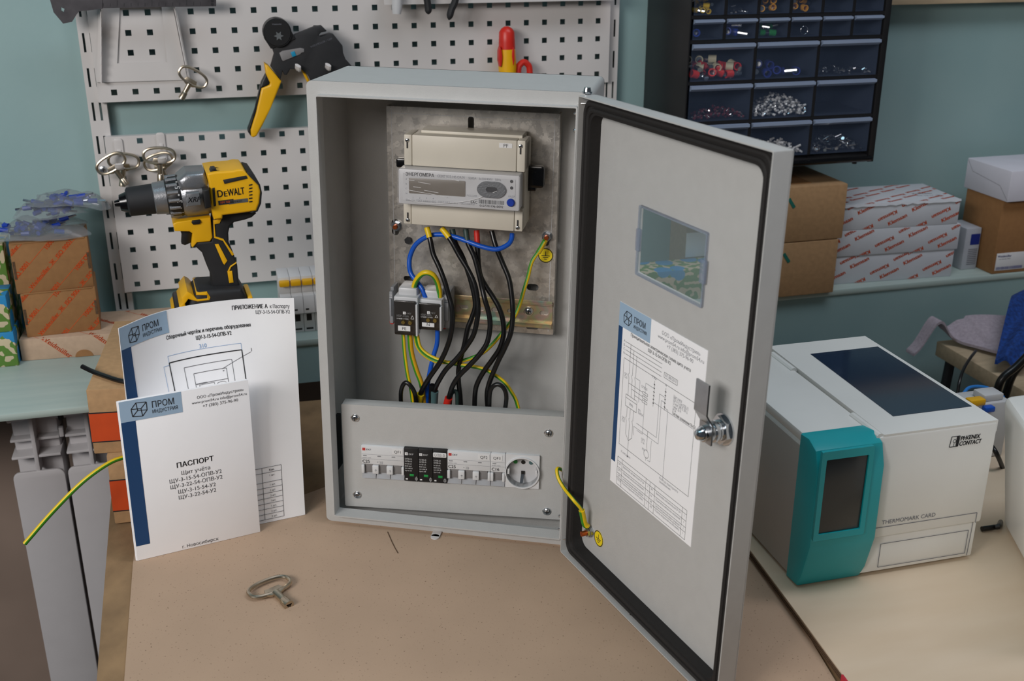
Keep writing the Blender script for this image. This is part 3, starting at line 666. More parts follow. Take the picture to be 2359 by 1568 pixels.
# earth stud and sign on the door
gx, gz = DF.px(1362, 1224, 0.0188); e = door
b = MB(); b.cyl((gx, 0.019, gz), (gx, 0.0165, gz), 0.0062, seg=18); b.cyl((gx, 0.0165, gz), (gx, 0.012, gz), 0.0050, seg=6); b.build('nut', M_steel, e)
b = MB(); b.cyl((gx, 0.012, gz), (gx, 0.0055, gz), 0.0031, seg=14); b.build('stud', M_copper, e)
def earth_sign(parent, x, z, r, y):
    b = MB(); b.cyl((x, y, z), (x, y - 0.0003, z), r, seg=32); o = lab(b.build('earth_sign', M_sticker, parent), 'round yellow earth symbol sticker')
    c = MB(); Y = y - 0.00034; a0 = circ(x, z, r * 0.93, 32); c.poly(a0, r * 0.12, Y, 0, None, True); c.line((x, z + r * 0.55), (x, z - 0.05 * r), r * 0.1, Y)
    for k, ww in enumerate((0.55, 0.36, 0.18)): c.line((x - r * ww, z - r * (0.05 + k * 0.22)), (x + r * ww, z - r * (0.05 + k * 0.22)), r * 0.1, Y)
    c.build('symbol', M_ink, o if parent.parent is None else parent, smooth=0)
gx2, gz2 = DF.px(1379, 1240, 0.0188); earth_sign(door, gx2, gz2, 0.0098, 0.0189)

# ---- earthing lead from the cabinet side to the door
def wire(name, pts, r, label, cat='wire', mats=(M_wblack,), stripe=None, group=None, frame=G, seg=12, n=6):
    P_ = []
    for u, v, y in pts:
        x, z = frame.px(u, v, y); P_.append(frame.w(x, y, z))
    b = MB(); b.tube(cr(P_, n), r, seg, 0, stripe); o = b.build(name, list(mats), None, G.M); return tag(o, label, cat, group)
YG = (M_wyellow, M_wgreen)
p_end = DF.w(gx, 0.0145, gz + 0.008); p_mid = DF.w(*(lambda q: (q[0], 0.004, q[1]))(DF.px(1340, 1175, 0.004)))
pts = [G.w(*(lambda q, y: (q[0], y, q[1]))(G.px(u, v, y), y)) for u, v, y in ((1300, 1085, -0.004), (1284, 1079, -0.014), (1286, 1100, -0.022), (1300, 1125, -0.030))]
pts += [DF.w(*(lambda q: (q[0], -0.006, q[1]))(DF.px(1320, 1150, -0.006))), p_mid, DF.w(gx - 0.001, 0.010, gz + 0.012), p_end]
el = thing('earth_lead', 'short yellow-green earth lead joining cabinet side and door', 'wire', G)
b = MB(); b.tube(cr(pts, 6), 0.0022, 12, 0, 1); b.build('conductor', list(YG), el)
b = MB(); b.tube(cr(pts[-3:], 6), [0.0036] * 11 + [0.0028] * 2, 12, 0, 1); lab(b.build('heat_shrink', list(YG), el), 'yellow-green heat shrink sleeve')
b = MB(); c0 = DF.w(gx, 0.0163, gz); b.cyl(c0, DF.w(gx, 0.0152, gz), 0.0058, seg=16); b.build('ring_lug', M_steel, el)

# ------------------------------------------------------------------ mounting plate, rail and what is fixed on them
py = 0.110
px0, pz1 = G.px(890, 245, py); px1, _z = G.px(1291, 261, py); pz0 = G.px(1271, 771, py)[1]; pz1 = (pz1 + _z) / 2
mp_ = thing('mounting_plate', 'galvanised steel mounting plate bolted inside the cabinet', 'plate', Frame((px0, py, pz0), (1, 0, 0)))
PF_ = Frame((px0, py, pz0), (1, 0, 0)); pw, ph = px1 - px0, pz1 - pz0
def pp(u, v, y=0): return PF_.px(u, v, y)
def slotpx(u0, u1, v0, v1):
    a, c = pp(u0, v1), pp(u1, v0); return slot(a[0], c[0], a[1], c[1])
holes = [slotpx(1078, 1092, 268, 330), slotpx(903, 919, 505, 541), slotpx(1250, 1266, 535, 566), slotpx(930, 962, 637, 646), slotpx(1213, 1241, 655, 668), slotpx(1212, 1240, 750, 757)]
b = MB(); b.prism(rrect(0, pw, 0, ph, 0.001, 2), 0, 0.0015, holes)
b.box(0, 0.0015, 0.0015, 0.016, 0, ph); b.box(pw - 0.0015, pw, 0.0015, 0.016, 0, ph); b.build('sheet', M_galv, mp_)
b = MB(); 
for x in (0.006, pw - 0.006): b.line((x, 0.004), (x, ph - 0.004), 0.0006, -0.0001)
b.line((0.004, ph - 0.008), (pw - 0.004, ph - 0.008), 0.0005, -0.0001); lab(b.build('edge_line', M_pale, mp_, smooth=0), 'pale line near the sheet edge')  # thin pale non-metal line drawn along the plate edges
for u, v in ((911, 522), (1259, 547)):
    x, z = pp(u, v, -0.006); st = thing_part('stud', mp_)
    b = MB(); b.cyl((x, 0, z), (x, -0.0012, z), 0.0064, seg=20); b.cyl((x, -0.0012, z), (x, -0.0062, z), 0.0054, seg=6); b.build('nut', M_steel, st)
    b = MB(); b.lathe([(0, 0.0032), (0.85, 0.0032), (1, 0.0026)], (x, 0.022, z), (x, -0.0095, z), 14); b.build('threaded_end', M_copper, st)
for u, v in ((1012, 700),): pass
x, z = pp(940, 554, -0.003); b = MB(); b.cyl((x, 0, z), (x, -0.004, z), 0.0046, seg=6); lab(b.build('plug', M_softblack, mp_), 'dark hexagonal plug')
x, z = pp(1257, 588, 0); earth_sign(mp_, x, z, 0.0092, -0.0001)

# DIN rail
ra = G.px(1272, 697, 0.1035); rb = G.px(1272, 755, 0.1035); RZ0, RZ1 = rb[1], ra[1]; rc = (RZ0 + RZ1) / 2; RX0, RX1 = px0 + 0.006, ra[0]
RF = Frame((RX0, py, rc), (1, 0, 0)); rl = RX1 - RX0
dr = thing('din_rail', 'iridescent zinc DIN rail across the foot of the mounting plate', 'rail', RF)
hs = []; 
for u0, u1, v in ((1058, 1079, 707), (1098, 1116, 711), (1132, 1152, 713), (1168, 1184, 716), (1206, 1214, 718), (1243, 1264, 721)):
    a, c = RF.px(u0, v + 4, -0.0015), RF.px(u1, v - 4, -0.0015); hs.append(slot(a[0], c[0], a[1], c[1], 4))
b = MB(); b.prism([(0, -0.0125), (rl, -0.0125), (rl, 0.0125), (0, 0.0125)], -0.0015, -0.0003, hs)
for s in (-1, 1):
    b.box(0, rl, -0.0075, -0.0004, s * 0.0125 - 0.0006, s * 0.0125 + 0.0006); b.box(0, rl, -0.0075, -0.0064, min(s * 0.0125, s * 0.0175), max(s * 0.0125, s * 0.0175), 0.0004)
b.build('channel', M_rail, dr); x, z = RF.px(1218, 717, -0.003); screw(dr, x, -0.0015, z, 0.0048, 0.003, 'rail_screw', washer=0.0058)

# electricity meter
l0 = G.px(917, 388, 0.04); r0 = G.px(1197, 405, 0.04); rl_ = atan2(r0[1] - l0[1], r0[0] - l0[0])
MF = G.sub(0, 0, 0, 0, 0, rl_)
me = thing('electricity_meter', 'cream three-phase electricity meter on the galvanised plate', 'meter', MF)
def mq(u, v, y): return MF.px(u, v, y)
bx0, bz1 = mq(917, 388, 0.040); bx1, bz0 = mq(1196, 487, 0.040)
tx0, tz1 = mq(930, 309, 0.058); tx1, tz0 = mq(1209, 389, 0.058); ux0, uz1 = mq(929, 471, 0.058); ux1, uz0 = mq(1203, 534, 0.058)
b = MB(); b.box(tx0, tx1, 0.066, 0.103, uz0 + 0.002, tz1 - 0.002, 0.002); b.box(tx0 + 0.016, tx1 - 0.006, 0.074, 0.105, tz1 - 0.004, tz1 + 0.003, 0.001); b.build('case', M_cream, me)
for nm, x0, x1, z0, z1 in (('upper_terminal_cover', tx0, tx1, tz0 - 0.004, tz1), ('lower_terminal_cover', ux0, ux1, uz0, uz1 + 0.004)):
    b = MB(); b.box(x0 + 0.0095, x1 - 0.0098, 0.0578, 0.09, z0, z1, 0.0012)
    for a, c in ((x0, x0 + 0.0092), (x1 - 0.0095, x1)): b.box(a, c, 0.0582, 0.09, z0, z1, 0.0012)
    b.build(nm, M_cream, me)
b = MB(); b.rprism(rrect(bx0, bx1, bz0, bz1, 0.002, 3), 0.040, 0.062, 0.0015); fp = b.build('front_panel', M_pale, me)
fx0, fz1 = mq(928, 396, 0.0398); fx1, fz0 = mq(1186, 479, 0.0398)
b = MB(); b.box(fx0, fx1, 0.0396, 0.0402, fz0 + 0.001, fz1 - 0.001); b.build('face_sheet', M_pale, fp)
a, c = mq(942, 407, 0.0394), mq(1072, 455, 0.0394); b = MB(); b.rprism(rrect(a[0], c[0], c[1] + 0.001, a[1] - 0.001, 0.001, 2), 0.0390, 0.0399, 0.0002); lab(b.build('display', M_lcd, me), 'blank grey-brown liquid crystal display')
x, z = mq(1132, 437, 0.038); b = MB(); 
ov = [(x + 0.0165 * cos(t), z + 0.0105 * sin(t)) for t in [2 * pi * k / 32 for k in range(32)]]; ov = [(p, max(z - 0.0092, min(z + 0.0092, q))) for p, q in ov]
b.prism(ov, 0.0375, 0.040, [slot(x - 0.006, x + 0.007, z - 0.0032, z + 0.0032)]); b.build('optical_port', M_alu, me)
b = MB(); b.prism(slot(x - 0.006, x + 0.007, z - 0.0032, z + 0.0032), 0.0393, 0.0398); b.build('port_window', M_gloss, me)
x, z = mq(1176.5, 467, 0.038); b = MB(); b.lathe([(0, 0.0046), (0.6, 0.0046), (1, 0.0036)], (x, 0.040, z), (x, 0.0365, z), 18); lab(b.build('button', M_fblue, me), 'round blue push button')
for v in (418, 433): x, z = mq(1178.4, v, 0.039); b = MB(); b.lathe([(0, 0.0018), (0.5, 0.0018), (1, 0.001)], (x, 0.040, z), (x, 0.0385, z), 12); b.build('indicator', M_softblack, me)
for u, v in ((937.5, 323), (1199, 337), (939, 507), (1192, 525)):
    x, z = mq(u, v, 0.057); screw(me, x, 0.0582, z, 0.0024, 0.0018)
    b = MB(); b.box(x - 0.0007, x + 0.0007, 0.0572, 0.0579, z - 0.009 if v < 400 else z + 0.002, z - 0.002 if v < 400 else z + 0.009); b.build('screw_groove', M_softblack, me)
a, c = mq(1150, 329, 0.0575), mq(1180, 341.5, 0.0575); b = MB(); b.box(a[0], c[0], 0.0574, 0.0579, c[1], a[1]); lo = b.build('tape_label', M_label, me)
b = MB(); b.text('PF', 0.0058, (a[0] + c[0]) / 2, (a[1] + c[1]) / 2 - 0.0021, 0.05735, 'C', 0); b.build('printing', M_ink, lo, smooth=0)
b = MB(); Yp = 0.03955
x, z = mq(934, 404, Yp); zt0 = z; b.text('ЭНЕРГОМЕРА', 0.0054, x, z, Yp, 'L', 1, sx=(mq(1000, 404, Yp)[0] - x) / (glyphs('ЭНЕРГОМЕРА', 1)[2] * 0.0054)); x, z = mq(1007, 404, Yp); b.text('CE307 R33.145.OA.N', 0.0042, x, zt0 + 0.0003, Yp, 'L', 0, 1, sx=(mq(1070, 404, Yp)[0] - x) / (glyphs('CE307 R33.145.OA.N', 0)[2] * 0.0042))
x, z = mq(1079, 409, Yp); b.text('5(60)A   3x230/400V   50Hz', 0.0036, x, zt0 + 0.0003, Yp, 'L', 0, 1, sx=0.9)
for i in range(4): x, z = mq(950 + i * 15.5, 453 + i * 0.8, Yp); b.text(str(i + 1), 0.0028, x, z - 0.0018, Yp, 'L', 0, 1)
x, z = mq(935, 458, Yp); b.text('Вологда   ГОСТ 31818.11-2012   ГОСТ 31819.21-2012   ГОСТ 31819.23', 0.0029, x, z - 0.002, Yp, 'L', 0, 1, sx=0.88)
for i in range(4): x, z = mq(934.5, 412 + i * 11, Yp); b.text('ABCN'[i], 0.0026, x, z - 0.001, Yp, 'L', 0, 1)
x, z = mq(1075, 450, Yp); b.text('РОССИЯ', 0.0028, x, z - 0.001, Yp, 'L', 0, 1); x, z = mq(1171, 452, Yp); b.text('КАДР', 0.0028, x, z - 0.001, Yp, 'L', 0, 1)
x, z = mq(1084, 462, Yp); b.text('EAC', 0.0042, x, z - 0.003, Yp, 'L', 1, 0)
x, z = mq(1103, 460, Yp); xr, _ = mq(1161, 463, Yp); k = x; rr = random.Random(3)
while k < xr: w_ = rr.choice((0.0003, 0.0005, 0.0008)); b.rect(k, k + w_, z - 0.0042, z + 0.0004, Yp, 0); k += w_ + rr.choice((0.0004, 0.0006))
b.text('012770119610092', 0.0040, x + 0.001, z - 0.0078, Yp, 'L', 0, 0, sx=0.9)
b.build('printing', [M_ink, M_inkgrey], fp, smooth=0)
# shrink film over the front band
b = MB(); n = 16; rr = random.Random(5); vs = []; m_ = 9
for j in range(m_ + 1):
    for i in range(n + 1):
        x = bx0 - 0.001 + (bx1 - bx0 + 0.002) * i / n; z = bz0 - 0.001 + (bz1 - bz0 + 0.002) * j / m_; e = 0 if (0 < i < n and 0 < j < m_) else 0.0006
        vs.append((x, 0.0385 - rr.random() * 0.0006 + e, z))
b.add(vs, [(j * (n + 1) + i, j * (n + 1) + i + 1, (j + 1) * (n + 1) + i + 1, (j + 1) * (n + 1) + i) for j in range(m_) for i in range(n)]); lab(b.build('protective_film', M_film, me), 'wrinkled clear protective film')
b = MB()
for cu in (((934, 436), (965, 442), (1000, 448), (1030, 455)), ((940, 458), (975, 468), (1030, 468), (1090, 460), (1145, 440)), ((938, 414), (955, 416)), ((963, 419), (992, 424)), ((952, 430), (970, 432)), ((977, 438), (1010, 444)), ((1030, 411), (1058, 417))):
    b.tube(cr([(lambda q: (q[0], 0.0383, q[1]))(mq(u, v, 0.0383)) for u, v in cu], 5), 0.00028, 5)
b.build('film_crease', M_inkwhite, me)
for (u0, v0, u1, v1), nm in (((1221, 380, 1254, 432), 0), ((915, 362, 927, 384), 1)):
    a, c = mq(u0, v0, 0.092), mq(u1, v1, 0.092); b = MB(); o2 = rrect(a[0] - (0.004 if nm == 0 else 0), c[0] + (0 if nm == 0 else 0.006), c[1], a[1], 0.004 if nm == 0 else 0.0025, 4)
    b.rprism(o2, 0.086, 0.098, 0.0015)
    if nm == 0: b.cyl((c[0] - 0.010, 0.0862, (a[1] + c[1]) / 2 + 0.001), (c[0] - 0.010, 0.0853, (a[1] + c[1]) / 2 + 0.001), 0.0048, seg=20); b.box(a[0] - 0.002, a[0] + 0.008, 0.087, 0.097, c[1] - 0.004, c[1] + 0.001, 0.001)
    lab(b.build('fixing_lug', M_gloss, me), 'glossy black fixing lug')

# terminal blocks
def ekf(b, x, z, s, y, mr, mt):
    b.rect(x, x + s, z, z + s, y, mr); b.rect(x + s * 0.32, x + s * 0.75, z + s * 0.55, z + s * 0.68, y - 0.00003, mt + 1); b.rect(x + s * 0.45, x + s * 0.75, z + s * 0.25, z + s * 0.38, y - 0.00003, mt + 1)
    b.text('EKF', s * 0.85, x + s * 1.25, z + s * 0.12, y, 'L', 1, mt, sx=1.25)
def tblock(label, cover, fy, word, model, lu):
    (u0, v0), (u1, v1) = cover; x0, z1 = G.px(u0, v0, fy); x1, z0 = G.px(u1, v1, fy)
    F = Frame((x0, fy, z0), (1, 0, 0)); w, h = x1 - x0, z1 - z0; t = thing('terminal_block', label, 'terminal block', F, 'distribution blocks on the rail')
    b = MB(); b.box(-0.0012, w + 0.0018, 0.004, 0.1025 - fy, 0.001, h + 0.004, 0.0015); b.box(0.002, w - 0.001, 0.012, 0.1025 - fy - 0.01, h, h + 0.013, 0.003); b.box(w, w + 0.0025, -0.001, 0.012, 0.0, h - 0.003, 0.0008); b.build('body', M_pale, t)
    b = MB(); b.rprism(rrect(0, w, 0, h, 0.0015, 2), 0.0, 0.0045, 0.001); b.build('cover', M_smoke, t)
    for i, fx in enumerate(lu):
        b = MB(); b.lathe([(0, 0.0030), (0.6, 0.0030), (1, 0.0022)], (w * fx, 0.0036, h * 0.38), (w * fx, -0.0012, h * 0.38), 14); lab(b.build('clamp_screw', M_brass, t), 'shiny brass clamp screw')
    b = MB(); b.box(w * 0.18, w * 0.75, -0.0006, 0.0002, h * 0.13, h * 0.28); lo = b.build('tape_label', M_label, t)
    b = MB(); b.text(word, 0.0055, w * 0.465, h * 0.16, -0.0007, 'C', 0); b.build('printing', M_ink, lo, smooth=0)
    b = MB(); ekf(b, w * 0.42, h * 0.62, 0.0034, -0.0002, 0, 0); b.text(model, 0.0034, w * 0.12, h * 0.54, -0.0002, 'L', 1, 0); b.text('U=660В  I=125А', 0.0021, w * 0.12, h * 0.47, -0.0002)
    b.poly([(w * 0.78, h * 0.5), (w * 0.92, h * 0.5), (w * 0.85, h * 0.6)], 0.0004, -0.0002, 0, None, True); b.build('lettering', [M_inkwhite, M_black], t, smooth=0)
    return t
tblock('smoked terminal block marked PE with yellow-green wires below', ((907, 692), (958, 774)), 0.050, 'PE', 'КБР-125А', (0.42, 0.74))
tblock('smoked terminal block marked N holding the blue wires', ((963, 698), (1013, 762)), 0.056, 'N', 'КБР-80А', (0.46, 0.78))
for (u0, v0, u1, v1), lb in (((1019, 672, 1036, 764), 'grey end clamp on the rail right of the N block'), ((896, 664, 906, 752), 'grey end clamp on the rail left of the PE block')):
    x0, z1 = G.px(u0, v0, 0.075); x1, z0 = G.px(u1, v1, 0.075); F = Frame((x0, 0.075, z0), (1, 0, 0)); w, h = x1 - x0, z1 - z0
    t = thing('end_clamp', lb, 'clamp', F, 'rail end clamps'); b = MB(); b.box(0, w, 0, 0.0275, 0.004, h - 0.004, 0.001); b.box(0.001, w - 0.001, -0.004, 0.002, h * 0.3, h * 0.75, 0.0008); b.box(0, w, 0.006, 0.0275, h - 0.005, h, 0.001); b.build('body', M_midgrey, t)
    b = MB()
    for k in range(3): b.box(0.0004, w - 0.0004, -0.0005, 0.0, h * 0.82 - k * 0.003, h * 0.82 - k * 0.003 + 0.001)
    b.build('grip_rib', M_pale, t)
    b = MB(); b.cyl((0.001, 0.006, 0.0035), (0.001, 0.0105, 0.0035), 0.003, seg=10); lab(b.build('release_tab', M_red, t), 'small red release tab')

# wires
K = 'black wire'
BW = 0.0031
def sleeve(pts, r, m, label, fr=(0, 1)):
    P_ = [G.w(*(lambda q: (q[0], y, q[1]))(G.px(u, v, y))) for u, v, y in pts]; b = MB(); b.tube(cr(P_, 5), r, 10); return b
def bwire(pts, label, sl0=None, sl1=None):
    P_ = [G.w(*(lambda q: (q[0], y, q[1]))(G.px(u, v, y))) for u, v, y in pts]; C_ = cr(P_, 6)
    t = thing('black_wire', label, 'wire', G, 'black meter wires'); b = MB(); b.tube(C_, BW, 12); b.build('conductor', M_wblack, t)
    if sl0: b = MB(); b.tube(C_[:6], BW * 1.12, 12); lab(b.build('marker_sleeve', sl0[1], t), sl0[0] + ' marker sleeve')
    if sl1: b = MB(); b.tube(C_[-11:], BW * 1.55, 12); lab(b.build('marker_sleeve', sl1[1], t), sl1[0] + ' marker sleeve')
M_slgreen = mat('dark_green_sleeve', (44, 66, 62), 0.5); M_slteal = mat('grey_teal_sleeve', (74, 104, 106), 0.5)
Yw = ('yellow', M_wyellow); Gw = ('dark green', M_slgreen); Rw = ('red', M_red)
bwire([(983.6, 524, .076), (991, 552, .070), (998, 584.5, .066), (1011, 613.6, .062), (1023.6, 646, .058), (1034, 682, .055), (1041.5, 712, .052), (1041.5, 752, .050), (1032.6, 792, .05), (1014.7, 832, .05), (990, 868, .052), (972, 899, .055), (965, 922, .058), (963, 945, .06)], 'black wire with yellow sleeve leaving the meter furthest left', Yw, Yw)
bwire([(1018, 526, .076), (1038, 552, .07), (1058, 588, .066), (1078, 621, .062), (1093, 654, .058), (1100, 689, .055), (1101.6, 712, .053), (1099.9, 732, .052), (1092, 768, .05), (1075, 797, .05), (1051, 827, .05), (1028.5, 849.5, .05), (1013.6, 872, .052), (1003, 894, .055), (1000.6, 915, .058), (999, 945, .06)], 'black wire with yellow sleeve, second from left under the meter', Yw, ('grey-teal', M_slteal))
bwire([(1041.8, 528, .082), (1049, 559, .078), (1067, 595, .074), (1085.5, 650, .07), (1095, 700, .066), (1087, 731.7, .064), (1077.6, 756, .062), (1070, 793, .06), (1062, 822, .06), (1056.5, 850, .06), (1056.5, 879, .06), (1060, 909, .062), (1062, 945, .064)], 'black wire with dark sleeve, third from left under the meter', Gw)
bwire([(1072.7, 528, .076), (1078, 559, .071), (1092.7, 592, .067), (1103.6, 632, .063), (1111, 664, .06), (1117, 690, .056), (1124.8, 716, .054), (1129, 743, .052), (1127, 769, .05), (1120, 793.6, .048), (1103, 818, .047), (1080.8, 842, .047), (1058.4, 864.5, .048), (1043.5, 887, .05), (1036, 909, .053), (1030, 930, .056), (1028, 945, .058)], 'black wire ending in a red sleeve at the cover', Gw, Rw)
bwire([(1098, 530, .082), (1100, 566, .078), (1102, 603, .074), (1107, 635, .07), (1120, 660, .067), (1134.6, 682, .065), (1148.8, 707, .062), (1157.7, 733.5, .06), (1160.5, 768, .058), (1151.7, 801, .056), (1135, 827, .056), (1116, 853, .056), (1101.3, 879, .057), (1094.8, 902, .058), (1092.9, 945, .06)], 'black wire with red sleeve at the meter', Rw)
bwire([(1132.7, 532, .078), (1141.8, 566, .072), (1158, 606, .068), (1172.7, 643, .063), (1179, 683, .058), (1181, 708, .055), (1181, 734, .053), (1176, 769, .05), (1163, 801, .05), (1148, 831, .05), (1135, 861, .051), (1125.6, 887, .054), (1122, 909, .057), (1124, 945, .06)], 'black wire without sleeve furthest right under the meter')
for nm, pts, m_, lb in (('loop', [(924, 940, .05), (924, 900, .048), (934, 881, .046), (948, 891, .045), (957, 911, .047), (960, 940, .052)], M_wblack, 'short black jumper loop beside the yellow sleeve at the cover'),
                   ('loop', [(1127, 945, .05), (1128, 910, .047), (1133, 893, .045), (1146, 885, .044), (1160, 893, .044), (1166.5, 913, .045), (1163, 948, .05)], M_wblack, 'round black jumper loop at the right of the black wires'),
                   ('loop', [(1036, 930, .062), (1039, 908, .06), (1047, 901, .06), (1053, 908, .06), (1054, 945, .064)], M_slgreen, 'small dark green jumper loop behind the red sleeve')):
    wire('jumper_wire', pts, 0.0027, lb, 'wire', (m_,), group='jumper loops at the cover')
for u, v, m_, lb in ((962, 922, M_wyellow, 'yellow double ferrule sleeve'), ):
    pass
b = MB(); P_ = [G.w(*(lambda q: (q[0], y, q[1]))(G.px(u, v, y))) for u, v, y in ((996, 886, .056), (995, 905, .058), (994, 945, .06))]; b.tube(cr(P_, 4), 0.0036, 10); tag(b.build('wire_stub', M_wblack, None, G.M), 'cut black wire stub beside the grey-teal sleeve', 'wire')
wire('blue_wire', [(1180, 538, .08), (1178, 552, .076), (1169, 564, .072), (1143.6, 574, .068), (1111, 568, .068), (1085.5, 559, .07), (1049, 546, .074), (1012.7, 540, .078), (983.6, 545, .08), (958, 563, .082), (945.5, 588, .082), (943, 610, .08), (947, 630, .078), (960, 648, .074), (973, 666, .07), (982, 690, .068)], 0.0029, 'blue neutral wire looping from the meter to the N block', 'wire', (M_wblue,))
wire('blue_wire', [(1008, 755, .07), (1007, 789.8, .068), (998.7, 819.7, .066), (991, 853, .064), (984.7, 890, .064), (982, 945, .066)], 0.0029, 'blue wire dropping from the N block to the cover', 'wire', (M_wblue,))
wire('earth_wire', [(1254.5, 556, .098), (1241.8, 578, .094), (1225.5, 603, .09), (1216, 639, .086), (1207, 668, .082), (1199, 697, .078), (1188, 724.6, .073), (1172, 748, .07), (1155.4, 768, .066), (1135, 792, .064), (1112.5, 812, .062), (1084.5, 825, .062), (1056.5, 832.7, .062), (1028.5, 834.6, .063), (1000.6, 831, .064), (976, 816, .066), (961.4, 797, .068), (954.9, 770, .07)], 0.0023, 'yellow-green earth wire from the right stud to the PE block', 'wire', YG, 1)
wire('earth_wire', [(961, 768, .07), (967, 797, .066), (982, 814, .064), (1004, 826, .062), (1028, 834, .06), (1056.5, 839.5, .06), (1090, 844, .06), (1118, 851, .06), (1142, 864.5, .06), (1163, 881, .06), (1178, 902, .06), (1189, 922, .06), (1196.5, 950, .06)], 0.0023, 'yellow-green earth wire arching to the right behind the cover', 'wire', YG, 1)
wire('earth_wire', [(928.8, 768, .066), (932.5, 816, .062), (939, 862.6, .06), (946.5, 894, .06), (952, 940, .062)], 0.0023, 'thin yellow-green wire furthest left below the PE block', 'wire', YG, 1)
wire('earth_wire', [(943.7, 768, .066), (948, 812, .064), (959.5, 853, .062), (971.7, 887, .062), (978, 940, .064)], 0.0033, 'thick yellow-green wire below the PE block', 'wire', (mat('wire_amber', (222, 166, 24), 0.4), M_wgreen), 1)
wire('earth_jumper', [(950, 692, .070), (951, 678, .070), (957, 650, .066), (969, 633, .062), (982, 627.5, .06), (996, 632, .062), (1006, 646, .066), (1012, 670, .070), (1012, 694, .072)], 0.0034, 'yellow-green jumper arching between the PE and N blocks', 'wire', YG, 1)
b = MB(); x, z = G.px(1259, 547, 0.108); b.cyl((x, 0.1098, z), (x, 0.1088, z), 0.0056, seg=14)
P_ = [G.w(*(lambda q: (q[0], y, q[1]))(G.px(u, v, y))) for u, v, y in ((1256, 554, .104), (1249, 567, .098), (1240, 582, .094))]; b.tube(cr(P_, 4), 0.0032, 12, 1, 2); tag(b.build('ring_terminal', [M_steel, M_wyellow, M_wgreen], None, G.M), 'ring terminal with yellow-green sleeve on the right plate stud', 'terminal')

# ------------------------------------------------------------------ cover panel with the modular devices
pl = G.px(785, 928, 0.015); plb = G.px(797, 1182, 0.015); prt = G.px(1300, 962, 0.034); prb = G.px(1290, 1217, 0.034)
xl = (pl[0] + plb[0]) / 2; xr = (prt[0] + prb[0]) / 2; zb = max(0.0145, (plb[1] + prb[1]) / 2)
PNF = Frame((xl, 0.015, zb), (xr - xl, 0.019, 0)); PNW = sqrt((xr - xl) ** 2 + 0.019 ** 2); PNH = (PNF.px(785, 928)[1] + PNF.px(1300, 962)[1]) / 2
cp = thing('cover_panel', 'grey bent steel cover panel with four screws', 'panel', PNF)
def pn(u, v, y=0.0): return PNF.px(u, v, y)
dx0, dz1 = pn(833, 1019); dx1, dz1b = pn(1244, 1050); dz0 = pn(832, 1092)[1]; dz0b = pn(1243, 1127)[1]
DZ1, DZ0 = (dz1 + dz1b) / 2, (dz0 + dz0b) / 2
scr = [pn(u, v, -0.001) for u, v in ((818, 963), (1264, 998), (823, 1140), (1260, 1178))]
b = MB(); b.prism(rrect(0, PNW, 0, PNH, 0.0015, 2), 0, 0.0015, [rrect(dx0, dx1, DZ0, DZ1, 0.0008, 2)] + [slot(x - 0.0058, x + 0.0026, z - 0.0026, z + 0.0026, 4) for x, z in scr])
b.box(0.001, PNW - 0.001, 0.0012, 0.017, PNH - 0.0015, PNH, 0.0004); b.box(0.0, PNW, 0.0012, 0.012, 0, 0.0015, 0.0004)
b.build('sheet', M_grey, cp)
for x, z in scr: screw(cp, x, 0.0002, z, 0.0046, 0.0030, 'panel_screw', washer=0.0052)
DF2 = Frame(PNF.w(dx0, -0.004, DZ0), PNF.x); DWd = dx1 - dx0; DHt = DZ1 - DZ0
mod = DWd / 12.35
xs0 = {'QF1': 0, 'SPD': 3 * mod, 'QF2': 6 * mod, 'QF3': 9 * mod, 'XS': 10.02 * mod}
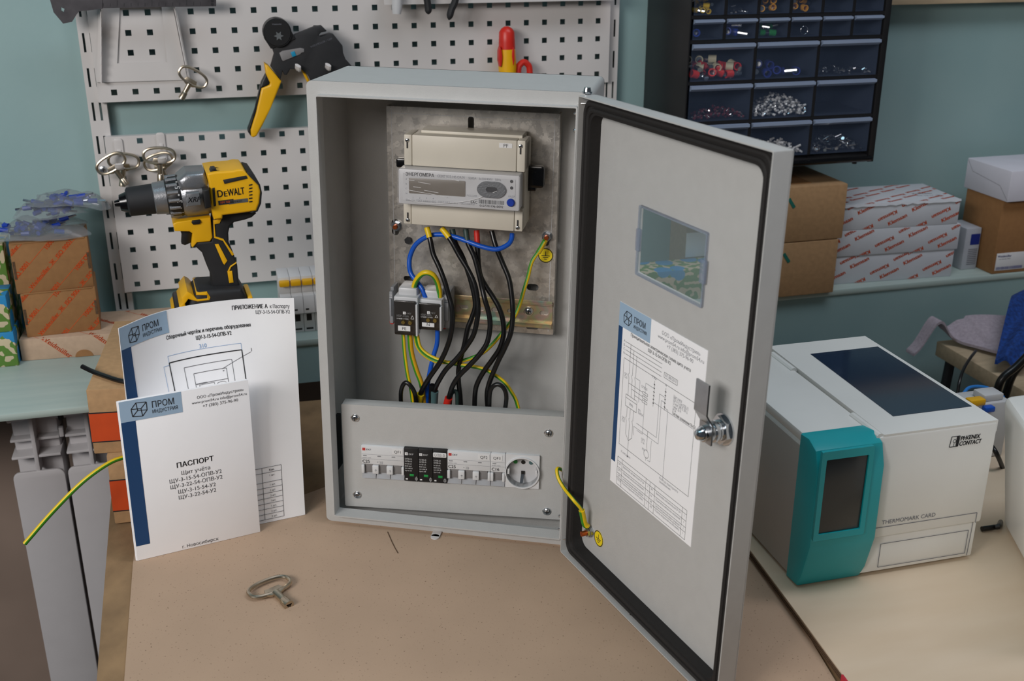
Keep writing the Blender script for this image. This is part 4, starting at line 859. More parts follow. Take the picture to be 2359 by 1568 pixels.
def breaker(name, label, x0, n, cur, tape, lg, tapex):
    F = Frame(DF2.w(x0 + 0.00015, 0, 0), DF2.x); w = n * mod - 0.0003; t = thing(name, label, 'circuit breaker', F, 'modular circuit breakers')
    H = DHt; zt = H * 0.44
    b = MB(); b.box(0, w, 0.0, 0.02, zt, H - 0.0003, 0.0006); b.box(0, w, 0.006, 0.02, 0.0003, zt); b.build('body', M_white, t)
    for i in range(n):
        x = i * mod; b = MB(); b.add([(x + 0.0002, -0.0002, 0.0004), (x + mod - 0.0006, -0.0002, 0.0004), (x + mod - 0.0006, 0.0045, H * 0.19), (x + 0.0002, 0.0045, H * 0.19), (x + 0.0002, 0.008, 0.0004), (x + mod - 0.0006, 0.008, 0.0004), (x + mod - 0.0006, 0.008, H * 0.19), (x + 0.0002, 0.008, H * 0.19)],
              [(0, 1, 2, 3), (4, 7, 6, 5), (0, 4, 5, 1), (3, 2, 6, 7), (0, 3, 7, 4), (1, 5, 6, 2)]); b.build('lower_step', M_midgrey, t)
        b = MB(); b.box(x + mod * 0.22, x + mod * 0.76, 0.002, 0.007, H * 0.17, zt, 0.0005); b.build('toggle', M_switch, t)
        b = MB(); b.box(x + mod * 0.76 if i < n - 1 else x + mod * 0.8, min(x + mod * 1.2, w), -0.002, 0.006, H * 0.17, zt - 0.001, 0.0008)
        if i == 0: b.box(0.0, mod * 0.2, -0.002, 0.006, H * 0.17, zt - 0.001, 0.0008)
        b.build('handle_bar', M_white, t)
    b = MB(); y = -0.0001
    if lg: ekf(b, 0.0015, H * 0.85, 0.0037, y, 3, 1)
    for zz in (0.74, 0.60): b.line((0.0005, H * zz), (w - 0.0005, H * zz), 0.00025, y, 1)
    for i in range(n): b.text('400В', 0.0022, i * mod + 0.002, H * 0.68, y, 'L', 1, 1)
    b.text('50/60Hz 4,5kA', 0.0018, 0.001, H * 0.62, y, 'L', 0, 1); b.text(cur, 0.0056, 0.001, H * 0.48, y, 'L', 1, 0)
    if n > 1: b.text('▾ )))', 0.0045, mod * 1.1, H * 0.48, y, 'L', 0, 2)
    for i in range(n - 1): b.text('↑', 0.0045, (i + 1) * mod, H * 0.24, -0.0022, 'C', 0, 1)
    b.build('printing', [M_ink, M_inkgrey, M_inkgrey, M_red, M_white][:5], t, smooth=0)
    b = MB(); b.box(tapex * w, tapex * w + 0.0135, -0.0004, 0.0002, H * 0.79, H * 0.95); lo = b.build('tape_label', M_label, t)
    b = MB(); b.text(tape, 0.0052, tapex * w + 0.00675, H * 0.825, -0.0005, 'C', 0); b.build('printing', M_ink, lo, smooth=0)
    return t
breaker('circuit_breaker', 'white three-pole breaker labelled QF1 at the left of the row', xs0['QF1'], 3, 'C25', 'QF1', True, 0.72)
breaker('circuit_breaker', 'white three-pole breaker labelled QF2 right of the black modules', xs0['QF2'], 3, 'C25', 'QF2', True, 0.715)
breaker('circuit_breaker', 'narrow single-pole breaker labelled QF3 beside the socket', xs0['QF3'], 1, 'C16', 'QF3', False, 0.03)
for i in range(3):
    F = Frame(DF2.w(xs0['SPD'] + i * mod + 0.0001, -0.001, 0), DF2.x); w = mod - 0.0002; H = DHt
    t = thing('surge_arrester', ('black surge arrester module next to the QF1 breaker', 'middle black surge arrester module of the three', 'black surge arrester module with the OPV-V tape label')[i], 'surge arrester', F, 'surge arrester modules')
    b = MB(); b.box(0, w, 0, 0.02, 0, H + 0.0005, 0.0007); b.build('body', M_black, t)
    b = MB(); b.box(w * 0.38, w * 0.68, -0.0003, 0.0004, H * 0.16, H * 0.23, 0.0002); lab(b.build('status_window', M_greentip, t), 'green status window')
    b = MB(); y = -0.0001
    if i < 2: ekf(b, 0.0012, H * 0.80, 0.0036, y, 0, 0)
    for k, s in enumerate(('ОПВ-В', 'ОПВ-В', 'In=20 кА', '8/20 мкс', 'Uс=400 В', 'Up=2 кВ')): b.text(s, 0.0028 if k < 2 else 0.0022, 0.001, H * (0.66 - k * 0.07), y, 'L', int(k < 2), 0)
    b.poly([(w * 0.85, H * 0.02), (w * 0.85, H * 0.16)], 0.0003, y); b.poly([(w * 0.78, H * 0.05), (w * 0.92, H * 0.05), (w * 0.92, H * 0.12), (w * 0.78, H * 0.12)], 0.0003, y, 0, None, True); b.rect(w * 0.1, w * 0.25, H * 0.05, H * 0.09, y)
    b.build('printing', [M_inkwhite, M_black], t, smooth=0)
    if i == 2:
        b = MB(); b.rprism(rrect(0.0005, w - 0.0008, H * 0.79, H * 0.93, 0.001, 2), -0.0005, 0.0002, 0.0001); lo = b.build('tape_label', M_label, t)
        b = MB(); b.text('ОПВ-В', 0.0048, w * 0.47, H * 0.82, -0.0006, 'C', 0, sx=0.9); b.build('printing', M_inkgrey, lo, smooth=0)
F = Frame(DF2.w(xs0['XS'], 0, 0), DF2.x); w = DWd - xs0['XS']; H = DHt; cx, cz = w * 0.5, H * 0.47; R_ = H * 0.475
so_ = thing('rail_socket', 'white round earthed socket outlet labelled XS at the right end', 'socket', F)
b = MB(); b.prism(rrect(0, w, 0, H, 0.0008, 2), 0.0, 0.02, [circ(cx, cz, R_ * 0.93, 36)]); b.build('body', M_white, so_)
b = MB(); b.prism(circ(cx, cz, R_, 36), -0.002, 0.012, [circ(cx, cz, R_ * 0.93, 36)]); b.build('collar', M_white, so_)
b = MB(); b.prism(circ(cx, cz, R_ * 0.93, 36), 0.011, 0.013); b.build('well_floor', M_pale, so_)
for s in (-1, 1): b = MB(); b.box(cx + s * R_ * 0.80 - 0.0012, cx + s * R_ * 0.80 + 0.0012, 0.0, 0.011, cz - 0.003, cz + 0.004, 0.0004); b.build('guide_rib', M_white, so_)
for k, m_ in ((-1, M_fgreen), (0, M_fblack), (1, M_slteal)): b = MB(); b.cyl((cx + k * R_ * 0.45, 0.0112, cz + R_ * 0.42), (cx + k * R_ * 0.45, 0.0102, cz + R_ * 0.42), 0.0026, seg=16); b.build('contact_hole', m_, so_)
b = MB(); b.box(cx - 0.0022, cx + 0.0022, 0.0095, 0.012, cz - R_ * 0.35, cz - R_ * 0.15); b.build('earth_slot', M_black, so_)
b = MB(); b.add([(cx - 0.0022, 0.010, cz - R_ * 0.3), (cx + 0.0016, 0.010, cz - R_ * 0.3), (cx + 0.0006, 0.002, cz - R_ * 0.75), (cx - 0.003, 0.002, cz - R_ * 0.75), (cx - 0.0022, 0.0106, cz - R_ * 0.33), (cx + 0.0016, 0.0106, cz - R_ * 0.33), (cx + 0.0006, 0.0026, cz - R_ * 0.78), (cx - 0.003, 0.0026, cz - R_ * 0.78)], [(0, 3, 2, 1), (4, 5, 6, 7), (0, 1, 5, 4), (1, 2, 6, 5), (2, 3, 7, 6), (3, 0, 4, 7)]); b.build('earth_clip', M_chrome, so_)
b = MB(); b.box(cx - 0.0065, cx + 0.0065, 0.0108, 0.0113, cz + R_ * 0.62, cz + R_ * 0.86); lo = b.build('tape_label', M_cream, so_)
b = MB(); b.text('XS', 0.0046, cx, cz + R_ * 0.66, 0.0106, 'C', 0); b.build('printing', M_ink, lo, smooth=0)

# ------------------------------------------------------------------ perforated panels and tools on the wall
PH, PV, HS = 0.031, 0.028907, 0.0043
def pegboard(label, x0, x1, z0, z1, hx0, hz0, ncol, nrow, M=None):
    t = thing('perforated_panel', label, 'panel', WF, 'perforated tool panels')
    xs = [x0]; zs = [z0]
    for c in range(ncol): xs += [hx0 + c * PH - HS, hx0 + c * PH + HS]
    for r in reversed(range(nrow)): zs += [hz0 - r * PV - HS, hz0 - r * PV + HS]
    xs.append(x1); zs.append(z1)
    b = MB(); b.grid(xs, zs, lambda i, j: not (i % 2 == 1 and j % 2 == 1), 0.0, 0.0015); b.build('sheet', M_pegwhite, t, smooth=0)
    b = MB(); b.box(x0, x1, 0.0015, 0.012, z0, z0 + 0.0015); b.box(x0, x1, 0.0015, 0.012, z1 - 0.0015, z1); b.box(x0, x0 + 0.0015, 0.0015, 0.012, z0, z1); b.box(x1 - 0.0015, x1, 0.0015, 0.012, z0, z1); b.build('folded_edge', M_pegwhite, t, smooth=0)
pegboard('upper white perforated panel with the hanging crimping tool', -0.0546, 0.765, -0.130, 0.052, -0.031, PV, 26, 6)
pegboard('lower white perforated panel behind the drill', -0.0541, 0.765, -0.434, -0.1825, -0.0336, -0.19056, 26, 9)
def upright(label, x0, sx):
    t = thing('slotted_upright', label, 'upright', WF, 'slotted uprights'); w = 0.0275
    xs = [x0, x0 + sx[0] - 0.0017, x0 + sx[0] + 0.0017, x0 + sx[1] - 0.0017, x0 + sx[1] + 0.0017, x0 + w]; zs = [-0.49]
    for k in reversed(range(-2, 9)): zc = -0.0426 - 0.0513 * k; zs += [zc - 0.014, zc + 0.014]
    zs.append(0.08)
    b = MB(); b.grid(xs, zs, lambda i, j: not (i % 2 == 1 and j % 2 == 1), 0.0125, 0.014); b.box(x0, x0 + 0.0015, 0.014, 0.03, -0.49, 0.08); b.box(x0 + w - 0.0015, x0 + w, 0.014, 0.03, -0.49, 0.08); b.build('channel', M_pegwhite, t, smooth=0)
    for z in (-0.235, 0.03): screw(t, x0 + w * 0.35, 0.0125, z - 0.0, 0.0058, 0.002, 'fixing_screw', M_steel)
upright('slotted white wall upright at the left end of the panels', -0.0725, (0.0072, 0.0178)); upright('slotted white wall upright at the right end of the panels', 0.758, (0.009, 0.020))
# small white rail at the top of the upper panel
x0, z0 = WF.px(885, 9, -0.03); x1, z1 = WF.px(1413, 4, -0.03)
t = thing('tool_rail', 'white folded tool rail along the top of the upper panel', 'rail', WF); b = MB(); b.box(x0, x1, -0.03, -0.0285, z0 - 0.001, z0 + 0.02); b.box(x0, x1, -0.03, 0.0, z0 + 0.018, z0 + 0.0195); b.build('rail', M_pegwhite, t, smooth=0)
b = MB(); b.box(x0, x1, -0.0302, -0.0285, z0 - 0.0015, z0 + 0.0005); b.build('front_edge', M_pegwhite, t)
# white file holder: trapezoid back plate with two serrated wings
t = thing('tool_holder', 'white sheet metal holder with serrated wings on the upper panel', 'holder', WF)
def wp(u, v, y=0): return WF.px(u, v, y)
o_ = [wp(222, 190, -0.003), wp(432, 184, -0.003), wp(392, -12, -0.003), wp(228, -8, -0.003)]; i_ = [wp(270, 146, -0.003), wp(385, 143, -0.003), wp(372, 16, -0.003), wp(276, 16, -0.003)]
b = MB(); b.prism(o_, -0.003, -0.0018, [i_]); b.build('back_plate', M_pegwhite, t, smooth=0)
def wing(pa, pb, n=9, d=0.022):
    b = MB(); (xa, za), (xb, zb_) = pa, pb; fr = []; 
    for k in range(n + 1):
        f = k / n; x = xa + (xb - xa) * f; z = za + (zb_ - za) * f; fr.append((x, z, d * (1 - 0.55 * f)))
    for k in range(n):
        (x, z, e), (x2, z2, e2) = fr[k], fr[k + 1]
        b.add([(x, -0.003, z), (x, -0.003 - e, z), (x2, -0.003 - e2 - 0.004, z2), (x2, -0.003, z2), (x + 0.0012, -0.003, z), (x + 0.0012, -0.003 - e, z), (x2 + 0.0012, -0.003 - e2 - 0.004, z2), (x2 + 0.0012, -0.003, z2)],
              [(0, 1, 2, 3), (4, 7, 6, 5), (0, 4, 5, 1), (1, 5, 6, 2), (2, 6, 7, 3), (3, 7, 4, 0)])
    return b
wing(wp(234, -8), wp(234, 188)).build('serrated_wing', M_pegwhite, t, smooth=0); wing(wp(396, -12), wp(434, 182)).build('serrated_wing', M_pegwhite, t, smooth=0)
# caliper lying on the holder
t = thing('vernier_caliper', 'dark steel vernier caliper lying across the white holder', 'caliper', WF)
def cpx(*P_): return [WF.px(u, v, -0.034) for u, v in P_]
b = MB(); b.prism(cpx((160, 20), (498, 14), (498, -10), (160, -8)), -0.036, -0.033); M_cal = mat('worn_tool_steel', (96, 94, 98), 0.42, 0.8, 0.15, 60); b.build('beam', M_cal, t)
b = MB(); b.prism(cpx((113, -10), (124, 28), (146, 54), (166, 50), (176, 34), (182, 26), (236, 20), (236, -10)), -0.037, -0.031, [cpx((141, 16), (141, 24), (147, 28), (149, 20))]); b.build('jaw', M_cal, t)
b = MB()
for k in range(18): u = 190 + k * 16; a, c = WF.px(u, 16 - k * 0.2, -0.0362), WF.px(u, (8 if k % 5 else 2) - k * 0.2, -0.0362); b.line(a, c, 0.0005, -0.0362)
for v in (2, 10): x, z = WF.px(489, v, -0.0362); b.cyl((x, -0.036, z), (x, -0.0364, z), 0.0022, seg=8)
b.build('graduation', M_ink, t, smooth=0)

# keys: an oval bow, a web, a shank and a triangular socket
def key_mesh():
    t = thing('cabinet_key', 'nickel cabinet key', 'key', G)
    st = [(0.0245 * (abs(cos(a)) ** 0.8) * (1 if cos(a) > 0 else -1), 0.0125 * (abs(sin(a)) ** 0.8) * (1 if sin(a) > 0 else -1) + 0.0125) for a in [2 * pi * k / 40 for k in range(40)]]
    b = MB(); b.tube([(x, 0, z) for x, z in st], 0.0024, 8, closed=True); b.build('bow', M_nickel, t)
    b = MB(); b.rprism([(-0.0125, -0.0005), (-0.006, -0.004), (0.006, -0.004), (0.0125, -0.0005), (0.009, 0.0085), (-0.009, 0.0085)], -0.0016, 0.0016, 0.0005); b.build('web', M_nickel, t)
    b = MB(); b.lathe([(0, 0.0046), (0.55, 0.0042), (0.6, 0.0052), (1, 0.0058)], (0, 0, -0.001), (0, 0, -0.030), 16, caps=False); b.build('shank', M_nickel, t)
    b = MB(); tri = [(0.0042 * sin(k * 2 * pi / 3), 0.0042 * cos(k * 2 * pi / 3)) for k in range(3)][::-1]; b.prism(circ(0, 0, 0.0058, 18), 0, 0.0012, [tri])
    for i, (x, y, z) in enumerate(b.v): b.v[i] = (x, z, -0.030 + y)
    b.box(-0.004, 0.004, -0.004, 0.004, -0.0255, -0.0245, m=1); lab(b.build('socket', [M_nickel, M_black], t), 'triangular key socket')
    return t
K0 = key_mesh()
# on the cardboard: lies flat
kx, ky = G.pz(630, 1362, 0.003); tx, ty = G.pz(690, 1412, 0.004); dk = V((tx - kx, ty - ky)).normalized()
ez = V((-dk.x, -dk.y, 0.06)).normalized(); ex = V((0, 0, 1)).cross(V((dk.x, dk.y, 0))) * 1; KF = Frame((kx, ky, 0.0045), ex, ez)
K0.matrix_world = KF.M @ Matrix.Translation((0, 0, -0.004)); K0['label'] = 'nickel cabinet key lying alone on the cardboard sheet'
def hang(u, v, y, ang, label, s=1.0, yaw=0.0, group='hanging cabinet keys'):
    x, z = WF.px(u, v, y); F = WF.sub(x, y, z); k = copy_tree(K0, F.M @ Matrix.Rotation(yaw, 4, 'Z') @ Matrix.Rotation(ang, 4, 'Y') @ Matrix.Scale(s, 4)); k['label'] = label; k['group'] = group; return k
hang(437, 192, -0.026, radians(33), 'nickel key hanging from the serrated wing of the holder', 0.88)
hang(266, 391, -0.030, radians(-28), 'front nickel key on the left panel hook', 0.92); hang(284, 388, -0.014, radians(10), 'rear nickel key behind another on the left hook', 0.92, 0.2)
hang(368, 376, -0.030, radians(3), 'front nickel key with wide bow on the right panel hook', 0.95); hang(372, 388, -0.014, radians(-18), 'rear nickel key half hidden on the right hook', 0.92, -0.2)
for u, v, lb in ((275, 352, 'white strap hook holding keys near the left panel edge'), (372, 338, 'white strap hook holding keys, second from the left')):
    x, z = WF.px(u, v, -0.003); t = thing('panel_hook', lb, 'hook', WF.sub(x, 0, z), 'white panel hooks')
    b = MB(); b.rprism(rrect(-0.0065, 0.0065, -0.02, 0.022, 0.004, 3), -0.003, -0.0005, 0.0005); b.build('strap', M_pegwhite, t)
    b = MB(); b.tube(cr([(0, -0.002, -0.016), (0, -0.016, -0.021), (0, -0.034, -0.018), (0, -0.039, -0.010)], 4), 0.0062, 8, flat=0.35); b.build('tongue', M_pegwhite, t)
    b = MB(); b.box(-0.003, 0.003, -0.0045, -0.0025, -0.004, 0.005, 0.0008); b.build('tab', M_pegwhite, t)

# crimping tool
def cz(x, y): return (560 + x / 5.225, 30 + y / 5.225)
CY = -0.030
def cpl(L, y=CY): return [WF.px(*cz(*p), y) for p in L]
t = thing('crimping_tool', 'black crimping tool with yellow handles hung on the panel', 'crimper', WF)
body = cpl([(330, 640), (372, 490), (345, 410), (372, 345), (620, 258), (850, 165), (940, 148), (998, 205), (985, 217), (930, 228), (900, 262), (925, 277), (1040, 240), (1080, 248), (1188, 385), (1195, 470), (1225, 545), (1310, 640), (1290, 760), (820, 830), (780, 740), (700, 672), (560, 662), (545, 690), (520, 735), (490, 735), (470, 690), (445, 795)])
b = MB(); b.rprism(body, CY - 0.011, CY + 0.011, 0.002); b.build('body', M_softblack, t)
hc = WF.px(*cz(405, 225), CY); hr = abs(WF.px(*cz(575, 225), CY)[0] - hc[0])
b = MB(); b.prism(circ(*hc, hr, 36), CY - 0.016, CY + 0.012); b.cyl((hc[0], CY - 0.016, hc[1]), (hc[0], CY - 0.0175, hc[1]), hr * 0.94, hr * 0.9, seg=36)
b.prism(cpl([(250, 300), (330, 420), (620, 300), (560, 180)]), CY - 0.013, CY + 0.010); b.build('head_disc', M_black, t)
st_ = []; sc_ = WF.px(*cz(420, 262), CY)
for k in range(12): a = pi * k / 6; r_ = 0.0072 if k % 2 == 0 else 0.0036; st_.append((sc_[0] + r_ * cos(a), sc_[1] + r_ * sin(a)))
b = MB(); b.prism(st_, CY - 0.0182, CY - 0.017); lab(b.build('die_star', M_steel, t), 'small steel star of the crimp die')
b = MB(); b.text('Weidmüller', 0.0030, hc[0], hc[1] + hr * 0.55, CY - 0.0177, 'C', 0); x, z = WF.px(*cz(815, 420), CY - 0.0112); b.text('WEIDMÜLLER / 2209', 0.0042, x, z, CY - 0.0113, 'L', 1, rot=0.34, sx=0.95); b.build('lettering', M_inkgrey, t, smooth=0)
b = MB(); b.rprism(cpl([(435, 480), (470, 455), (690, 418), (735, 430), (735, 470), (700, 478), (690, 495), (480, 578), (465, 560)], CY - 0.011), CY - 0.0122, CY - 0.010, 0.0006); b.build('ratchet_window', M_switch, t)
b = MB(); b.rprism(cpl([(572, 470), (620, 458), (640, 515), (592, 528)], CY - 0.0124), CY - 0.0132, CY - 0.010, 0.0004); lab(b.build('adjuster', mat('adjuster_blue', (20, 140, 180), 0.4), t), 'small blue adjuster')
hy_ = cpl([(250, 590), (300, 622), (455, 810), (420, 900), (330, 1130), (230, 1330), (158, 1465), (120, 1485), (92, 1470), (84, 1390), (150, 1190), (200, 970), (216, 890), (312, 852), (318, 825), (270, 725)])
b = MB(); b.rprism(hy_, CY - 0.012, CY + 0.012, 0.004, seg=3); b.build('handle', M_yellow, t)
b = MB(); b.rprism(cpl([(270, 725), (318, 830), (308, 858), (216, 893), (200, 975), (150, 1190), (88, 1380), (100, 1430), (90, 1468), (55, 1420), (52, 1390), (140, 1150), (198, 900), (215, 830)]), CY - 0.010, CY + 0.010, 0.003); b.build('handle_grip', M_black, t)
b = MB(); b.rprism(cpl([(690, 668), (730, 680), (800, 810), (770, 830)], CY + 0.006), CY, CY + 0.012, 0.002); lab(b.build('moving_handle', M_yellow, t), 'rear yellow handle mostly hidden')
for u, v in ((686, 160), (755, 158)):
    x, z = WF.px(u, v, -0.04); t2 = thing('panel_hook', 'white hook tip under the crimping tool, ' + ('left one' if u < 700 else 'beside the cabinet corner'), 'hook', WF.sub(x, 0, z), 'white panel hooks'); b = MB(); b.tube(cr([(0, 0, 0.004), (0, -0.02, 0.0), (0, -0.044, 0.001), (0, -0.05, 0.007)], 4), 0.0058, 8, flat=0.5); b.build('tongue', M_pegwhite, t2)

# screwdriver, red tool, pliers handles, grey cable
def lathe_wf(t, name, prof, u0, v0, u1, v1, y, m, mlist=None, seg=20):
    a = WF.px(u0, v0, y); c = WF.px(u1, v1, y); b = MB(); b.lathe(prof, (a[0], y, a[1]), (c[0], y, c[1]), seg, mlist=mlist); return b.build(name, m, t)
t = thing('screwdriver', 'red and yellow screwdriver handle standing behind the cabinet', 'screwdriver', WF)
lathe_wf(t, 'handle', [(0, 0.004), (0.03, 0.009), (0.08, 0.0125), (0.22, 0.0132), (0.31, 0.0136), (0.33, 0.0136), (0.6, 0.0148), (0.9, 0.0125), (1.0, 0.0122)], 1167, 61, 1170, 215, -0.022, [M_red, M_yellow], [0, 0, 0, 0, 0, 1, 1, 1])
lathe_wf(t, 'blade', [(0, 0.003), (1, 0.003)], 1170, 214, 1170, 262, -0.022, M_steel)
for s in (-1, 1):
    b = MB(); pts = [WF.px(1167 + s * k, v, -0.033) for k, v in ((15, 108), (12, 116), (10, 132), (12, 150), (15, 154), (18, 140), (18, 118))]; b.rprism(pts if s > 0 else pts[::-1], -0.0352, -0.022, 0.001); lab(b.build('grip_inset', M_red, t), 'red soft grip inset')
t = thing('red_cable_knife', 'red looped tool tip standing beside the screwdriver', 'tool', WF); b = MB(); b.tube(cr([(lambda q: (q[0], -0.02, q[1]))(WF.px(u, v, -0.02)) for u, v in ((1193, 210), (1194, 160), (1199, 148), (1207, 143), (1215, 148), (1220, 160), (1221, 210))], 5), 0.0052, 10); b.build('loop', M_red, t)
t = thing('pliers', 'pair of black plier handles hanging from the tool rail', 'pliers', WF)
for P_ in (((975, -40), (982, -10), (986, 15), (987, 33)), ((1052, -40), (1049, 0), (1040, 22), (1034, 46))):
    b = MB(); C_ = cr([(lambda q: (q[0], -0.045, q[1]))(WF.px(u, v, -0.045)) for u, v in P_], 6); b.tube(C_, [0.0055] * (len(C_) - 3) + [0.0048, 0.0036, 0.001], 10); b.build('handle', M_softblack, t)
b = MB(); x, z = WF.px(1013, -60, -0.045); b.cyl((x, -0.052, z), (x, -0.038, z), 0.012, seg=16); b.build('pivot', M_steel, t)
t = thing('grey_marker', 'grey translucent rod hanging at the left of the plier handles', 'rod', WF); lathe_wf(t, 'barrel', [(0, 0.0085), (0.8, 0.008), (1, 0.0065)], 916, -40, 914, 32, -0.04, M_pale)

# ------------------------------------------------------------------ cartons
def clip(b, x0, x1, z0, z1):
    bm = bmesh.new(); vs = [bm.verts.new(v) for v in b.v]; ml = bm.faces.layers.int.new('mi')
    for f, m in zip(b.f, b.m):
        try: q = bm.faces.new([vs[i] for i in f]); q[ml] = m
        except ValueError: pass
    for co, no in (((x0, 0, 0), (-1, 0, 0)), ((x1, 0, 0), (1, 0, 0)), ((0, 0, z0), (0, 0, -1)), ((0, 0, z1), (0, 0, 1))):
        bmesh.ops.bisect_plane(bm, geom=bm.verts[:] + bm.edges[:] + bm.faces[:], plane_co=co, plane_no=no, clear_outer=True)
    r = MB(); bm.verts.index_update(); r.v = [tuple(v.co) for v in bm.verts]; r.f = [tuple(v.index for v in f.verts) for f in bm.faces]; r.m = [f[ml] for f in bm.faces]; bm.free(); return r
def cframe(F, z0, bl, br, tl, y=None):
    p = F.pz(*bl, z0); q = F.pz(*br, z0); yaw = atan2(q[1] - p[1], q[0] - p[0]); f = F.sub(p[0], p[1], z0, yaw)
    return f, sqrt((q[0] - p[0]) ** 2 + (q[1] - p[1]) ** 2), f.px(*tl, 0)[1]
TOP = Matrix(((1, 0, 0, 0), (0, 0, 1, 0), (0, -1, 0, 0), (0, 0, 0, 1)))       # prints made in x,z laid onto a top face: (x,y,z)->(x,z,-y)
def top_map(b, h):
    for i, (x, y, z) in enumerate(b.v): b.v[i] = (x, z, h - y)
    return b
def side_map(b, w):                                                        # onto the right side face
    for i, (x, y, z) in enumerate(b.v): b.v[i] = (w - y, x, z)
    return b
def carton(name, label, F, w, d, h, m, group=None, bev=0.0015, flap=True, cat='box'):
    t = thing(name, label, cat, F, group)
    b = MB(); b.box(0, w, 0, d, 0, h, bev); b.build('carton', m, t)
    return t
def words(b, w, h, word, size, ang, dx, dz, m=0, flip=True, y=-0.0003, bold=1, shear=0.0):
    vs, fs, L = glyphs(word, bold); L *= size; c, s = cos(ang), sin(ang); row = 0
    for j in range(-12, 14):
        for i in range(-8, 10):
            px_ = w / 2 + (i * dx + (j % 2) * dx / 2) * c - j * dz * s; pz_ = h / 2 + (i * dx + (j % 2) * dx / 2) * s + j * dz * c
            if -L < px_ < w + L and -L < pz_ < h + L:
                if flip and (i + j) % 2: b.text(word, size, px_ + L / 2 * c, pz_ + L / 2 * s, y, 'L', bold, m, rot=ang + pi)
                else: b.text(word, size, px_ - L / 2 * c, pz_ - L / 2 * s, y, 'L', bold, m, rot=ang)
    return b
def diag(b, w, h, ang, step, lw, m=0, y=-0.0003):
    c, s = cos(ang), sin(ang)
    for j in range(-20, 21):
        o = V((w / 2 - j * step * s, h / 2 + j * step * c)); b.line((o.x - c, o.y - s), (o.x + c, o.y + s), lw, y, m)
    return b
def weid(w, h, ang, seed=0.0):
    b = MB(); diag(b, w, h, ang, 0.026, 0.0007); words(b, w, h, 'Weidmüller  Ж  ISO 9001', 0.0088, ang, 0.125, 0.026, 0, True, -0.0003, 2); b = clip(b, 0.001, w - 0.001, 0.001, h - 0.001); return b

# ---- sill on the left
fA, wA, hA = cframe(WF, TS, (51, 832), (247, 817), (45, 783))
wA = 0.245; tA = carton('flat_carton', 'flat pale cardboard box printed in orange under two brown boxes', fA, wA, 0.105, hA, M_cardlt, 'printed brown cartons')
b = MB(); diag(b, wA, hA, -0.75, 0.05, 0.0006); words(b, wA, hA, 'Weidmüller  Ж', 0.0105, -0.75, 0.09, 0.05, 0, False); clip(b, 0.001, wA - 0.001, 0.001, hA - 0.001).build('printing', M_orange, tA, smooth=0)
b = MB(); diag(b, wA, 0.1, -0.75, 0.05, 0.0006); words(b, wA, 0.1, 'Weidmüller  Ж', 0.0105, -0.75, 0.09, 0.05, 0, False); top_map(clip(b, 0.001, wA - 0.001, 0.001, 0.10), hA).build('printing', M_orange, tA, smooth=0)
b = MB(); x, z = fA.px(195, 822, -0.0004); b.prism([(x + 0.013 * cos(a), 0.0005 + 0.011 * sin(a)) for a in [pi * k / 12 for k in range(13)]], -0.0005, 0.0004); lab(b.build('thumb_notch', M_carddk, tA), 'half-round thumb notch')
zB = TS + hA
fB, wB, hB = cframe(WF, zB, (63, 778), (233, 759), (47, 678))
tB = carton('printed_carton', 'lower of two stacked brown boxes with orange diagonal print', fB, wB, 0.085, hB, M_carddk, 'printed brown cartons')
weid(wB, hB, 0.80).build('printing', M_orange, tB, smooth=0)
zC = zB + hB
fC, wC, hC = cframe(WF, zC, (40, 667), (219, 660), (25, 562)); wC = wB * 1.03
fC = fB.sub(-0.004, 0.001, hB, 0.02); hC = fC.px(25, 562, 0)[1]
tC = carton('printed_carton', 'upper brown box with orange print carrying the bags', fC, wC, 0.085, hC, M_carddk, 'printed brown cartons')
weid(wC, hC, 0.80).build('printing', M_orange, tC, smooth=0)
for t_, w_, h_ in ((tB, wB, hB), (tC, wC, hC)):
    b = MB(); b.box(w_ - 0.0042, w_ - 0.001, -0.0006, 0.0006, h_ * 0.38, h_ * 0.7); b.build('tab_slot', M_cardedge, t_)
    b = MB(); b.box(0.001, 0.0042, -0.0006, 0.0006, h_ * 0.3, h_ * 0.65); b.build('tab_slot', M_cardedge, t_)
    b = MB(); b.box(0.004, w_ - 0.004, -0.0008, 0.002, h_ - 0.0012, h_ + 0.0006, 0.0003); b.build('lid_edge', M_carddk, t_)
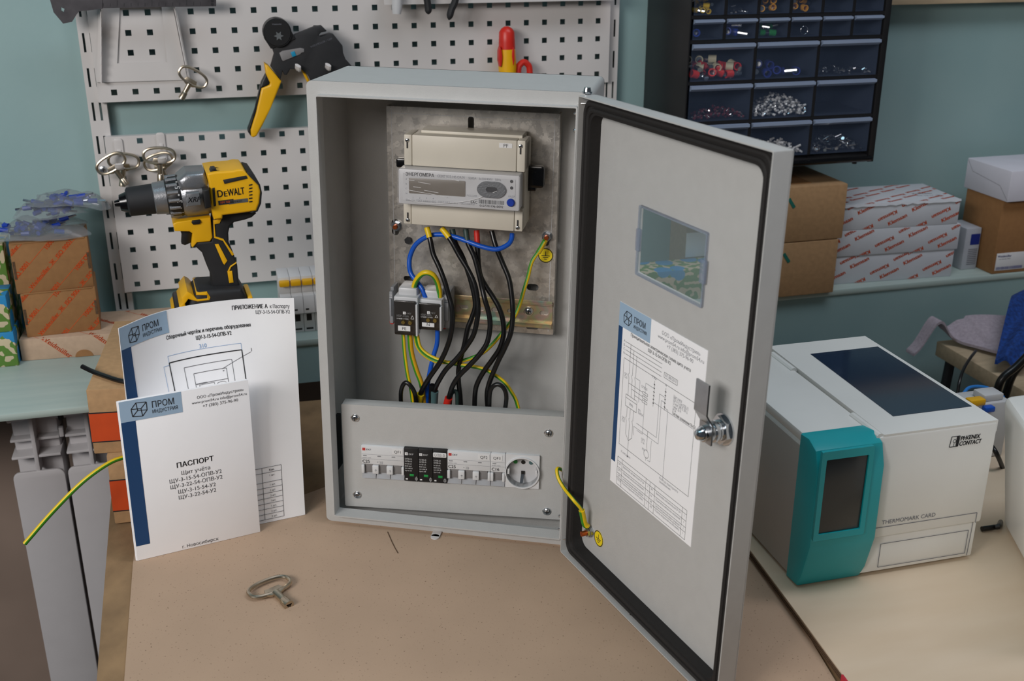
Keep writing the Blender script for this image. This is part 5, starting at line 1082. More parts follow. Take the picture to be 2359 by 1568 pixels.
# bags of blue ferrules on the upper box
def bag(label, F, w, d, h, seed, n=26):
    r = random.Random(seed); t = thing('ferrule_bag', label, 'bag', F, 'bags of ferrules')
    N, Mm = 18, 12; vs = []; fs = []
    for side in (1, -1):
        for j in range(Mm + 1):
            for i in range(N + 1):
                u, v_ = i / N, j / Mm; e = (sin(pi * u) * sin(pi * v_)) ** 0.45; x = u * w + 0.004 * sin(7 * v_ + seed); y = v_ * d + 0.004 * sin(6 * u + seed)
                z = (h * e * (0.7 + 0.3 * sin(9 * u + seed) * cos(7 * v_)) if side > 0 else 0.0) + 0.005 * (1 - e) * (0.5 + 0.5 * sin(5 * u + 3 * v_ + seed)) + 0.0012 * r.random() * (side > 0)
                vs.append((x, y, z))
    k = (N + 1) * (Mm + 1)
    for s_ in (0, 1):
        for j in range(Mm):
            for i in range(N):
                q = [s_ * k + j * (N + 1) + i, s_ * k + j * (N + 1) + i + 1, s_ * k + (j + 1) * (N + 1) + i + 1, s_ * k + (j + 1) * (N + 1) + i]; fs.append(q if s_ == 0 else q[::-1])
    b = MB(); b.add(vs, fs); b.build('film', M_bag, t, smooth=60)
    b = MB()
    for _ in range(n):
        x, y = w * r.uniform(0.2, 0.75), d * r.uniform(0.22, 0.78); z = h * r.uniform(0.15, 0.6); a = r.uniform(0, pi); L = 0.013; dx, dy, dz = cos(a) * L, sin(a) * L * 0.6, r.uniform(-0.3, 0.3) * L
        b.cyl((x, y, z), (x + dx, y + dy, z + dz), 0.0036, seg=8, m=0); b.cyl((x + dx, y + dy, z + dz), (x + dx * 1.9, y + dy * 1.9, z + dz * 1.9), 0.0020, seg=6, m=1)
    o = b.build('ferrule_heap', [M_fblue, M_chrome], t); o['kind'] = 'stuff'; lab(o, 'loose blue wire ferrules')
    b = MB(); b.rect(w * 0.78, w * 0.97, d * 0.2, d * 0.75, 0); top_map(b, h * 0.25)
    return t
fb = fC.sub(-0.024, -0.008, hC, 0.06); bag('clear bag of blue ferrules lying in front on the brown box', fb, 0.135, 0.075, 0.034, 1.0, 40)
fb = fC.sub(0.012, 0.022, hC + 0.026, 0.0); bag('clear bag of blue ferrules behind, leaning over the others', fb, 0.10, 0.06, 0.030, 2.6, 30)
fb = fC.sub(0.035, 0.03, hC + 0.046, -0.25, 0, -0.12); bag('clear bag of blue ferrules topmost of the pile', fb, 0.105, 0.055, 0.026, 4.2, 22)
# green and blue cartons at the left edge
def simple(name, label, F, z0, bl, br, tl, d, m, group=None):
    f, w, h = cframe(F, z0, bl, br, tl); return carton(name, label, f, w, d, h, m, group), f, w, h
xg, yg = WF.pz(44, 842, TS); fG = WF.sub(xg - 0.085, yg, TS); hG = fG.px(0, 767, 0)[1]
tG = carton('dotted_carton', 'green and blue dotted carton at the left edge, lower one', fG, 0.085, 0.055, hG, M_dots, 'dotted cartons')
fG2 = fG.sub(0, 0.002, hG); xr_, hh = fG2.px(37, 678, 0); tG2 = carton('dotted_carton', 'green and blue dotted carton at the left edge, upper one', fG2, 0.083, 0.055, hh, M_dots, 'dotted cartons')
fG3 = fG.sub(-0.03, 0.07, 0); hh3 = fG3.px(5, 562, 0)[1]; carton('dotted_carton', 'tall green and blue carton behind the others at the left edge', fG3, fG3.px(12, 600, 0)[0], 0.06, hh3, M_dots, 'dotted cartons')

# ---- orange banded boxes behind the papers
p = G.pz(265, 1207, 0); fL = G.sub(p[0], p[1], 0.0003, 0.40); hL = 0.0938
def banded(label, f, w, d, h):
    t = carton('banded_carton', label, f, w, d, h, M_card, 'brown cartons with an orange band')
    for nm, z0_, z1_ in (('band', 0.19, 0.64),):
        b = MB(); b.box(0.0, w, -0.0005, 0.0003, h * z0_, h * z1_); b.box(-0.0005, 0.0003, 0, d, h * z0_, h * z1_); b.box(w - 0.0003, w + 0.0005, 0, d, h * z0_, h * z1_); b.build('orange_band', M_ply, t)
        b = MB()
        for zz in (z0_, z1_): b.box(-0.0002, w + 0.0002, -0.0008, 0.0, h * zz - 0.0006, h * zz + 0.0006); b.box(w, w + 0.0008, 0, d, h * zz - 0.0006, h * zz + 0.0006)
        b.build('band_line', M_ink, t)
    return t
t = banded('lower brown carton with orange band behind the booklets', fL, 0.225, 0.17, hL)
p = G.pz(217, 1046, hL + 0.0003); fU = G.sub(p[0], p[1], hL + 0.0005, 0.36); hU = 0.178 - hL
t = banded('upper brown carton with orange band, the drill stands on it', fU, 0.222, 0.24, hU)
b = MB(); b.box(0.222, 0.2228, 0.02, 0.16, hU * 0.2, hU * 0.8); lab(b.build('side_label', mat('pale_blue_label', (176, 196, 222), 0.5), t), 'pale blue label on the right side')
# ---- booklet in front
e_ = V((0.1148, 0.0896, 0)).normalized(); BF = G.sub(-0.1847, -0.1330, 0.0003, atan2(e_.y, e_.x), 0.028)
bw, bh = 0.1455, 0.2000
t = thing('passport_booklet', 'white passport booklet standing in front of the larger sheet', 'booklet', BF)
b = MB(); b.box(0, bw, 0.0, 0.0012, 0, bh, 0.0003); b.build('front_cover', M_paper, t)
b = MB()
for k in range(4): b.box(0.0006, bw - 0.0006 * k, 0.0014 + k * 0.0008, 0.0019 + k * 0.0008, 0.0004, bh - 0.0002)
b.build('pages', M_paper, t)
b = MB(); b.tube([(0.0006, 0.0022, 0), (0.0006, 0.0022, bh)], 0.0022, 8, flat=0.5); b.build('spine', M_paper, t)
def bq(u, v): return BF.px(u, v, -0.0002)
b = MB(); Y = -0.00025; hx = bq(419, 925)[0]; hz = (bq(281, 972)[1] + bq(420, 951)[1]) / 2; nx_ = bq(312, 968)[0]; nz = (bq(316, 1258)[1] + bq(338, 1253)[1]) / 2
b.rect(0.0005, hx, hz, bh - 0.0003, Y, 1); b.rect(0.0005, nx_, nz, hz, Y, 2)
x, z = bq(304, 962); logo(b, x, z, 0.0170, Y - 0.0003, 0)
for (u, v), s, sz, bo, m_ in (((508, 909), 'ООО «ПромИндустрия»', 0.0047, 0, 3), ((506, 920), 'www.prom54.ru info@prom54.ru', 0.0046, 0, 3), ((508, 931), '+7 (383) 375-96-90', 0.0052, 0, 3), ((450, 1069), 'ПАСПОРТ', 0.0088, 1, 0), ((451, 1087), 'Щит учёта', 0.0068, 0, 3), ((451, 1101), 'ЩУ-3-15-54-ОПВ-У2', 0.0068, 0, 3), ((453, 1114), 'ЩУ-3-22-54-ОПВ-У2', 0.0068, 0, 3), ((454, 1128), 'ЩУ-3-15-54-У2', 0.0068, 0, 3), ((455, 1141), 'ЩУ-3-22-54-У2', 0.0068, 0, 3), ((462, 1253), 'г. Новосибирск', 0.0058, 0, 3)):
    x, z = bq(u, v); b.text(s, sz, x, z, Y, 'C', bo, m_)
b.build('printing', [M_ink, M_sky, M_navy, mat('soft_black_ink', (70, 70, 74), 0.7)], t, smooth=0)
# ---- curved sheet behind it
topc = cr([(-0.1878, -0.1102, 0), (-0.1736, -0.0607, 0), (-0.1523, -0.0284, 0), (-0.1212, -0.0024, 0), (-0.0861, 0.0169, 0), (-0.0385, 0.0294, 0)], 8)
cum = [0.0]
for i in range(1, len(topc)): cum.append(cum[-1] + (topc[i] - topc[i - 1]).length)
AL, AH = cum[-1], 0.28
def asheet(a, h, off=0.0):
    a = min(max(a, 0), AL); i = 0
    while i < len(cum) - 2 and cum[i + 1] < a: i += 1
    f = (a - cum[i]) / (cum[i + 1] - cum[i]); p = topc[i] * (1 - f) + topc[i + 1] * f; d = (topc[i + 1] - topc[i]).normalized(); n = V((d.y, -d.x, 0)); g = a / AL
    straight = topc[0] * (1 - g) + topc[-1] * g; k = h / AH; sm = max(0.0, min(1.0, (k - 0.5) / 0.5)); sm = 0.10 + 0.90 * sm * sm * (3 - 2 * sm); q = straight * (1 - sm) + p * sm; lean = 0.006 + 0.018 * g; q = q + V((0.33, -0.94, 0)) * lean * (1 - k) * 1.0
    return (q.x + n.x * off, q.y + n.y * off, 0.0004 + h)
t = thing('appendix_sheet', 'large curved white drawing sheet standing behind the booklet', 'document', G)
b = MB(); N = 64; vs = []; Mh = 44
for j in range(Mh + 1):
    for i in range(N + 1): vs.append(asheet(AL * i / N, AH * j / Mh))
for j in range(Mh + 1):
    for i in range(N + 1): vs.append(asheet(AL * i / N, AH * j / Mh, -0.0007))
k = (N + 1) * (Mh + 1); fs = []
for j in range(Mh):
    for i in range(N): q = [j * (N + 1) + i, j * (N + 1) + i + 1, (j + 1) * (N + 1) + i + 1, (j + 1) * (N + 1) + i]; fs += [q, [x + k for x in q[::-1]]]
for i in range(N): a = Mh * (N + 1) + i; fs.append([a, a + 1, a + 1 + k, a + k])
for j in range(Mh): a = j * (N + 1) + N; fs.append([a, a + k, a + N + 1 + k, a + N + 1]); a = j * (N + 1); fs.append([a, a + N + 1, a + N + 1 + k, a + k])
b.add(vs, fs); b.build('paper', M_paper, t, smooth=60)
fn = lambda a, h: asheet(a, h, 0.0005); fn2 = lambda a, h: asheet(a, h, 0.0009)
def tw(t, size, a0, a1, h, bold, m):       # a line of lettering fitted between two fractions of the sheet width
    b.text(t, size, AL * a0, AH - h, 0, 'L', bold, m, fn, sx=AL * (a1 - a0) / (glyphs(t, bold)[2] * size))
b = MB(); b.rect(0.0004, AL * 0.32, AH - 0.0258, AH - 0.0003, 0, 1, fn); b.rect(0.0004, AL * 0.066, AH * 0.3, AH - 0.0258, 0, 2, fn)
logo(b, AL * 0.058, AH - 0.0222, 0.0165, 0, 0, fn2)
tw('ПРИЛОЖЕНИЕ А', 0.0070, 0.667, 0.857, 0.0120, 1, 0); tw('к Паспорту', 0.0064, 0.868, 0.974, 0.0120, 0, 3); tw('ЩУ-3-15-54-ОПВ-У2', 0.0062, 0.79, 0.974, 0.0185, 0, 3)
tw('Сборочный чертёж и перечень оборудования', 0.0060, 0.297, 0.758, 0.0330, 1, 0); tw('ЩУ-3-15-54-ОПВ-У2', 0.0060, 0.458, 0.651, 0.0402, 1, 0)
def Q(a, h): return (AL * a, AH - h)
b.poly([Q(0.287, 0.26), Q(0.287, 0.0585), Q(0.694, 0.0585), Q(0.694, 0.26)], 0.0011, 0, 0, fn)
b.poly([Q(0.287, 0.0585), Q(0.287, 0.0510), Q(0.694, 0.0510), Q(0.694, 0.0585)], 0.0004, 0, 4, fn); b.text('310', 0.0062, *Q(0.488, 0.0500), 0, 'C', 0, 4, fn); b.poly([Q(0.287, 0.0610), Q(0.252, 0.0610), Q(0.252, 0.24)], 0.0004, 0, 4, fn)
b.poly([Q(0.364, 0.25), Q(0.364, 0.0675), Q(0.631, 0.0675), Q(0.631, 0.25)], 0.0005, 0, 3, fn); b.poly([Q(0.41, 0.076), Q(0.594, 0.076), Q(0.594, 0.110), Q(0.41, 0.110)], 0.0005, 0, 3, fn, True)
for h_ in (0.088, 0.098): b.line(Q(0.41, h_), Q(0.594, h_), 0.0005, 0, 3, fn)
b.poly([Q(0.43, 0.0895), Q(0.515, 0.0895), Q(0.515, 0.0965), Q(0.43, 0.0965)], 0.0004, 0, 3, fn, True); b.poly([(AL * 0.555 + 0.0058 * cos(a), AH - 0.092 + 0.0020 * sin(a)) for a in [2 * pi * k / 16 for k in range(16)]], 0.0004, 0, 3, fn, True)
b.line(Q(0.569, 0.0765), Q(0.743, 0.0620), 0.0004, 0, 3, fn); b.text('1', 0.0056, *Q(0.74, 0.0615), 0, 'L', 0, 3, fn); b.text('ЭНЕРГОМЕРА', 0.0020, *Q(0.415, 0.0888), 0, 'L', 1, 3, fn); b.text('PF', 0.0022, *Q(0.572, 0.0795), 0, 'L', 1, 3, fn)
th_ = [0.0735, 0.0665, 0.054, 0.0465, 0.0395, 0.0325, 0.0255, 0.0185, 0.0115, 0.0045]
for h_ in th_: b.line((AL * 0.30, h_), (AL * 0.865, h_), 0.0005, 0, 3, fn)
for a_ in (0.30, 0.745, 0.865): b.line((AL * a_, th_[0]), (AL * a_, th_[-1]), 0.0005, 0, 3, fn)
for k, h_ in enumerate(th_[1:-1]):
    b.text(('1 шт.', '1 шт.', '2 шт.', '3 шт.', '1шт.', '1 шт.', '3 шт.', '3 шт.')[k % 8], 0.0036, AL * 0.805, h_ - 0.0052, 0, 'C', 0, 3, fn)
    b.text(('Корпус металлический с монтажной панелью, 1', 'Счётчик электрической энергии ЭНЕРГОМЕРА', 'Выключатель автоматический 3P 25А EKF', 'Ограничитель ОПВ-В 3P EKF', 'Розетка РАр10-3-ОП PROxima EKF', 'Рейка монтажная DIN 200 мм', 'Блок распределительный КБР 125А PROxima EKF', 'Зажим торцевой на рейку')[k % 8], 0.0036, AL * 0.70, h_ - 0.0052, 0, 'R', 0, 3, fn)
b.text('Кол.', 0.0036, AL * 0.805, th_[0] - 0.0052, 0, 'C', 1, 3, fn)
b.build('printing', [M_ink, M_sky, M_navy, MATS['soft_black_ink'], M_inkblue], t, smooth=0)

# ---- loose cable ends sticking out behind the papers
def gw(pts, r, mats, stripe=None, seg=12):
    b = MB(); b.tube(cr([G.w(*(lambda q: (q[0], y, q[1]))(G.px(u, v, y))) for u, v, y in pts], 6), r, seg, 0, stripe); return b
b = MB(); b.tube(cr([(x, y, 0.183 if k else 0.186) for k, (x, y) in enumerate([G.pz(u, v, 0.183) for u, v in ((190, 849), (215, 856), (245, 867), (278, 877), (330, 884))])], 6), 0.0030, 10); tag(b.build('cable_end', M_wblack, None, G.M), 'black cable end resting on the upper banded carton', 'cable')
tag(gw([(57, 1252, -0.16), (120, 1180, -0.14), (190, 1110, -0.12), (250, 1067, -0.1), (290, 1052, -0.085), (322, 1046, -0.075)], 0.0026, None, 1).build('cable_end', list(YG), None, G.M), 'yellow-green cable end poking out left of the booklet', 'cable')
o = bpy.data.objects['cable_end.001']
for pl_ in o.data.polygons: pass
# ---- drill
X_ = G.pz(480, 728, 0.178); DRF = G.sub(X_[0], X_[1], 0.1785, 0.5)
def dz(x, y): return (240 + x / 4.48, 360 + y / 4.48)
def dpl(L, y=0): return [DRF.px(*dz(*p), y) for p in L]
t = thing('cordless_drill', 'black and yellow cordless drill standing behind the papers', 'drill', DRF)
ax0 = DRF.px(*dz(108, 488), 0); ax1 = DRF.px(*dz(1560, 300), 0); adir = V((ax1[0] - ax0[0], 0, ax1[1] - ax0[1])); 
def on_axis(f): return V((ax0[0], 0, ax0[1])) + adir * f
def dl(name, prof, f0, f1, m, seg=28, mlist=None): b = MB(); b.lathe(prof, on_axis(f0), on_axis(f1), seg, mlist=mlist); return b.build(name, m, t)
U = abs(DRF.px(*dz(0, 0))[1] - DRF.px(*dz(0, 100))[1]) / 100      # metres per traced unit
dl('chuck_tip', [(0, 30 * U), (0.3, 40 * U), (0.35, 85 * U), (1.0, 120 * U)], 0.0, 0.105, M_gloss)
dl('chuck', [(0, 128 * U), (0.06, 152 * U), (0.9, 160 * U), (1, 158 * U)], 0.085, 0.285, M_softblack)
dl('collar', [(0, 160 * U), (0.05, 168 * U), (0.6, 176 * U), (1, 182 * U)], 0.272, 0.385, M_alu)
dl('clutch_ring', [(0, 186 * U), (0.3, 215 * U), (0.9, 220 * U), (1, 215 * U)], 0.36, 0.462, M_black)
for k in range(16):
    a = 2 * pi * k / 16; u_ = adir.normalized(); n1 = V((0, -1, 0)); n2 = u_.cross(n1); r_ = 205 * U; c = on_axis(0.39) + (n1 * cos(a) + n2 * sin(a)) * r_
    b = MB(); b.tube([c - u_ * 0.004, c + u_ * 0.010], 0.0030, 8); b.build('clutch_notch', M_alu, t)
dl('gear_case', [(0, 205 * U), (0.15, 232 * U), (0.8, 236 * U), (1, 228 * U)], 0.455, 0.665, M_alu)
b = MB(); b.rprism(dpl([(740, 205), (830, 130), (1020, 118), (1055, 200), (1080, 320), (780, 330)]), -0.028, 0.028, 0.008, seg=3); b.build('gear_hump', M_alu, t)
b = MB(); b.rprism(dpl([(845, 380), (980, 368), (1000, 500), (850, 520)], -0.05), -0.0535, -0.04, 0.002); b.build('badge_plate', M_alu, t)
b = MB(); b.rprism(dpl([(1010, 340), (1080, 330), (1105, 520), (1040, 535)], -0.045), -0.0505, -0.03, 0.002); b.build('side_insert', M_black, t)
mot = dpl([(1030, 120), (1120, 105), (1300, 92), (1350, 78), (1410, 82), (1470, 150), (1560, 240), (1580, 300), (1570, 420), (1540, 500), (1410, 520), (1200, 545), (1195, 580), (1110, 590), (1085, 480), (1060, 230)])
b = MB(); b.rprism(mot, -0.036, 0.036, 0.012, seg=4); b.build('motor_housing', M_yellow, t)
b = MB(); b.rprism(dpl([(1440, 105), (1500, 120), (1580, 240), (1598, 320), (1590, 430), (1555, 510), (1500, 530), (1470, 520), (1540, 470), (1555, 400), (1550, 300), (1460, 200)]), -0.034, 0.034, 0.008, seg=3); b.build('rear_bumper', M_softblack, t)
b = MB(); b.rprism(dpl([(1225, 240), (1465, 195), (1480, 225), (1240, 282)], -0.035), -0.0375, -0.03, 0.001); b.build('side_stripe', M_softblack, t)
b = MB(); b.rprism(dpl([(1085, 150), (1100, 115), (1140, 112), (1160, 138), (1290, 128), (1280, 150)], -0.02), -0.030, -0.010, 0.001); b.build('speed_switch', M_black, t)
b = MB(); b.rprism(dpl([(1115, 325), (1138, 320), (1155, 505), (1130, 512)], -0.035), -0.0372, -0.03, 0.0006); b.build('vent_slot', M_black, t)
for k in range(6): b = MB(); b.rprism(dpl([(1492 + k % 2 * 3, 290 + k * 34), (1528, 282 + k * 35), (1528, 294 + k * 35), (1492 + k % 2 * 3, 302 + k * 34)], -0.035), -0.0368, -0.03, 0.0003); b.build('vent_slot', M_black, t)
gr = dpl([(1110, 590), (1200, 560), (1530, 520), (1555, 560), (1510, 600), (1440, 625), (1330, 650), (1285, 690), (1270, 760), (1275, 860), (1330, 990), (1362, 1090), (1375, 1250), (1390, 1300), (1100, 1310), (1095, 1200), (1040, 1070), (1000, 960), (940, 905), (905, 900), (920, 850), (1090, 840)])
b = MB(); b.rprism(gr, -0.018, 0.018, 0.008, seg=3); b.build('grip', M_softblack, t)
b = MB(); b.rprism(dpl([(700, 660), (740, 640), (1085, 595), (1095, 700), (1105, 800), (1080, 840), (950, 850), (905, 905), (890, 890), (905, 760), (870, 738), (720, 735)]), -0.020, 0.020, 0.005, seg=3); b.build('trigger_guard', M_yellow, t)
b = MB(); b.rprism(dpl([(775, 738), (870, 738), (900, 770), (890, 880), (830, 905), (795, 890), (800, 800)]), -0.009, 0.009, 0.003); b.build('trigger', M_black, t)
b = MB(); b.rprism(dpl([(905, 660), (985, 648), (1000, 670), (980, 695), (915, 700), (900, 680)], -0.019), -0.0225, -0.01, 0.001); b.build('reverse_button', M_black, t)
for L in ([(1140, 905), (1180, 902), (1270, 1075), (1240, 1118), (1225, 1100)], [(1270, 1185), (1320, 1180), (1335, 1300), (1290, 1305)], [(1125, 660), (1215, 640), (1190, 690), (1140, 700), (1150, 825), (1230, 850), (1340, 1010), (1320, 1025), (1225, 870), (1135, 840)], [(1275, 1180), (1300, 1130), (1362, 1090), (1362, 1104), (1310, 1140), (1290, 1190)]):
    b = MB(); b.rprism(dpl(L, -0.018), -0.0195, -0.012, 0.0006); b.build('grip_inlay', M_yellow, t)
b = MB(); b.rprism(dpl([(870, 1390), (960, 1310), (1100, 1300), (1390, 1290), (1440, 1370), (1440, 1460), (1360, 1480), (860, 1600), (850, 1500)]), -0.036, 0.036, 0.008, seg=3); b.build('foot', M_softblack, t)
b = MB(); b.rprism(dpl([(780, 1380), (840, 1310), (880, 1330), (940, 1390), (1040, 1380), (1040, 1350), (930, 1350), (930, 1330), (1040, 1318), (1075, 1370), (1065, 1400), (945, 1415), (850, 1390), (815, 1440), (860, 1530), (700, 1600), (690, 1560), (790, 1430)]), -0.037, 0.037, 0.003); b.build('foot_trim', M_yellow, t)
zb_ = 0.0; x0, z1_ = DRF.px(*dz(690, 1560), 0); x1, _ = DRF.px(*dz(1490, 1450), 0); b = MB(); b.box(x0 + 0.004, x1, -0.038, 0.038, 0.0, z1_ + 0.012, 0.004); b.build('battery', M_black, t)
b = MB(); b.box(x1 - 0.004, x1 + 0.003, -0.03, 0.03, 0.001, z1_ + 0.016, 0.002); lab(b.build('battery_latch', M_yellow, t), 'yellow battery latch')
rA = atan2(adir.z, adir.x)
b = MB(); Yd = -0.0365; x, z = DRF.px(*dz(1168, 424), Yd); R9 = rA * 0.9; wd = 285 * U; parts = (('D', 0.0135, 0.0, 0.22), ('E', 0.0100, 0.235, 0.135), ('WALT', 0.0135, 0.385, 0.615))
for s_, sz_, f_, g_ in parts:
    vs_, fs_, w0_ = glyphs(s_, 1); b.text(s_, sz_, x + wd * f_ * cos(R9), z + wd * f_ * sin(R9), Yd, 'L', 1, 0, rot=R9, sx=g_ * wd / (w0_ * sz_))
if 1:
    x, z = DRF.px(*dz(1180, 497), Yd)
b.rect(0, 0.020, -0.001, 0.0050, 0, 0, T=Matrix.Translation((x, Yd, z)) @ Matrix.Rotation(-rA * 0.9, 4, 'Y')); b.text('18V XR', 0.0042, x + 0.002, z + 0.0009, Yd - 0.0001, 'L', 1, 2, rot=rA * 0.9)
x2, z2 = DRF.px(*dz(1285, 488), Yd); b.rect(0, 0.0255, -0.001, 0.0042, 0, 3, T=Matrix.Translation((x2, Yd, z2)) @ Matrix.Rotation(-rA * 0.9, 4, 'Y')); b.text('BRUSHLESS', 0.0032, x2 + 0.002, z2 + 0.0007, Yd - 0.0001, 'L', 1, 0, rot=rA * 0.9)
x, z = DRF.px(*dz(862, 478), -0.0537); b.text('XRP', 0.0095, x, z, -0.0537, 'L', 1, 0, rot=rA * 0.5, shear=0.3, sx=0.9)
b.build('lettering', [M_ink, M_ink, M_orange, M_steel], t, smooth=0)
b = MB(); 
for k, s in enumerate(('1', '•', '3', '•', '5', '•')):
    a = radians(-42 + k * 19) ; u_ = adir.normalized(); n1 = V((0, -1, 0)); n2 = u_.cross(n1).normalized(); n2 = n2 if n2.z > 0 else -n2; r_ = 223 * U; ca = n1 * cos(a) + n2 * sin(a); ta = -n1 * sin(a) + n2 * cos(a); c0 = on_axis(0.445) + ca * r_
    vs, fs, w_ = glyphs(s, 1); b.add([c0 + ta * (x * 0.009 - 0.002) - u_ * (y * 0.009 - 0.003) for x, y in vs], fs, 0)
b.build('clutch_numerals', M_inkwhite, t, smooth=0)
# ---- radiator under the sill
t = thing('radiator', 'white sectional radiator under the wide sill', 'radiator', WF); ry = -0.235
xA, zA = WF.px(28, 1092, ry); xB, zB_ = WF.px(149, 1086, ry); pt = xB - xA + 0.004
for k in range(3):
    x = xA + k * pt; w = pt - 0.004; s_ = thing_part('section', t)
    b = MB(); b.rprism([(q[0], q[1]) for q in rrect(x, x + w, -1.06, zA, 0.010, 4)], ry, ry + 0.006, 0.0018); b.build('front_panel', M_rad, s_)
    b = MB(); b.box(x + w * 0.46, x + w * 0.54, ry + 0.002, ry + 0.05, zA - 0.005, zA + 0.085, 0.001)
    for j, dzz in enumerate((0.022, 0.045)): b.box(x + 0.002, x + w - 0.002, ry + 0.004 + 0.010 * j, ry + 0.055, zA + dzz - 0.002, zA + dzz + 0.002, 0.0008)
    b.build('louver', M_rad, s_)
    b = MB(); b.box(x + 0.004, x + w - 0.004, ry + 0.03, ry + 0.085, -1.06, zA + 0.07, 0.004); b.build('column', M_rad, s_)
    b = MB(); b.tube([(x - 0.001, ry + 0.045, zA + 0.085), (x + w, ry + 0.045, zA + 0.085)], 0.022, 16); b.build('header_pipe', M_rad, s_)
b = MB(); x = xA + 1 * pt - 0.002; b.tube([(x, ry + 0.03, zA + 0.105), (x, ry + 0.018, zA + 0.095), (x + 0.002, ry + 0.02, zA + 0.07)], 0.004, 8); lab(b.build('dark_seam', M_softblack, t), 'short dark strip between two sections')  # short dark curved tube where two sections meet
b = MB(); b.box(x - 0.003, x + 0.003, ry + 0.012, ry + 0.02, zA + 0.045, zA + 0.06, 0.001); b.build('clip', M_rad, t)
# ---- modular devices standing on the ledge behind the cabinet
x0, z0 = WF.px(642, 648, -0.125); f = WF.sub(x0, -0.125, TS); hM = z0 - TS; t = thing('modular_switch_block', 'white modular breakers with yellow levers on the ledge', 'breaker', f)
for k in range(6):
    x = k * 0.0178; s_ = thing_part('module', t); b = MB(); b.box(x, x + 0.0174, 0.018, 0.07, 0, hM, 0.0008); b.box(x, x + 0.0174, 0.0, 0.03, hM * 0.40, hM * 0.72, 0.0008); b.build('body', M_white, s_)
    b = MB(); b.box(x + 0.0008, x + 0.0168, 0.008, 0.02, hM * 0.86, hM * 0.955, 0.002); lab(b.build('lever', M_yellow, s_), 'yellow lever')
    b = MB(); b.box(x + 0.0045, x + 0.0125, 0.0172, 0.0182, hM * 0.20, hM * 0.32); b.box(x + 0.003, x + 0.008, -0.0004, 0.0003, hM * 0.46, hM * 0.485); b.box(x + 0.001, x + 0.0164, 0.0172, 0.0182, hM * 0.385, hM * 0.395); b.box(x + 0.003, x + 0.014, 0.0172, 0.0182, 0.004, 0.0065); b.build('terminal_opening', M_fblack, s_)

# ------------------------------------------------------------------ drawer organiser on the wall
OX0, OX1, OY, OZ0, OZ1 = 0.842, 1.197, -0.15, -0.2594, 0.075
OF = WF.sub(OX0, OY, OZ0); ow = OX1 - OX0; ohh = OZ1 - OZ0
org = thing('drawer_organiser', 'black wall-hung drawer organiser full of wire ferrules', 'organiser', OF)
def oz(t): return t - OZ0
rows = [(0.0245, 0.0585, 6), (-0.0112, 0.0205, 6), (-0.0485, -0.0165, 6), (-0.1130, -0.0540, 3), (-0.1770, -0.1180, 3), (-0.2410, -0.1820, 3)]
gx0, gx1 = 0.004, ow - 0.012
def cols(n): p_ = (gx1 - gx0) / n; return [(gx0 + k * p_ + 0.0030, gx0 + (k + 1) * p_ - 0.0030) for k in range(n)]
b = MB(); b.box(0, 0.003, 0, 0.178, 0, ohh, 0.0006); b.box(ow - 0.011, ow, 0, 0.178, 0, ohh, 0.0006); b.box(0.003, ow - 0.011, 0.172, 0.178, 0, ohh); b.box(0.003, ow - 0.011, 0.0, 0.172, 0, 0.013, 0.003); b.box(0.003, ow - 0.011, 0, 0.172, ohh - 0.006, ohh)
b.build('shell', M_black, org)
for i in range(len(rows) - 1):
    z1_, z0_ = oz(rows[i][0]), oz(rows[i + 1][1]); b = MB(); b.box(0.003, ow - 0.011, 0.0015, 0.172, z0_, z1_); b.build('shelf', M_black, org)
for (z0_, z1_, n) in rows:
    for k in range(1, n):
        x = gx0 + k * (gx1 - gx0) / n; b = MB(); b.box(x - 0.0028, x + 0.0028, 0.0008, 0.172, oz(z0_), oz(z1_)); b.build('divider', M_black, org)
b = MB(); b.tube([(0.004, -0.001, 0.006), (ow - 0.006, -0.001, 0.006)], 0.0042, 10); lab(b.build('front_lip', M_gloss, org), 'rounded lower front lip')
b = MB(); b.cyl((ow - 0.03, 0.01, 0), (ow - 0.03, 0.01, -0.004), 0.004, seg=10); b.build('foot', M_black, org)
# ferrule prototypes
def ferrule_proto(key, mcol, L=0.024, r=0.0055):
    t = thing('wire_ferrule', 'ferrule', 'ferrule', OF); b = MB(); b.lathe([(0, r), (0.9, r), (1, r * 0.8)], (-L * 0.5, 0, 0), (0, 0, 0), 12, caps=False); b.lathe([(0, r * 0.72), (1, r * 0.72)], (-L * 0.5, 0, 0), (0, 0, 0), 10, caps=False)
    vs = [(-L * 0.5, q * r_ * 0 + cos(a) * r_, sin(a) * r_) for q in (1,) for r_ in (r, r * 0.72) for a in [2 * pi * k / 12 for k in range(12)]]; b.add(vs, [(k, (k + 1) % 12, 12 + (k + 1) % 12, 12 + k) for k in range(12)]); b.build('collar', mcol, t)
    b = MB(); b.cyl((-0.001, 0, 0), (L * 0.55, 0, 0), r * 0.62, seg=10, caps=True); b.build('tube', M_chrome, t); return t
PROTO = {}; FIRST = {}
for k, m_, L, r in (('yellow', M_fyel, 0.020, 0.0042), ('black', M_fblack, 0.020, 0.0030), ('amber', M_fora, 0.022, 0.0052), ('blue', M_fblue, 0.028, 0.0062), ('green', M_fgreen, 0.022, 0.0052), ('ivory', M_fbeige, 0.026, 0.0066), ('red', M_red, 0.026, 0.0066), ('navy', M_dkblue, 0.036, 0.0068)):
    PROTO[k] = ferrule_proto(k, m_, L, r); FIRST[k] = True
def put(k, M, label, group):
    if FIRST[k]: o = PROTO[k]; o.matrix_world = M; FIRST[k] = False
    else: o = copy_tree(PROTO[k], M)
    o['label'] = label; o['group'] = group
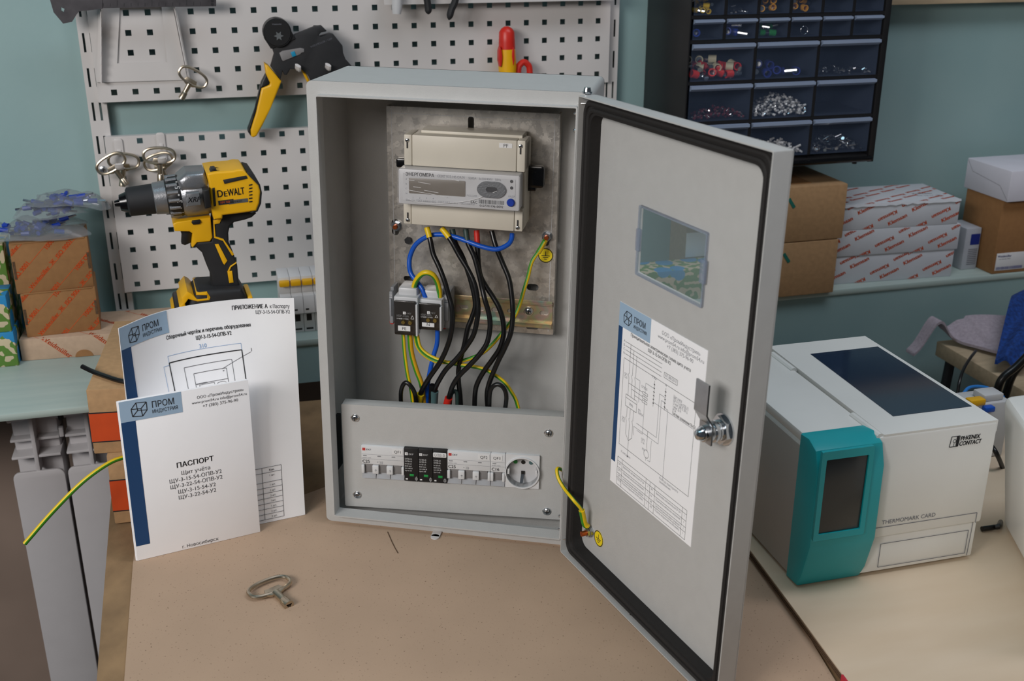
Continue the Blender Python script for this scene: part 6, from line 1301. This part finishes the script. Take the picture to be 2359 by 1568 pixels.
def heap(F, w, d, h, n, kinds, seed, cone=True):
    r = random.Random(seed); b = MB()
    for _ in range(n):
        x = r.uniform(0.006, w - 0.006); y = r.uniform(0.004, d); e = 1 - abs(2 * x / w - 1.05) ** 1.6 * 0.6; z = r.uniform(0.002, max(0.004, h * e)); a = r.uniform(0, 2 * pi); t_ = r.uniform(-0.6, 0.6); k, L, R1, R2 = r.choice(kinds)
        L *= r.uniform(0.8, 1.2); d_ = V((cos(a) * cos(t_), sin(a) * cos(t_), sin(t_))) * L; p = V((x, y, z)); p.x = min(max(p.x, 0.004 + abs(d_.x)), w - 0.004 - abs(d_.x)); p.z = max(p.z, abs(d_.z) + 0.002); b.cyl(p, p + d_ * 0.5, R1, seg=6, m=k); b.cyl(p, p - d_ * 0.5, R2, seg=6, m=1)
        p.y = max(p.y, 0.006)
    return b
ROWW = ('hidden', 'top', 'second', 'third', 'fourth', 'bottom'); 
CW6 = ('first', 'second', 'third', 'fourth', 'fifth', 'sixth'); CW3 = ('left', 'middle', 'right')
content = {(1, 0): ('yellow ferrules', [('yellow', 11)]), (1, 1): ('a few black ferrules', [('black', 5)]), (1, 2): ('amber ferrules', [('amber', 9)]), (1, 3): ('amber-yellow ferrules', [('amber', 7)]), (1, 4): ('almost nothing inside', []), (1, 5): ('nothing inside', []),
           (2, 0): ('one blue ferrule', [('blue', 1)]), (2, 1): ('large blue ferrules', [('blue', 5)]), (2, 2): ('green ferrules', [('green', 10)]), (2, 3): ('a wire ring', []), (2, 4): ('nothing inside', []), (2, 5): ('nothing inside', []),
           (3, 0): ('ivory and red ferrules', [('red', 10), ('ivory', 8)]), (3, 1): ('dark blue ferrules', [('navy', 7)]), (3, 2): ('small loose terminals', 'sil'), (4, 0): ('maroon ferrules', 'mar'), (4, 1): ('white ferrules piled high', 'whi'), (4, 2): ('nothing inside', []), (5, 0): ('its top lip only showing', []), (5, 1): ('clear plastic bits', 'cle'), (5, 2): ('long metal pins', 'pin')}
M_maroonf = M_maroon
for ri, (z0_, z1_, n) in enumerate(rows):
    if ri == 0: continue
    for ci, (x0, x1) in enumerate(cols(n)):
        what, fill = content[(ri, ci)]; F = OF.sub(x0, 0.0, oz(z0_) + 0.0006); w = x1 - x0; h = z1_ - z0_ - 0.0012
        t = thing('organiser_drawer', '%s clear drawer, %s row, with %s' % ((CW6 if n == 6 else CW3)[ci], ROWW[ri], what), 'drawer', F, 'clear organiser drawers'); dep = 0.12
        lh = 0.0075 if n == 6 else 0.0095
        b = MB(); b.box(0, w, 0.0, 0.0012, 0, h - lh + 0.001); b.build('front', M_clear, t)
        b = MB(); b.box(0, w, 0.0012, dep, 0.0, 0.0012); b.box(0, 0.001, 0.0012, dep, 0, h - 0.004); b.box(w - 0.001, w, 0.0012, dep, 0, h - 0.004); b.box(0, w, dep, dep + 0.001, 0, h - 0.004); b.build('tray', M_clear, t)
        b = MB(); b.add([(0, 0.0012, h - lh), (w, 0.0012, h - lh), (w, -0.006, h - lh * 0.55), (0, -0.006, h - lh * 0.55), (0, 0.0012, h), (w, 0.0012, h), (w, -0.006, h - 0.001), (0, -0.006, h - 0.001)], [(0, 3, 2, 1), (4, 5, 6, 7), (0, 1, 5, 4), (1, 2, 6, 5), (2, 3, 7, 6), (3, 0, 4, 7)]); b.build('lip', M_clearlip, t)
        r = random.Random(ri * 10 + ci)
        if isinstance(fill, list):
            for key, cnt in fill:
                L, R_ = {'yellow': (0.020, 0.0042), 'black': (0.02, 0.003), 'amber': (0.022, 0.0052), 'blue': (0.028, 0.0062), 'green': (0.022, 0.0052), 'ivory': (0.026, 0.0066), 'red': (0.026, 0.0066), 'navy': (0.036, 0.0068)}[key]
                per = max(1, int((w - 0.014) / (R_ * 2.6)))
                for q in range(cnt):
                    lay = q // per + (1 if key == 'ivory' else 0); x = 0.010 + (q % per + 0.5 * (lay % 2)) * (w - 0.020) / per + r.uniform(-0.002, 0.002); y = 0.012 + lay * 0.010 + r.uniform(0, 0.006) + (0.006 if key == 'navy' else 0.0); z = 0.0018 + R_ + lay * R_ * 1.7
                    yaw_ = r.choice((0.15, 1.5, 2.7, -1.6, -0.4, 1.2)) + r.uniform(-0.3, 0.3); x = min(max(x, 0.004 + abs(cos(yaw_)) * L * 0.55), w - 0.004 - abs(cos(yaw_)) * L * 0.55); y = max(y, 0.004 + abs(sin(yaw_)) * L * 0.6)
                    put(key, F.M @ Matrix.Translation((x, y, z)) @ Matrix.Rotation(yaw_, 4, 'Z') @ Matrix.Rotation(r.uniform(-0.15, 0.35), 4, 'Y'), '%s ferrule in the %s drawer of the %s row' % ({'navy': 'dark blue'}.get(key, key), (CW6 if n == 6 else CW3)[ci], ROWW[ri]), '%s ferrules, %s row drawer %d' % (key, ROWW[ri], ci))
        else:
            cfg = {'sil': (60, 0.012, [(1, 0.006, 0.0012, 0.0018)], [M_chrome, M_chrome], 'loose silver terminals heaped in the right drawer of the third row'), 'mar': (110, 0.018, [(0, 0.007, 0.0020, 0.0011)], [M_maroonf, M_chrome], 'loose maroon ferrules heaped in the left drawer, fourth row'), 'whi': (300, 0.034, [(0, 0.008, 0.0018, 0.0011)], [M_white, M_chrome], 'loose white ferrules heaped in the middle drawer, fourth row'), 'cle': (120, 0.022, [(0, 0.008, 0.002, 0.0016)], [M_label, M_label], 'loose clear plastic bits in the middle drawer, bottom row'), 'pin': (130, 0.026, [(0, 0.012, 0.0011, 0.0011), (0, 0.003, 0.003, 0.003)], [M_chrome, M_chrome], 'loose metal pins heaped in the right drawer, bottom row')}[fill]
            o = heap(F, w, 0.05, cfg[1], cfg[0], cfg[2], ri * 7 + ci).build('ferrule_heap', cfg[3], None, F.M); tag(o, cfg[4], 'ferrules', kind='stuff')
        if (ri, ci) == (2, 3): b = MB(); b.tube([(w * 0.6 + 0.0065 * cos(a), 0.012, 0.009 + 0.0065 * sin(a)) for a in [2 * pi * k / 20 for k in range(20)]], 0.0006, 5, closed=True); tag(b.build('wire_ring', M_chrome, None, F.M), 'thin wire ring in the fourth small drawer of the second row', 'ring')

# ------------------------------------------------------------------ cartons on the right ledge
def words2(b, w, h, word, L, ang, m=0, y=-0.0003):
    vs, fs, l1 = glyphs(word, 2); size = 0.0105; sx = L / (l1 * size); c, s_ = cos(ang), sin(ang)
    for i in range(-4, 6):
        for j in range(-6, 8):
            for f_, (ox, oz) in enumerate(((0, 0), (0.039, -0.0095))):
                X = 0.01 + i * 0.106 + j * 0.044 + ox; Z = 0.012 + j * 0.0235 + oz
                if -0.06 < X < w + 0.06 and -0.04 < Z < h + 0.04:
                    if f_: b.text(word, size, X + L / 2 * c, Z + L / 2 * s_, y, 'L', 2, m, rot=ang + pi, sx=sx)
                    else: b.text(word, size, X - L / 2 * c, Z - L / 2 * s_, y, 'L', 2, m, rot=ang, sx=sx)
    return b
def bp(F, L, y=0): return [F.px(u, v, y) for u, v in L]
fK, wK, hK = cframe(WF, TS, (1913, 656), (2190, 636), (1917, 592))
z_ = TS; prevh = 0
specs = [((1913, 656), (2190, 636), (1918, 592)), ((1922, 595), (2203, 579), (1924, 533)), ((1930, 531), (2206, 512), (1932, 474))]
f = fK
for i, (bl, br, tl) in enumerate(specs):
    if i == 0: f, w = fK, wK
    else:
        f = f.sub(0, 0, h); a = f.px(*bl, 0)[0]; c = f.px(*br, 0)[0]; f = f.sub(a, -0.002 * (i == 1), 0); w = c - a
    h = f.px(*tl, 0)[1]
    t = carton('white_printed_carton', ('white carton with orange lettering, lowest of the three', 'white carton with orange lettering, middle of the three', 'white carton with orange lettering, topmost of the three')[i], f, w, 0.125, h, M_cardwh, 'white printed cartons', 0.0012)
    b = MB(); words2(b, w, h, 'Klemsan', 0.0385, 0.42); clip(b, 0.001, w - 0.001, 0.001, h - 0.001).build('printing', M_orange, t, smooth=0)
    if i == 2:
        b = MB(); words2(b, w, 0.123, 'Klemsan', 0.0385, 0.42); b.text('Klemsan', 0.011, w * 0.72, 0.05, -0.0003, 'L', 0, 1, rot=-0.1); b.text('WK 2,5 /U  100', 0.007, w * 0.72, 0.035, -0.0003, 'L', 0, 1, rot=-0.1); top_map(clip(b, 0.001, w - 0.001, 0.001, 0.122), h).build('printing', [M_orange, M_inkgrey], t, smooth=0)
        b = MB(); n_ = 22; vs = []
        for k in range(n_ + 1): x = w * k / n_; vs += [(x, -0.0006, h + 0.0006), (x, -0.0022, h - 0.002 - 0.003 * abs(sin(k * 1.7)))]
        b.add(vs, [(2 * k, 2 * k + 1, 2 * k + 3, 2 * k + 2) for k in range(n_)]); lab(b.build('torn_flap', M_cardwh, t), 'torn edge of the lid flap')
        b = MB(); b.box(w - 0.0004, w + 0.0008, 0.01, 0.115, h * 0.2, h - 0.002); b.build('side_flap', M_cardlt, t)
# two brown boxes beside the open door
p = WF.pz(1905, 668, TS + 0.0)
fbx = WF.sub(p[0], p[1], TS); x1_, _ = fbx.px(1900, 680, 0)
hb1 = fbx.px(1915, 553, 0)[1]; wb = 0.15
fb1 = WF.sub(p[0] + 0.004 - wb, -0.155, TS); hb1 = fb1.px(1915, 552, 0)[1]
t = carton('brown_carton', 'plain brown carton beside the door, lower of two', fb1, wb, 0.15, hb1, M_card, 'plain brown cartons', 0.002); b = MB(); x, z = fb1.px(1812, 594, -0.0005); b.box(x - 0.010, x + 0.010, -0.0006, 0.0002, z - 0.0028, z + 0.0028, T=rot('Y', 0.95, (x, 0, z))); lab(b.build('marker_stroke', M_gmark, t), 'short green marker stroke')
fb2 = fb1.sub(0.006, 0.0, hb1 + 0.001); hb2 = fb2.px(1920, 425, 0)[1]
t = carton('brown_carton', 'plain brown carton beside the door, upper of two', fb2, wb, 0.15, hb2, M_card, 'plain brown cartons', 0.002); b = MB(); x, z = fb2.px(1824, 468, -0.0005); b.box(x - 0.010, x + 0.010, -0.0006, 0.0002, z - 0.0028, z + 0.0028, T=rot('Y', 0.95, (x, 0, z))); lab(b.build('marker_stroke', M_gmark, t), 'short green marker stroke')
b = MB(); b.box(0.004, wb - 0.06, 0.02, 0.14, hb2 - 0.0005, hb2 + 0.0012); lab(b.build('lid_sheet', M_carddk, t), 'thin darker sheet on the lid')  # thin sheet in the darker card tone, laid on the lid
# large brown box with label, white box on it, clear small box
fR = WF.sub(*WF.pz(2284, 632, TS), TS, 0.0); yR = WF.pz(2284, 632, TS)[1]; hR = fR.px(2280, 470, 0)[1] + 0.004
dR = abs(fR.pxs(0, 2215, 590)[0]) if False else 0.09
t = carton('large_brown_carton', 'large dark brown carton with a white label on the right ledge', fR, 0.22, 0.105, hR, M_carddk, None, 0.002)
a, c = fR.px(2297, 584, 0), fR.px(2352, 618, 0); b = MB(); b.box(a[0], c[0] + 0.006, -0.0006, 0.0002, c[1], a[1], 0.0002); lo = b.build('address_label', M_label, t)
b = MB(); b.text('Weidmüller', 0.0062, a[0] + 0.002, a[1] - 0.008, -0.0008, 'L', 1, 0); b.text('1 036 780 000  WDU', 0.003, a[0] + 0.004, a[1] - 0.0125, -0.0008, 'L', 0, 1); k = a[0] + 0.002; rr = random.Random(2)
while k < c[0]: w_ = rr.choice((0.0004, 0.0008)); b.rect(k, k + w_, c[1] + 0.0015, c[1] + 0.007, -0.0008, 0); k += w_ + 0.0006
b.build('printing', [M_dkblue, M_inkgrey], lo, smooth=0)
fWb = fR.sub(-0.002, -0.012, hR, 0.0); hWb = fWb.px(2300, 397, 0)[1]
t = carton('white_carton', 'plain white lidded carton on top of the large brown one', fWb, 0.24, 0.125, hWb, mat('matte_white_card', (206, 206, 216), 0.7, 0, 0.02), None, 0.002)
b = MB(); b.poly([(0.003, hWb * 0.95), (0.02, hWb * 0.62), (0.10, hWb * 0.45), (0.125, hWb * 0.05)], 0.0006, -0.0002)
for i, (x, y, z) in enumerate(b.v): b.v[i] = (-0.0004, 0.125 - x, z)
lab(b.build('fold_line', M_inkgrey, t, smooth=0), 'folded flap seam on the side')
fS = WF.sub(*WF.pz(2213, 622, TS), TS, 0.0); hS = fS.px(2213, 528, 0)[1]; wS = fS.px(2249, 610, 0)[0]
t = carton('small_clear_carton', 'small grey-white carton with a blue patch between the stacks', fS, wS, 0.06, hS, mat('pale_grey_card', (176, 180, 188), 0.5, 0, 0.03), None, 0.0015)
b = MB(); b.rect(wS * 0.35, wS * 0.95, hS * 0.60, hS * 0.86, -0.0003, 0); 
for k in range(9): b.rect(wS * 0.3, wS * 0.9, hS * (0.12 + k * 0.045), hS * (0.14 + k * 0.045), -0.0003, 1)
b.build('printing', [M_dkblue, M_inkgrey], t, smooth=0)
# tool on the white box
fT = fWb.sub(0.14, 0.03, hWb); t = thing('utility_knife', 'grey and red utility knife lying on the white carton', 'knife', fT); b = MB(); b.rprism([(-0.045, -0.008), (0.05, -0.012), (0.06, 0.0), (0.05, 0.012), (-0.045, 0.010), (-0.052, 0.0)], 0, 0.016, 0.004)
for i, (x, y, z) in enumerate(b.v): b.v[i] = (x, z, 0.016 - y)
b.build('handle', M_alu, t); b = MB(); b.box(-0.02, 0.05, -0.005, 0.007, 0.0155, 0.0185, 0.001); lab(b.build('slider', M_red, t), 'red slider'); b = MB(); b.box(0.0, 0.04, -0.012, -0.004, 0.010, 0.0165, 0.001); b.build('grip', M_fblack, t)
# things seen through the door window
p = WF.pz(1470, 705, TS); fD = WF.sub(p[0] - 0.01, -0.125, TS, 0.0); hD = fD.px(1540, 606, 0)[1]
carton('dotted_carton', 'green and blue dotted carton seen through the door window', fD, fD.px(1640, 640, 0)[0] + 0.02, 0.06, hD * 0.8, M_dots, 'dotted cartons')
fD2 = WF.sub(fD.o.x * 0, 0, 0)
xq = WF.px(1576, 590, -0.06)[0]; fD2 = WF.sub(xq, -0.062, TS); hq = fD2.px(1590, 500, 0)[1]
t = carton('brown_carton', 'brown carton with a white paper seen through the door window', fD2, 0.09, 0.07, hq, M_card, 'plain brown cartons', 0.002)
a, c = fD2.px(1582, 537, -0.001), fD2.px(1640, 588, -0.001); b = MB(); b.box(a[0], min(c[0], 0.088), -0.0012, 0.0002, c[1], a[1], 0.0003); lab(b.build('paper_note', M_paper, t), 'white paper note')

# ------------------------------------------------------------------ label printer
PWd, PD, PHt = 0.225, 0.2701, 0.1812
pr = thing('label_printer', 'white and teal label printer on the plywood board', 'printer', PF)
def pf(u, v, y=0.0): return PF.px(u, v, y)
tb = pf(2022, 1080)[0]; tb2 = pf(1985, 1345)[0]
def xprism(b, prof, x0, x1, m=0, bev=0.0):            # profile in y,z extruded along x
    bm = MB(); bm.rprism([(y, z) for y, z in prof], x0, x1, bev) if bev else bm.prism([(y, z) for y, z in prof], x0, x1)
    o = len(b.v)
    for x, y, z in bm.v: b.v.append((y, x, z))
    for f_ in bm.f: b.f.append(tuple(i + o for i in reversed(f_))); b.m.append(m)
hin = 0.098                                                # lid hinge line
b = MB(); b.box(0.0, PWd, 0.012, PD, 0.004, PHt - 0.012, 0.004); b.build('body', M_prwhite, pr)
b = MB(); b.box(-0.0012, 0.002, 0.016, PD - 0.002, 0.004, PHt - 0.016, 0.001); lab(b.build('side_cover', M_prgrey, pr), 'textured grey side cover')
b = MB(); b.box(tb - 0.002, PWd, 0.0, 0.02, 0.052, PHt - 0.002, 0.003); b.box(tb - 0.01, PWd - 0.002, 0.004, 0.02, 0.005, 0.052, 0.002); b.build('front_panel', M_prwhite, pr)
b = MB(); b.box(0.001, tb + 0.002, 0.012, PD - 0.004, PHt - 0.014, PHt - 0.002, 0.003); b.build('left_top', M_prwhite, pr)
gq = [PF.pz(u, v, PHt) for u, v in ((1862, 812), (2038, 797), (2246, 935), (2052, 955))]
lid_x0 = tb + 0.003; lid_back = PD
b = MB(); lo_ = [(lid_x0, 0.001), (PWd, 0.001), (PWd, lid_back), (lid_x0 + 0.003, lid_back)]
gl = [(max(gq[3][0], lid_x0 + 0.012), gq[3][1]), (min(gq[2][0], PWd - 0.006), gq[2][1]), (min(gq[1][0], PWd - 0.006), gq[1][1]), (max(gq[0][0], lid_x0 + 0.012), gq[0][1])]
gl = [(gl[0][0], min(gl[0][1], gl[1][1])), (gl[1][0], min(gl[0][1], gl[1][1])), (gl[2][0], min(gl[2][1], PD - 0.012)), (gl[3][0], min(gl[2][1], PD - 0.012))]
b.prism(lo_, 0, 0.014, [gl]); top_map(b, PHt); b.build('lid', M_prwhite, pr)
b = MB(); b.prism(gl, -0.0006, 0.003); top_map(b, PHt); lab(b.build('lid_window', M_lid, pr), 'dark tinted lid window')
b = MB(); b.box(gl[0][0], gl[1][0], gl[0][1], gl[2][1], PHt - 0.06, PHt - 0.056); b.box(gl[0][0] + 0.01, gl[1][0] - 0.02, gl[0][1] + 0.01, gl[0][1] + 0.05, PHt - 0.056, PHt - 0.025, 0.004); b.build('print_bay', M_greydark, pr)
for yy in (0.03, PD - 0.05):
    b = MB(); b.tube([(tb - 0.0005, yy - 0.028, PHt - 0.003), (tb - 0.0005, yy + 0.028, PHt - 0.003)], 0.0045, 10); b.build('hinge_barrel', M_prwhite, pr)
# teal bezel: profile leans out, chin sloping back
b = MB(); xprism(b, [(0.030, 0.0), (0.030, PHt - 0.001), (0.012, PHt + 0.001), (-0.004, PHt - 0.006), (-0.012, PHt - 0.030), (-0.013, 0.062), (-0.002, 0.018), (0.006, 0.002)], -0.003, tb, 0, 0.003); b.build('bezel', M_tealpl, pr)
s0, s1 = pf(1896, 1062, -0.014), pf(1990, 1044, -0.014); s2 = pf(1890, 1228, -0.014); s3 = pf(1988, 1213, -0.014)
zt, zb2 = (s0[1] + s1[1]) / 2, (s2[1] + s3[1]) / 2; x0, x1 = (s0[0] + s2[0]) / 2, (s1[0] + s3[0]) / 2
b = MB(); b.box(x0, x1, -0.0148, -0.010, zb2, zt, 0.0012); lab(b.build('touch_screen', M_screen, pr), 'dark grey touch screen')
b = MB(); b.prism(rrect(x0 - 0.006, x1 + 0.006, zb2 - 0.008, zt + 0.010, 0.002, 2), -0.0162, -0.012, [rrect(x0 - 0.0002, x1 + 0.0002, zb2 - 0.0002, zt + 0.0002, 0.001, 2)]); b.build('screen_rim', M_tealpl, pr)
b = MB(); l1 = [pf(2012, 1216), pf(2256, 1180), pf(2248, 1286)]; zt_ = (l1[0][1] + l1[1][1]) / 2; b.poly([(tb, zt_), (PWd - 0.008, zt_), (PWd - 0.008, 0.0525)], 0.0008, -0.0004); b.poly([(PWd - 0.008, 0.0525), (PWd - 0.009, 0.007)], 0.0008, 0.0034)
i0, i1, i2, i3 = pf(2028, 1256, 0.004), pf(2230, 1216, 0.004), pf(2222, 1272, 0.004), pf(2020, 1306, 0.004)
b.poly([((i0[0] + i3[0]) / 2, (i0[1] + i1[1]) / 2), ((i1[0] + i2[0]) / 2, (i0[1] + i1[1]) / 2), ((i1[0] + i2[0]) / 2, (i2[1] + i3[1]) / 2), ((i0[0] + i3[0]) / 2, (i2[1] + i3[1]) / 2)], 0.0008, 0.0032, 0, None, True); lab(b.build('panel_gap', M_inkgrey, pr, smooth=0), 'thin gap round the card slot')
b = MB(); a = pf(2031, 1208, -0.0005); b.text('THERMOMARK CARD', 0.0072, a[0], a[1], -0.0005, 'L', 0, 1, sx=0.98); b.build('lettering', [M_ink, M_inkgrey], pr, smooth=0)
b = MB(); a = pf(2187, 1030, -0.0005); q = 0.0125; b.poly([(a[0], a[1]), (a[0] + q * 0.85, a[1]), (a[0] + q * 0.95, a[1] + q), (a[0] + q * 0.1, a[1] + q)], 0.0009, -0.0005, 0, None, True); b.rect(a[0] + q * 0.62, a[0] + q * 0.88, a[1], a[1] + q, -0.0005, 0); b.poly(circ(a[0] + q * 0.45, a[1] + q * 0.55, q * 0.16, 10), 0.0006, -0.0005, 0, None, True); b.line((a[0] + q * 0.42, a[1]), (a[0] + q * 0.43, a[1] + q * 0.4), 0.0006, -0.0005)
b.text('PHŒNIX', 0.0074, a[0] + q * 1.02, a[1] + q * 0.53, -0.0005, 'L', 2, 0, sx=0.86, shear=0.12); b.text('CONTACT', 0.0074, a[0] + q * 0.96, a[1] + 0.0001, -0.0005, 'L', 2, 0, sx=0.78, shear=0.12); lab(b.build('emblem', M_ink, pr, smooth=0), 'black maker emblem and name')
for x in (0.02, PWd - 0.02):
    for y in (0.03, PD - 0.03): b = MB(); b.cyl((x, y, 0.0), (x, y, 0.006), 0.008, seg=12); b.build('foot', M_softblack, pr)

# grey machine at the right edge
g0 = PF.pz(2310, 1213, 0.0); g1 = PF.pz(2359, 1304, 0.0); gy = atan2(-(g1[0] - g0[0]), -(g1[1] - g0[1])); fM = PF.sub(g0[0], g0[1], 0.0003, -gy * 0.0); hm = fM.px(2310, 909, 0)[1]
t = thing('grey_machine', 'light grey office machine cut off by the right picture edge', 'machine', fM)
sk = (g1[0] - g0[0]) / (g0[1] - g1[1])
b = MB(); b.box(0.0, 0.3, -0.24, 0.0, 0.003, hm, 0.010, seg=3)
b.v = [(x - y * sk - z * 0.19, y, z) for x, y, z in b.v]; b.build('housing', M_prwhite, t)
b = MB(); b.box(0.01, 0.29, -0.23, -0.01, 0.0, 0.006, 0.001); b.v = [(x - y * sk, y, z) for x, y, z in b.v]; b.build('base', M_softblack, t)
# cables between the machines
def pw(pts, r, name, m, label, cat='cable'):
    P_ = [PF.w(*(lambda q: (q[0], y, q[1]))(PF.px(u, v, y))) if y > -1 else PF.w(*PF.pz(u, v, r + 0.001), r + 0.001) for u, v, y in pts]; b = MB(); b.tube(cr(P_, 6), r, 12); return tag(b.build(name, m, None, G.M), label, cat)
pw([(2278, 1018, 0.20), (2296, 1045, 0.18), (2312, 1085, 0.19), (2319, 1125, 0.17), (2311, 1170, 0.15), (2303, 1208, -1), (2288, 1214, -1), (2262, 1218, -1)], 0.0032, 'power_cable', M_wblack, 'black cable curving down between printer and grey machine')
pw([(2218, 908, 0.28), (2232, 893, 0.29), (2256, 890, 0.30), (2282, 896, 0.30), (2312, 915, 0.29)], 0.0024, 'patch_wire', mat('bright_blue_wire', (40, 130, 214), 0.4), 'bright blue wire arching behind the printer', 'wire')
pw([(2248, 918, 0.26), (2272, 919, 0.27), (2296, 930, 0.27), (2316, 952, 0.26)], 0.0024, 'patch_wire', M_white, 'white wire arching behind the printer', 'wire')
fx = PF.sub(0.225, 0.20, 0.0, 0.0); a = PF.px(2250, 942, 0.22)
t = thing('connector_strip', 'pale terminal strip with yellow and blue plugs behind the printer', 'connector', PF.sub(a[0], 0.22, 0.0)); hz_ = a[1]; b = MB(); b.box(-0.035, 0.055, 0.0, 0.045, 0.0, hz_ + 0.006, 0.003); b.build('housing', M_pale, t)
b = MB(); b.box(-0.012, 0.012, -0.002, 0.012, hz_ + 0.005, hz_ + 0.014, 0.002); lab(b.build('plug', M_yellow, t), 'yellow plug'); b = MB(); b.box(0.008, 0.024, -0.008, 0.004, hz_ - 0.004, hz_ + 0.004, 0.002); lab(b.build('plug', M_wblue, t), 'blue plug'); b = MB(); b.box(0.014, 0.045, 0.005, 0.03, hz_ + 0.006, hz_ + 0.016, 0.002); b.build('plug', M_pale, t)

# ------------------------------------------------------------------ bench with towel and blue knit
sB, tBn = WF.px(2158, 785, -0.20); BT = WF.sub(sB, -0.20, tBn); t = thing('small_bench', 'small wooden bench with black steel legs behind the printer', 'bench', BT)
b = MB(); b.box(0, 0.42, -0.30, 0.0, -0.028, 0.0, 0.002); b.build('seat_board', M_bench, t)
for x, y in ((0.012, -0.03), (0.012, -0.27), (0.40, -0.03), (0.40, -0.27)): b = MB(); b.tube([(x, y, -0.028), (x - 0.02 * (1 if x < 0.2 else -1), y, -0.40), (x - 0.05 * (1 if x < 0.2 else -1), y, -0.96)], 0.009, 10); b.build('leg', M_softblack, t)
def cloth(name, label, cat, F, fnc, N, Mm, m, th=0.004):
    b = MB(); vs = []; fs = []
    for s_ in (0, 1):
        for j in range(Mm + 1):
            for i in range(N + 1): p = V(fnc(i / N, j / Mm)); vs.append((p.x, p.y, p.z - th * s_))
    k = (N + 1) * (Mm + 1)
    for j in range(Mm):
        for i in range(N): q = [j * (N + 1) + i, j * (N + 1) + i + 1, (j + 1) * (N + 1) + i + 1, (j + 1) * (N + 1) + i]; fs += [q, [x + k for x in q[::-1]]]
    for i in range(N): a = i; fs.append([a + 1, a, a + k, a + 1 + k]); a = Mm * (N + 1) + i; fs.append([a, a + 1, a + 1 + k, a + k])
    for j in range(Mm): a = j * (N + 1); fs.append([a, a + N + 1, a + N + 1 + k, a + k]); a += N; fs.append([a + N + 1, a, a + k, a + N + 1 + k])
    b.add(vs, fs); return tag(b.build(name, m, None, F.M, 70), label, cat)
def sst(t): t = max(0.0, min(1.0, t)); return t * t * (3 - 2 * t)
def tow(u, v):
    x = -0.062 + 0.215 * u; yf = -(0.030 + 0.085 * sst((x - 0.005) / 0.07)) - 0.006 * sin(20 * x); y = 0.0 + v * yf
    arch = 0.046 * math.exp(-((x + 0.020) / 0.024) ** 2); body = (0.030 + 0.006 * sin(26 * x)) * sst((x + 0.01) / 0.05) * (1 - 0.82 * sst(v * 1.05)) + (0.006 if v < 0.62 + 0.15 * sin(9 * x) and x > 0.05 else 0.0)
    z = 0.0062 + arch + body * 0.9
    if x < -0.012: z -= (-0.012 - x) * 0.35
    return (x, y, z)
cloth('towel', 'crumpled lilac-grey towel lying on the bench', 'towel', BT, tow, 60, 30, M_towel, 0.005)
def knit(u, v):
    c = V((0.205, -0.03, 0.062)) * (1 - v) + V((0.018, -0.172, 0.016)) * v; wd = 0.13 * (1 - v) + 0.05 * v; q = (u - 0.5) * wd; k = sin(pi * v)
    return (c.x + q * 0.75, c.y - q * 0.62, max(0.013, c.z + 0.022 * k + 0.012 * sin(9 * u + 5 * v) * (1 - v * 0.5) + (0.028 * (1 - v)) * (u - 0.2)))
cloth('knitted_cloth', 'bright blue knitted cloth heaped on the bench at right', 'cloth', BT.sub(0, 0, 0.012), knit, 34, 40, M_knit, 0.008)
def bwf(pts, r, name, m, label):
    P_ = [WF.w(*(lambda q: (q[0], y, q[1]))(WF.px(u, v, y))) for u, v, y in pts]; b = MB(); b.tube(cr(P_, 6), r, 12); return tag(b.build(name, m, None, G.M), label, 'cable')
bwf([(2248, 808, -0.30), (2235, 825, -0.335), (2220, 850, -0.37), (2210, 880, -0.39), (2205, 915, -0.40)], 0.0026, 'thin_cable', M_wblack, 'thin black cable hanging over the front of the bench')
bwf([(2375, 810, -0.45), (2340, 845, -0.45), (2312, 868, -0.45), (2300, 890, -0.45), (2292, 925, -0.45)], 0.0062, 'thick_cable', M_wblack, 'thick black cable at right, left one of the pair')
bwf([(2385, 800, -0.44), (2352, 840, -0.44), (2332, 866, -0.44), (2318, 905, -0.44), (2312, 925, -0.44)], 0.0062, 'thick_cable', M_wblack, 'thick black cable at right, right one of the pair')
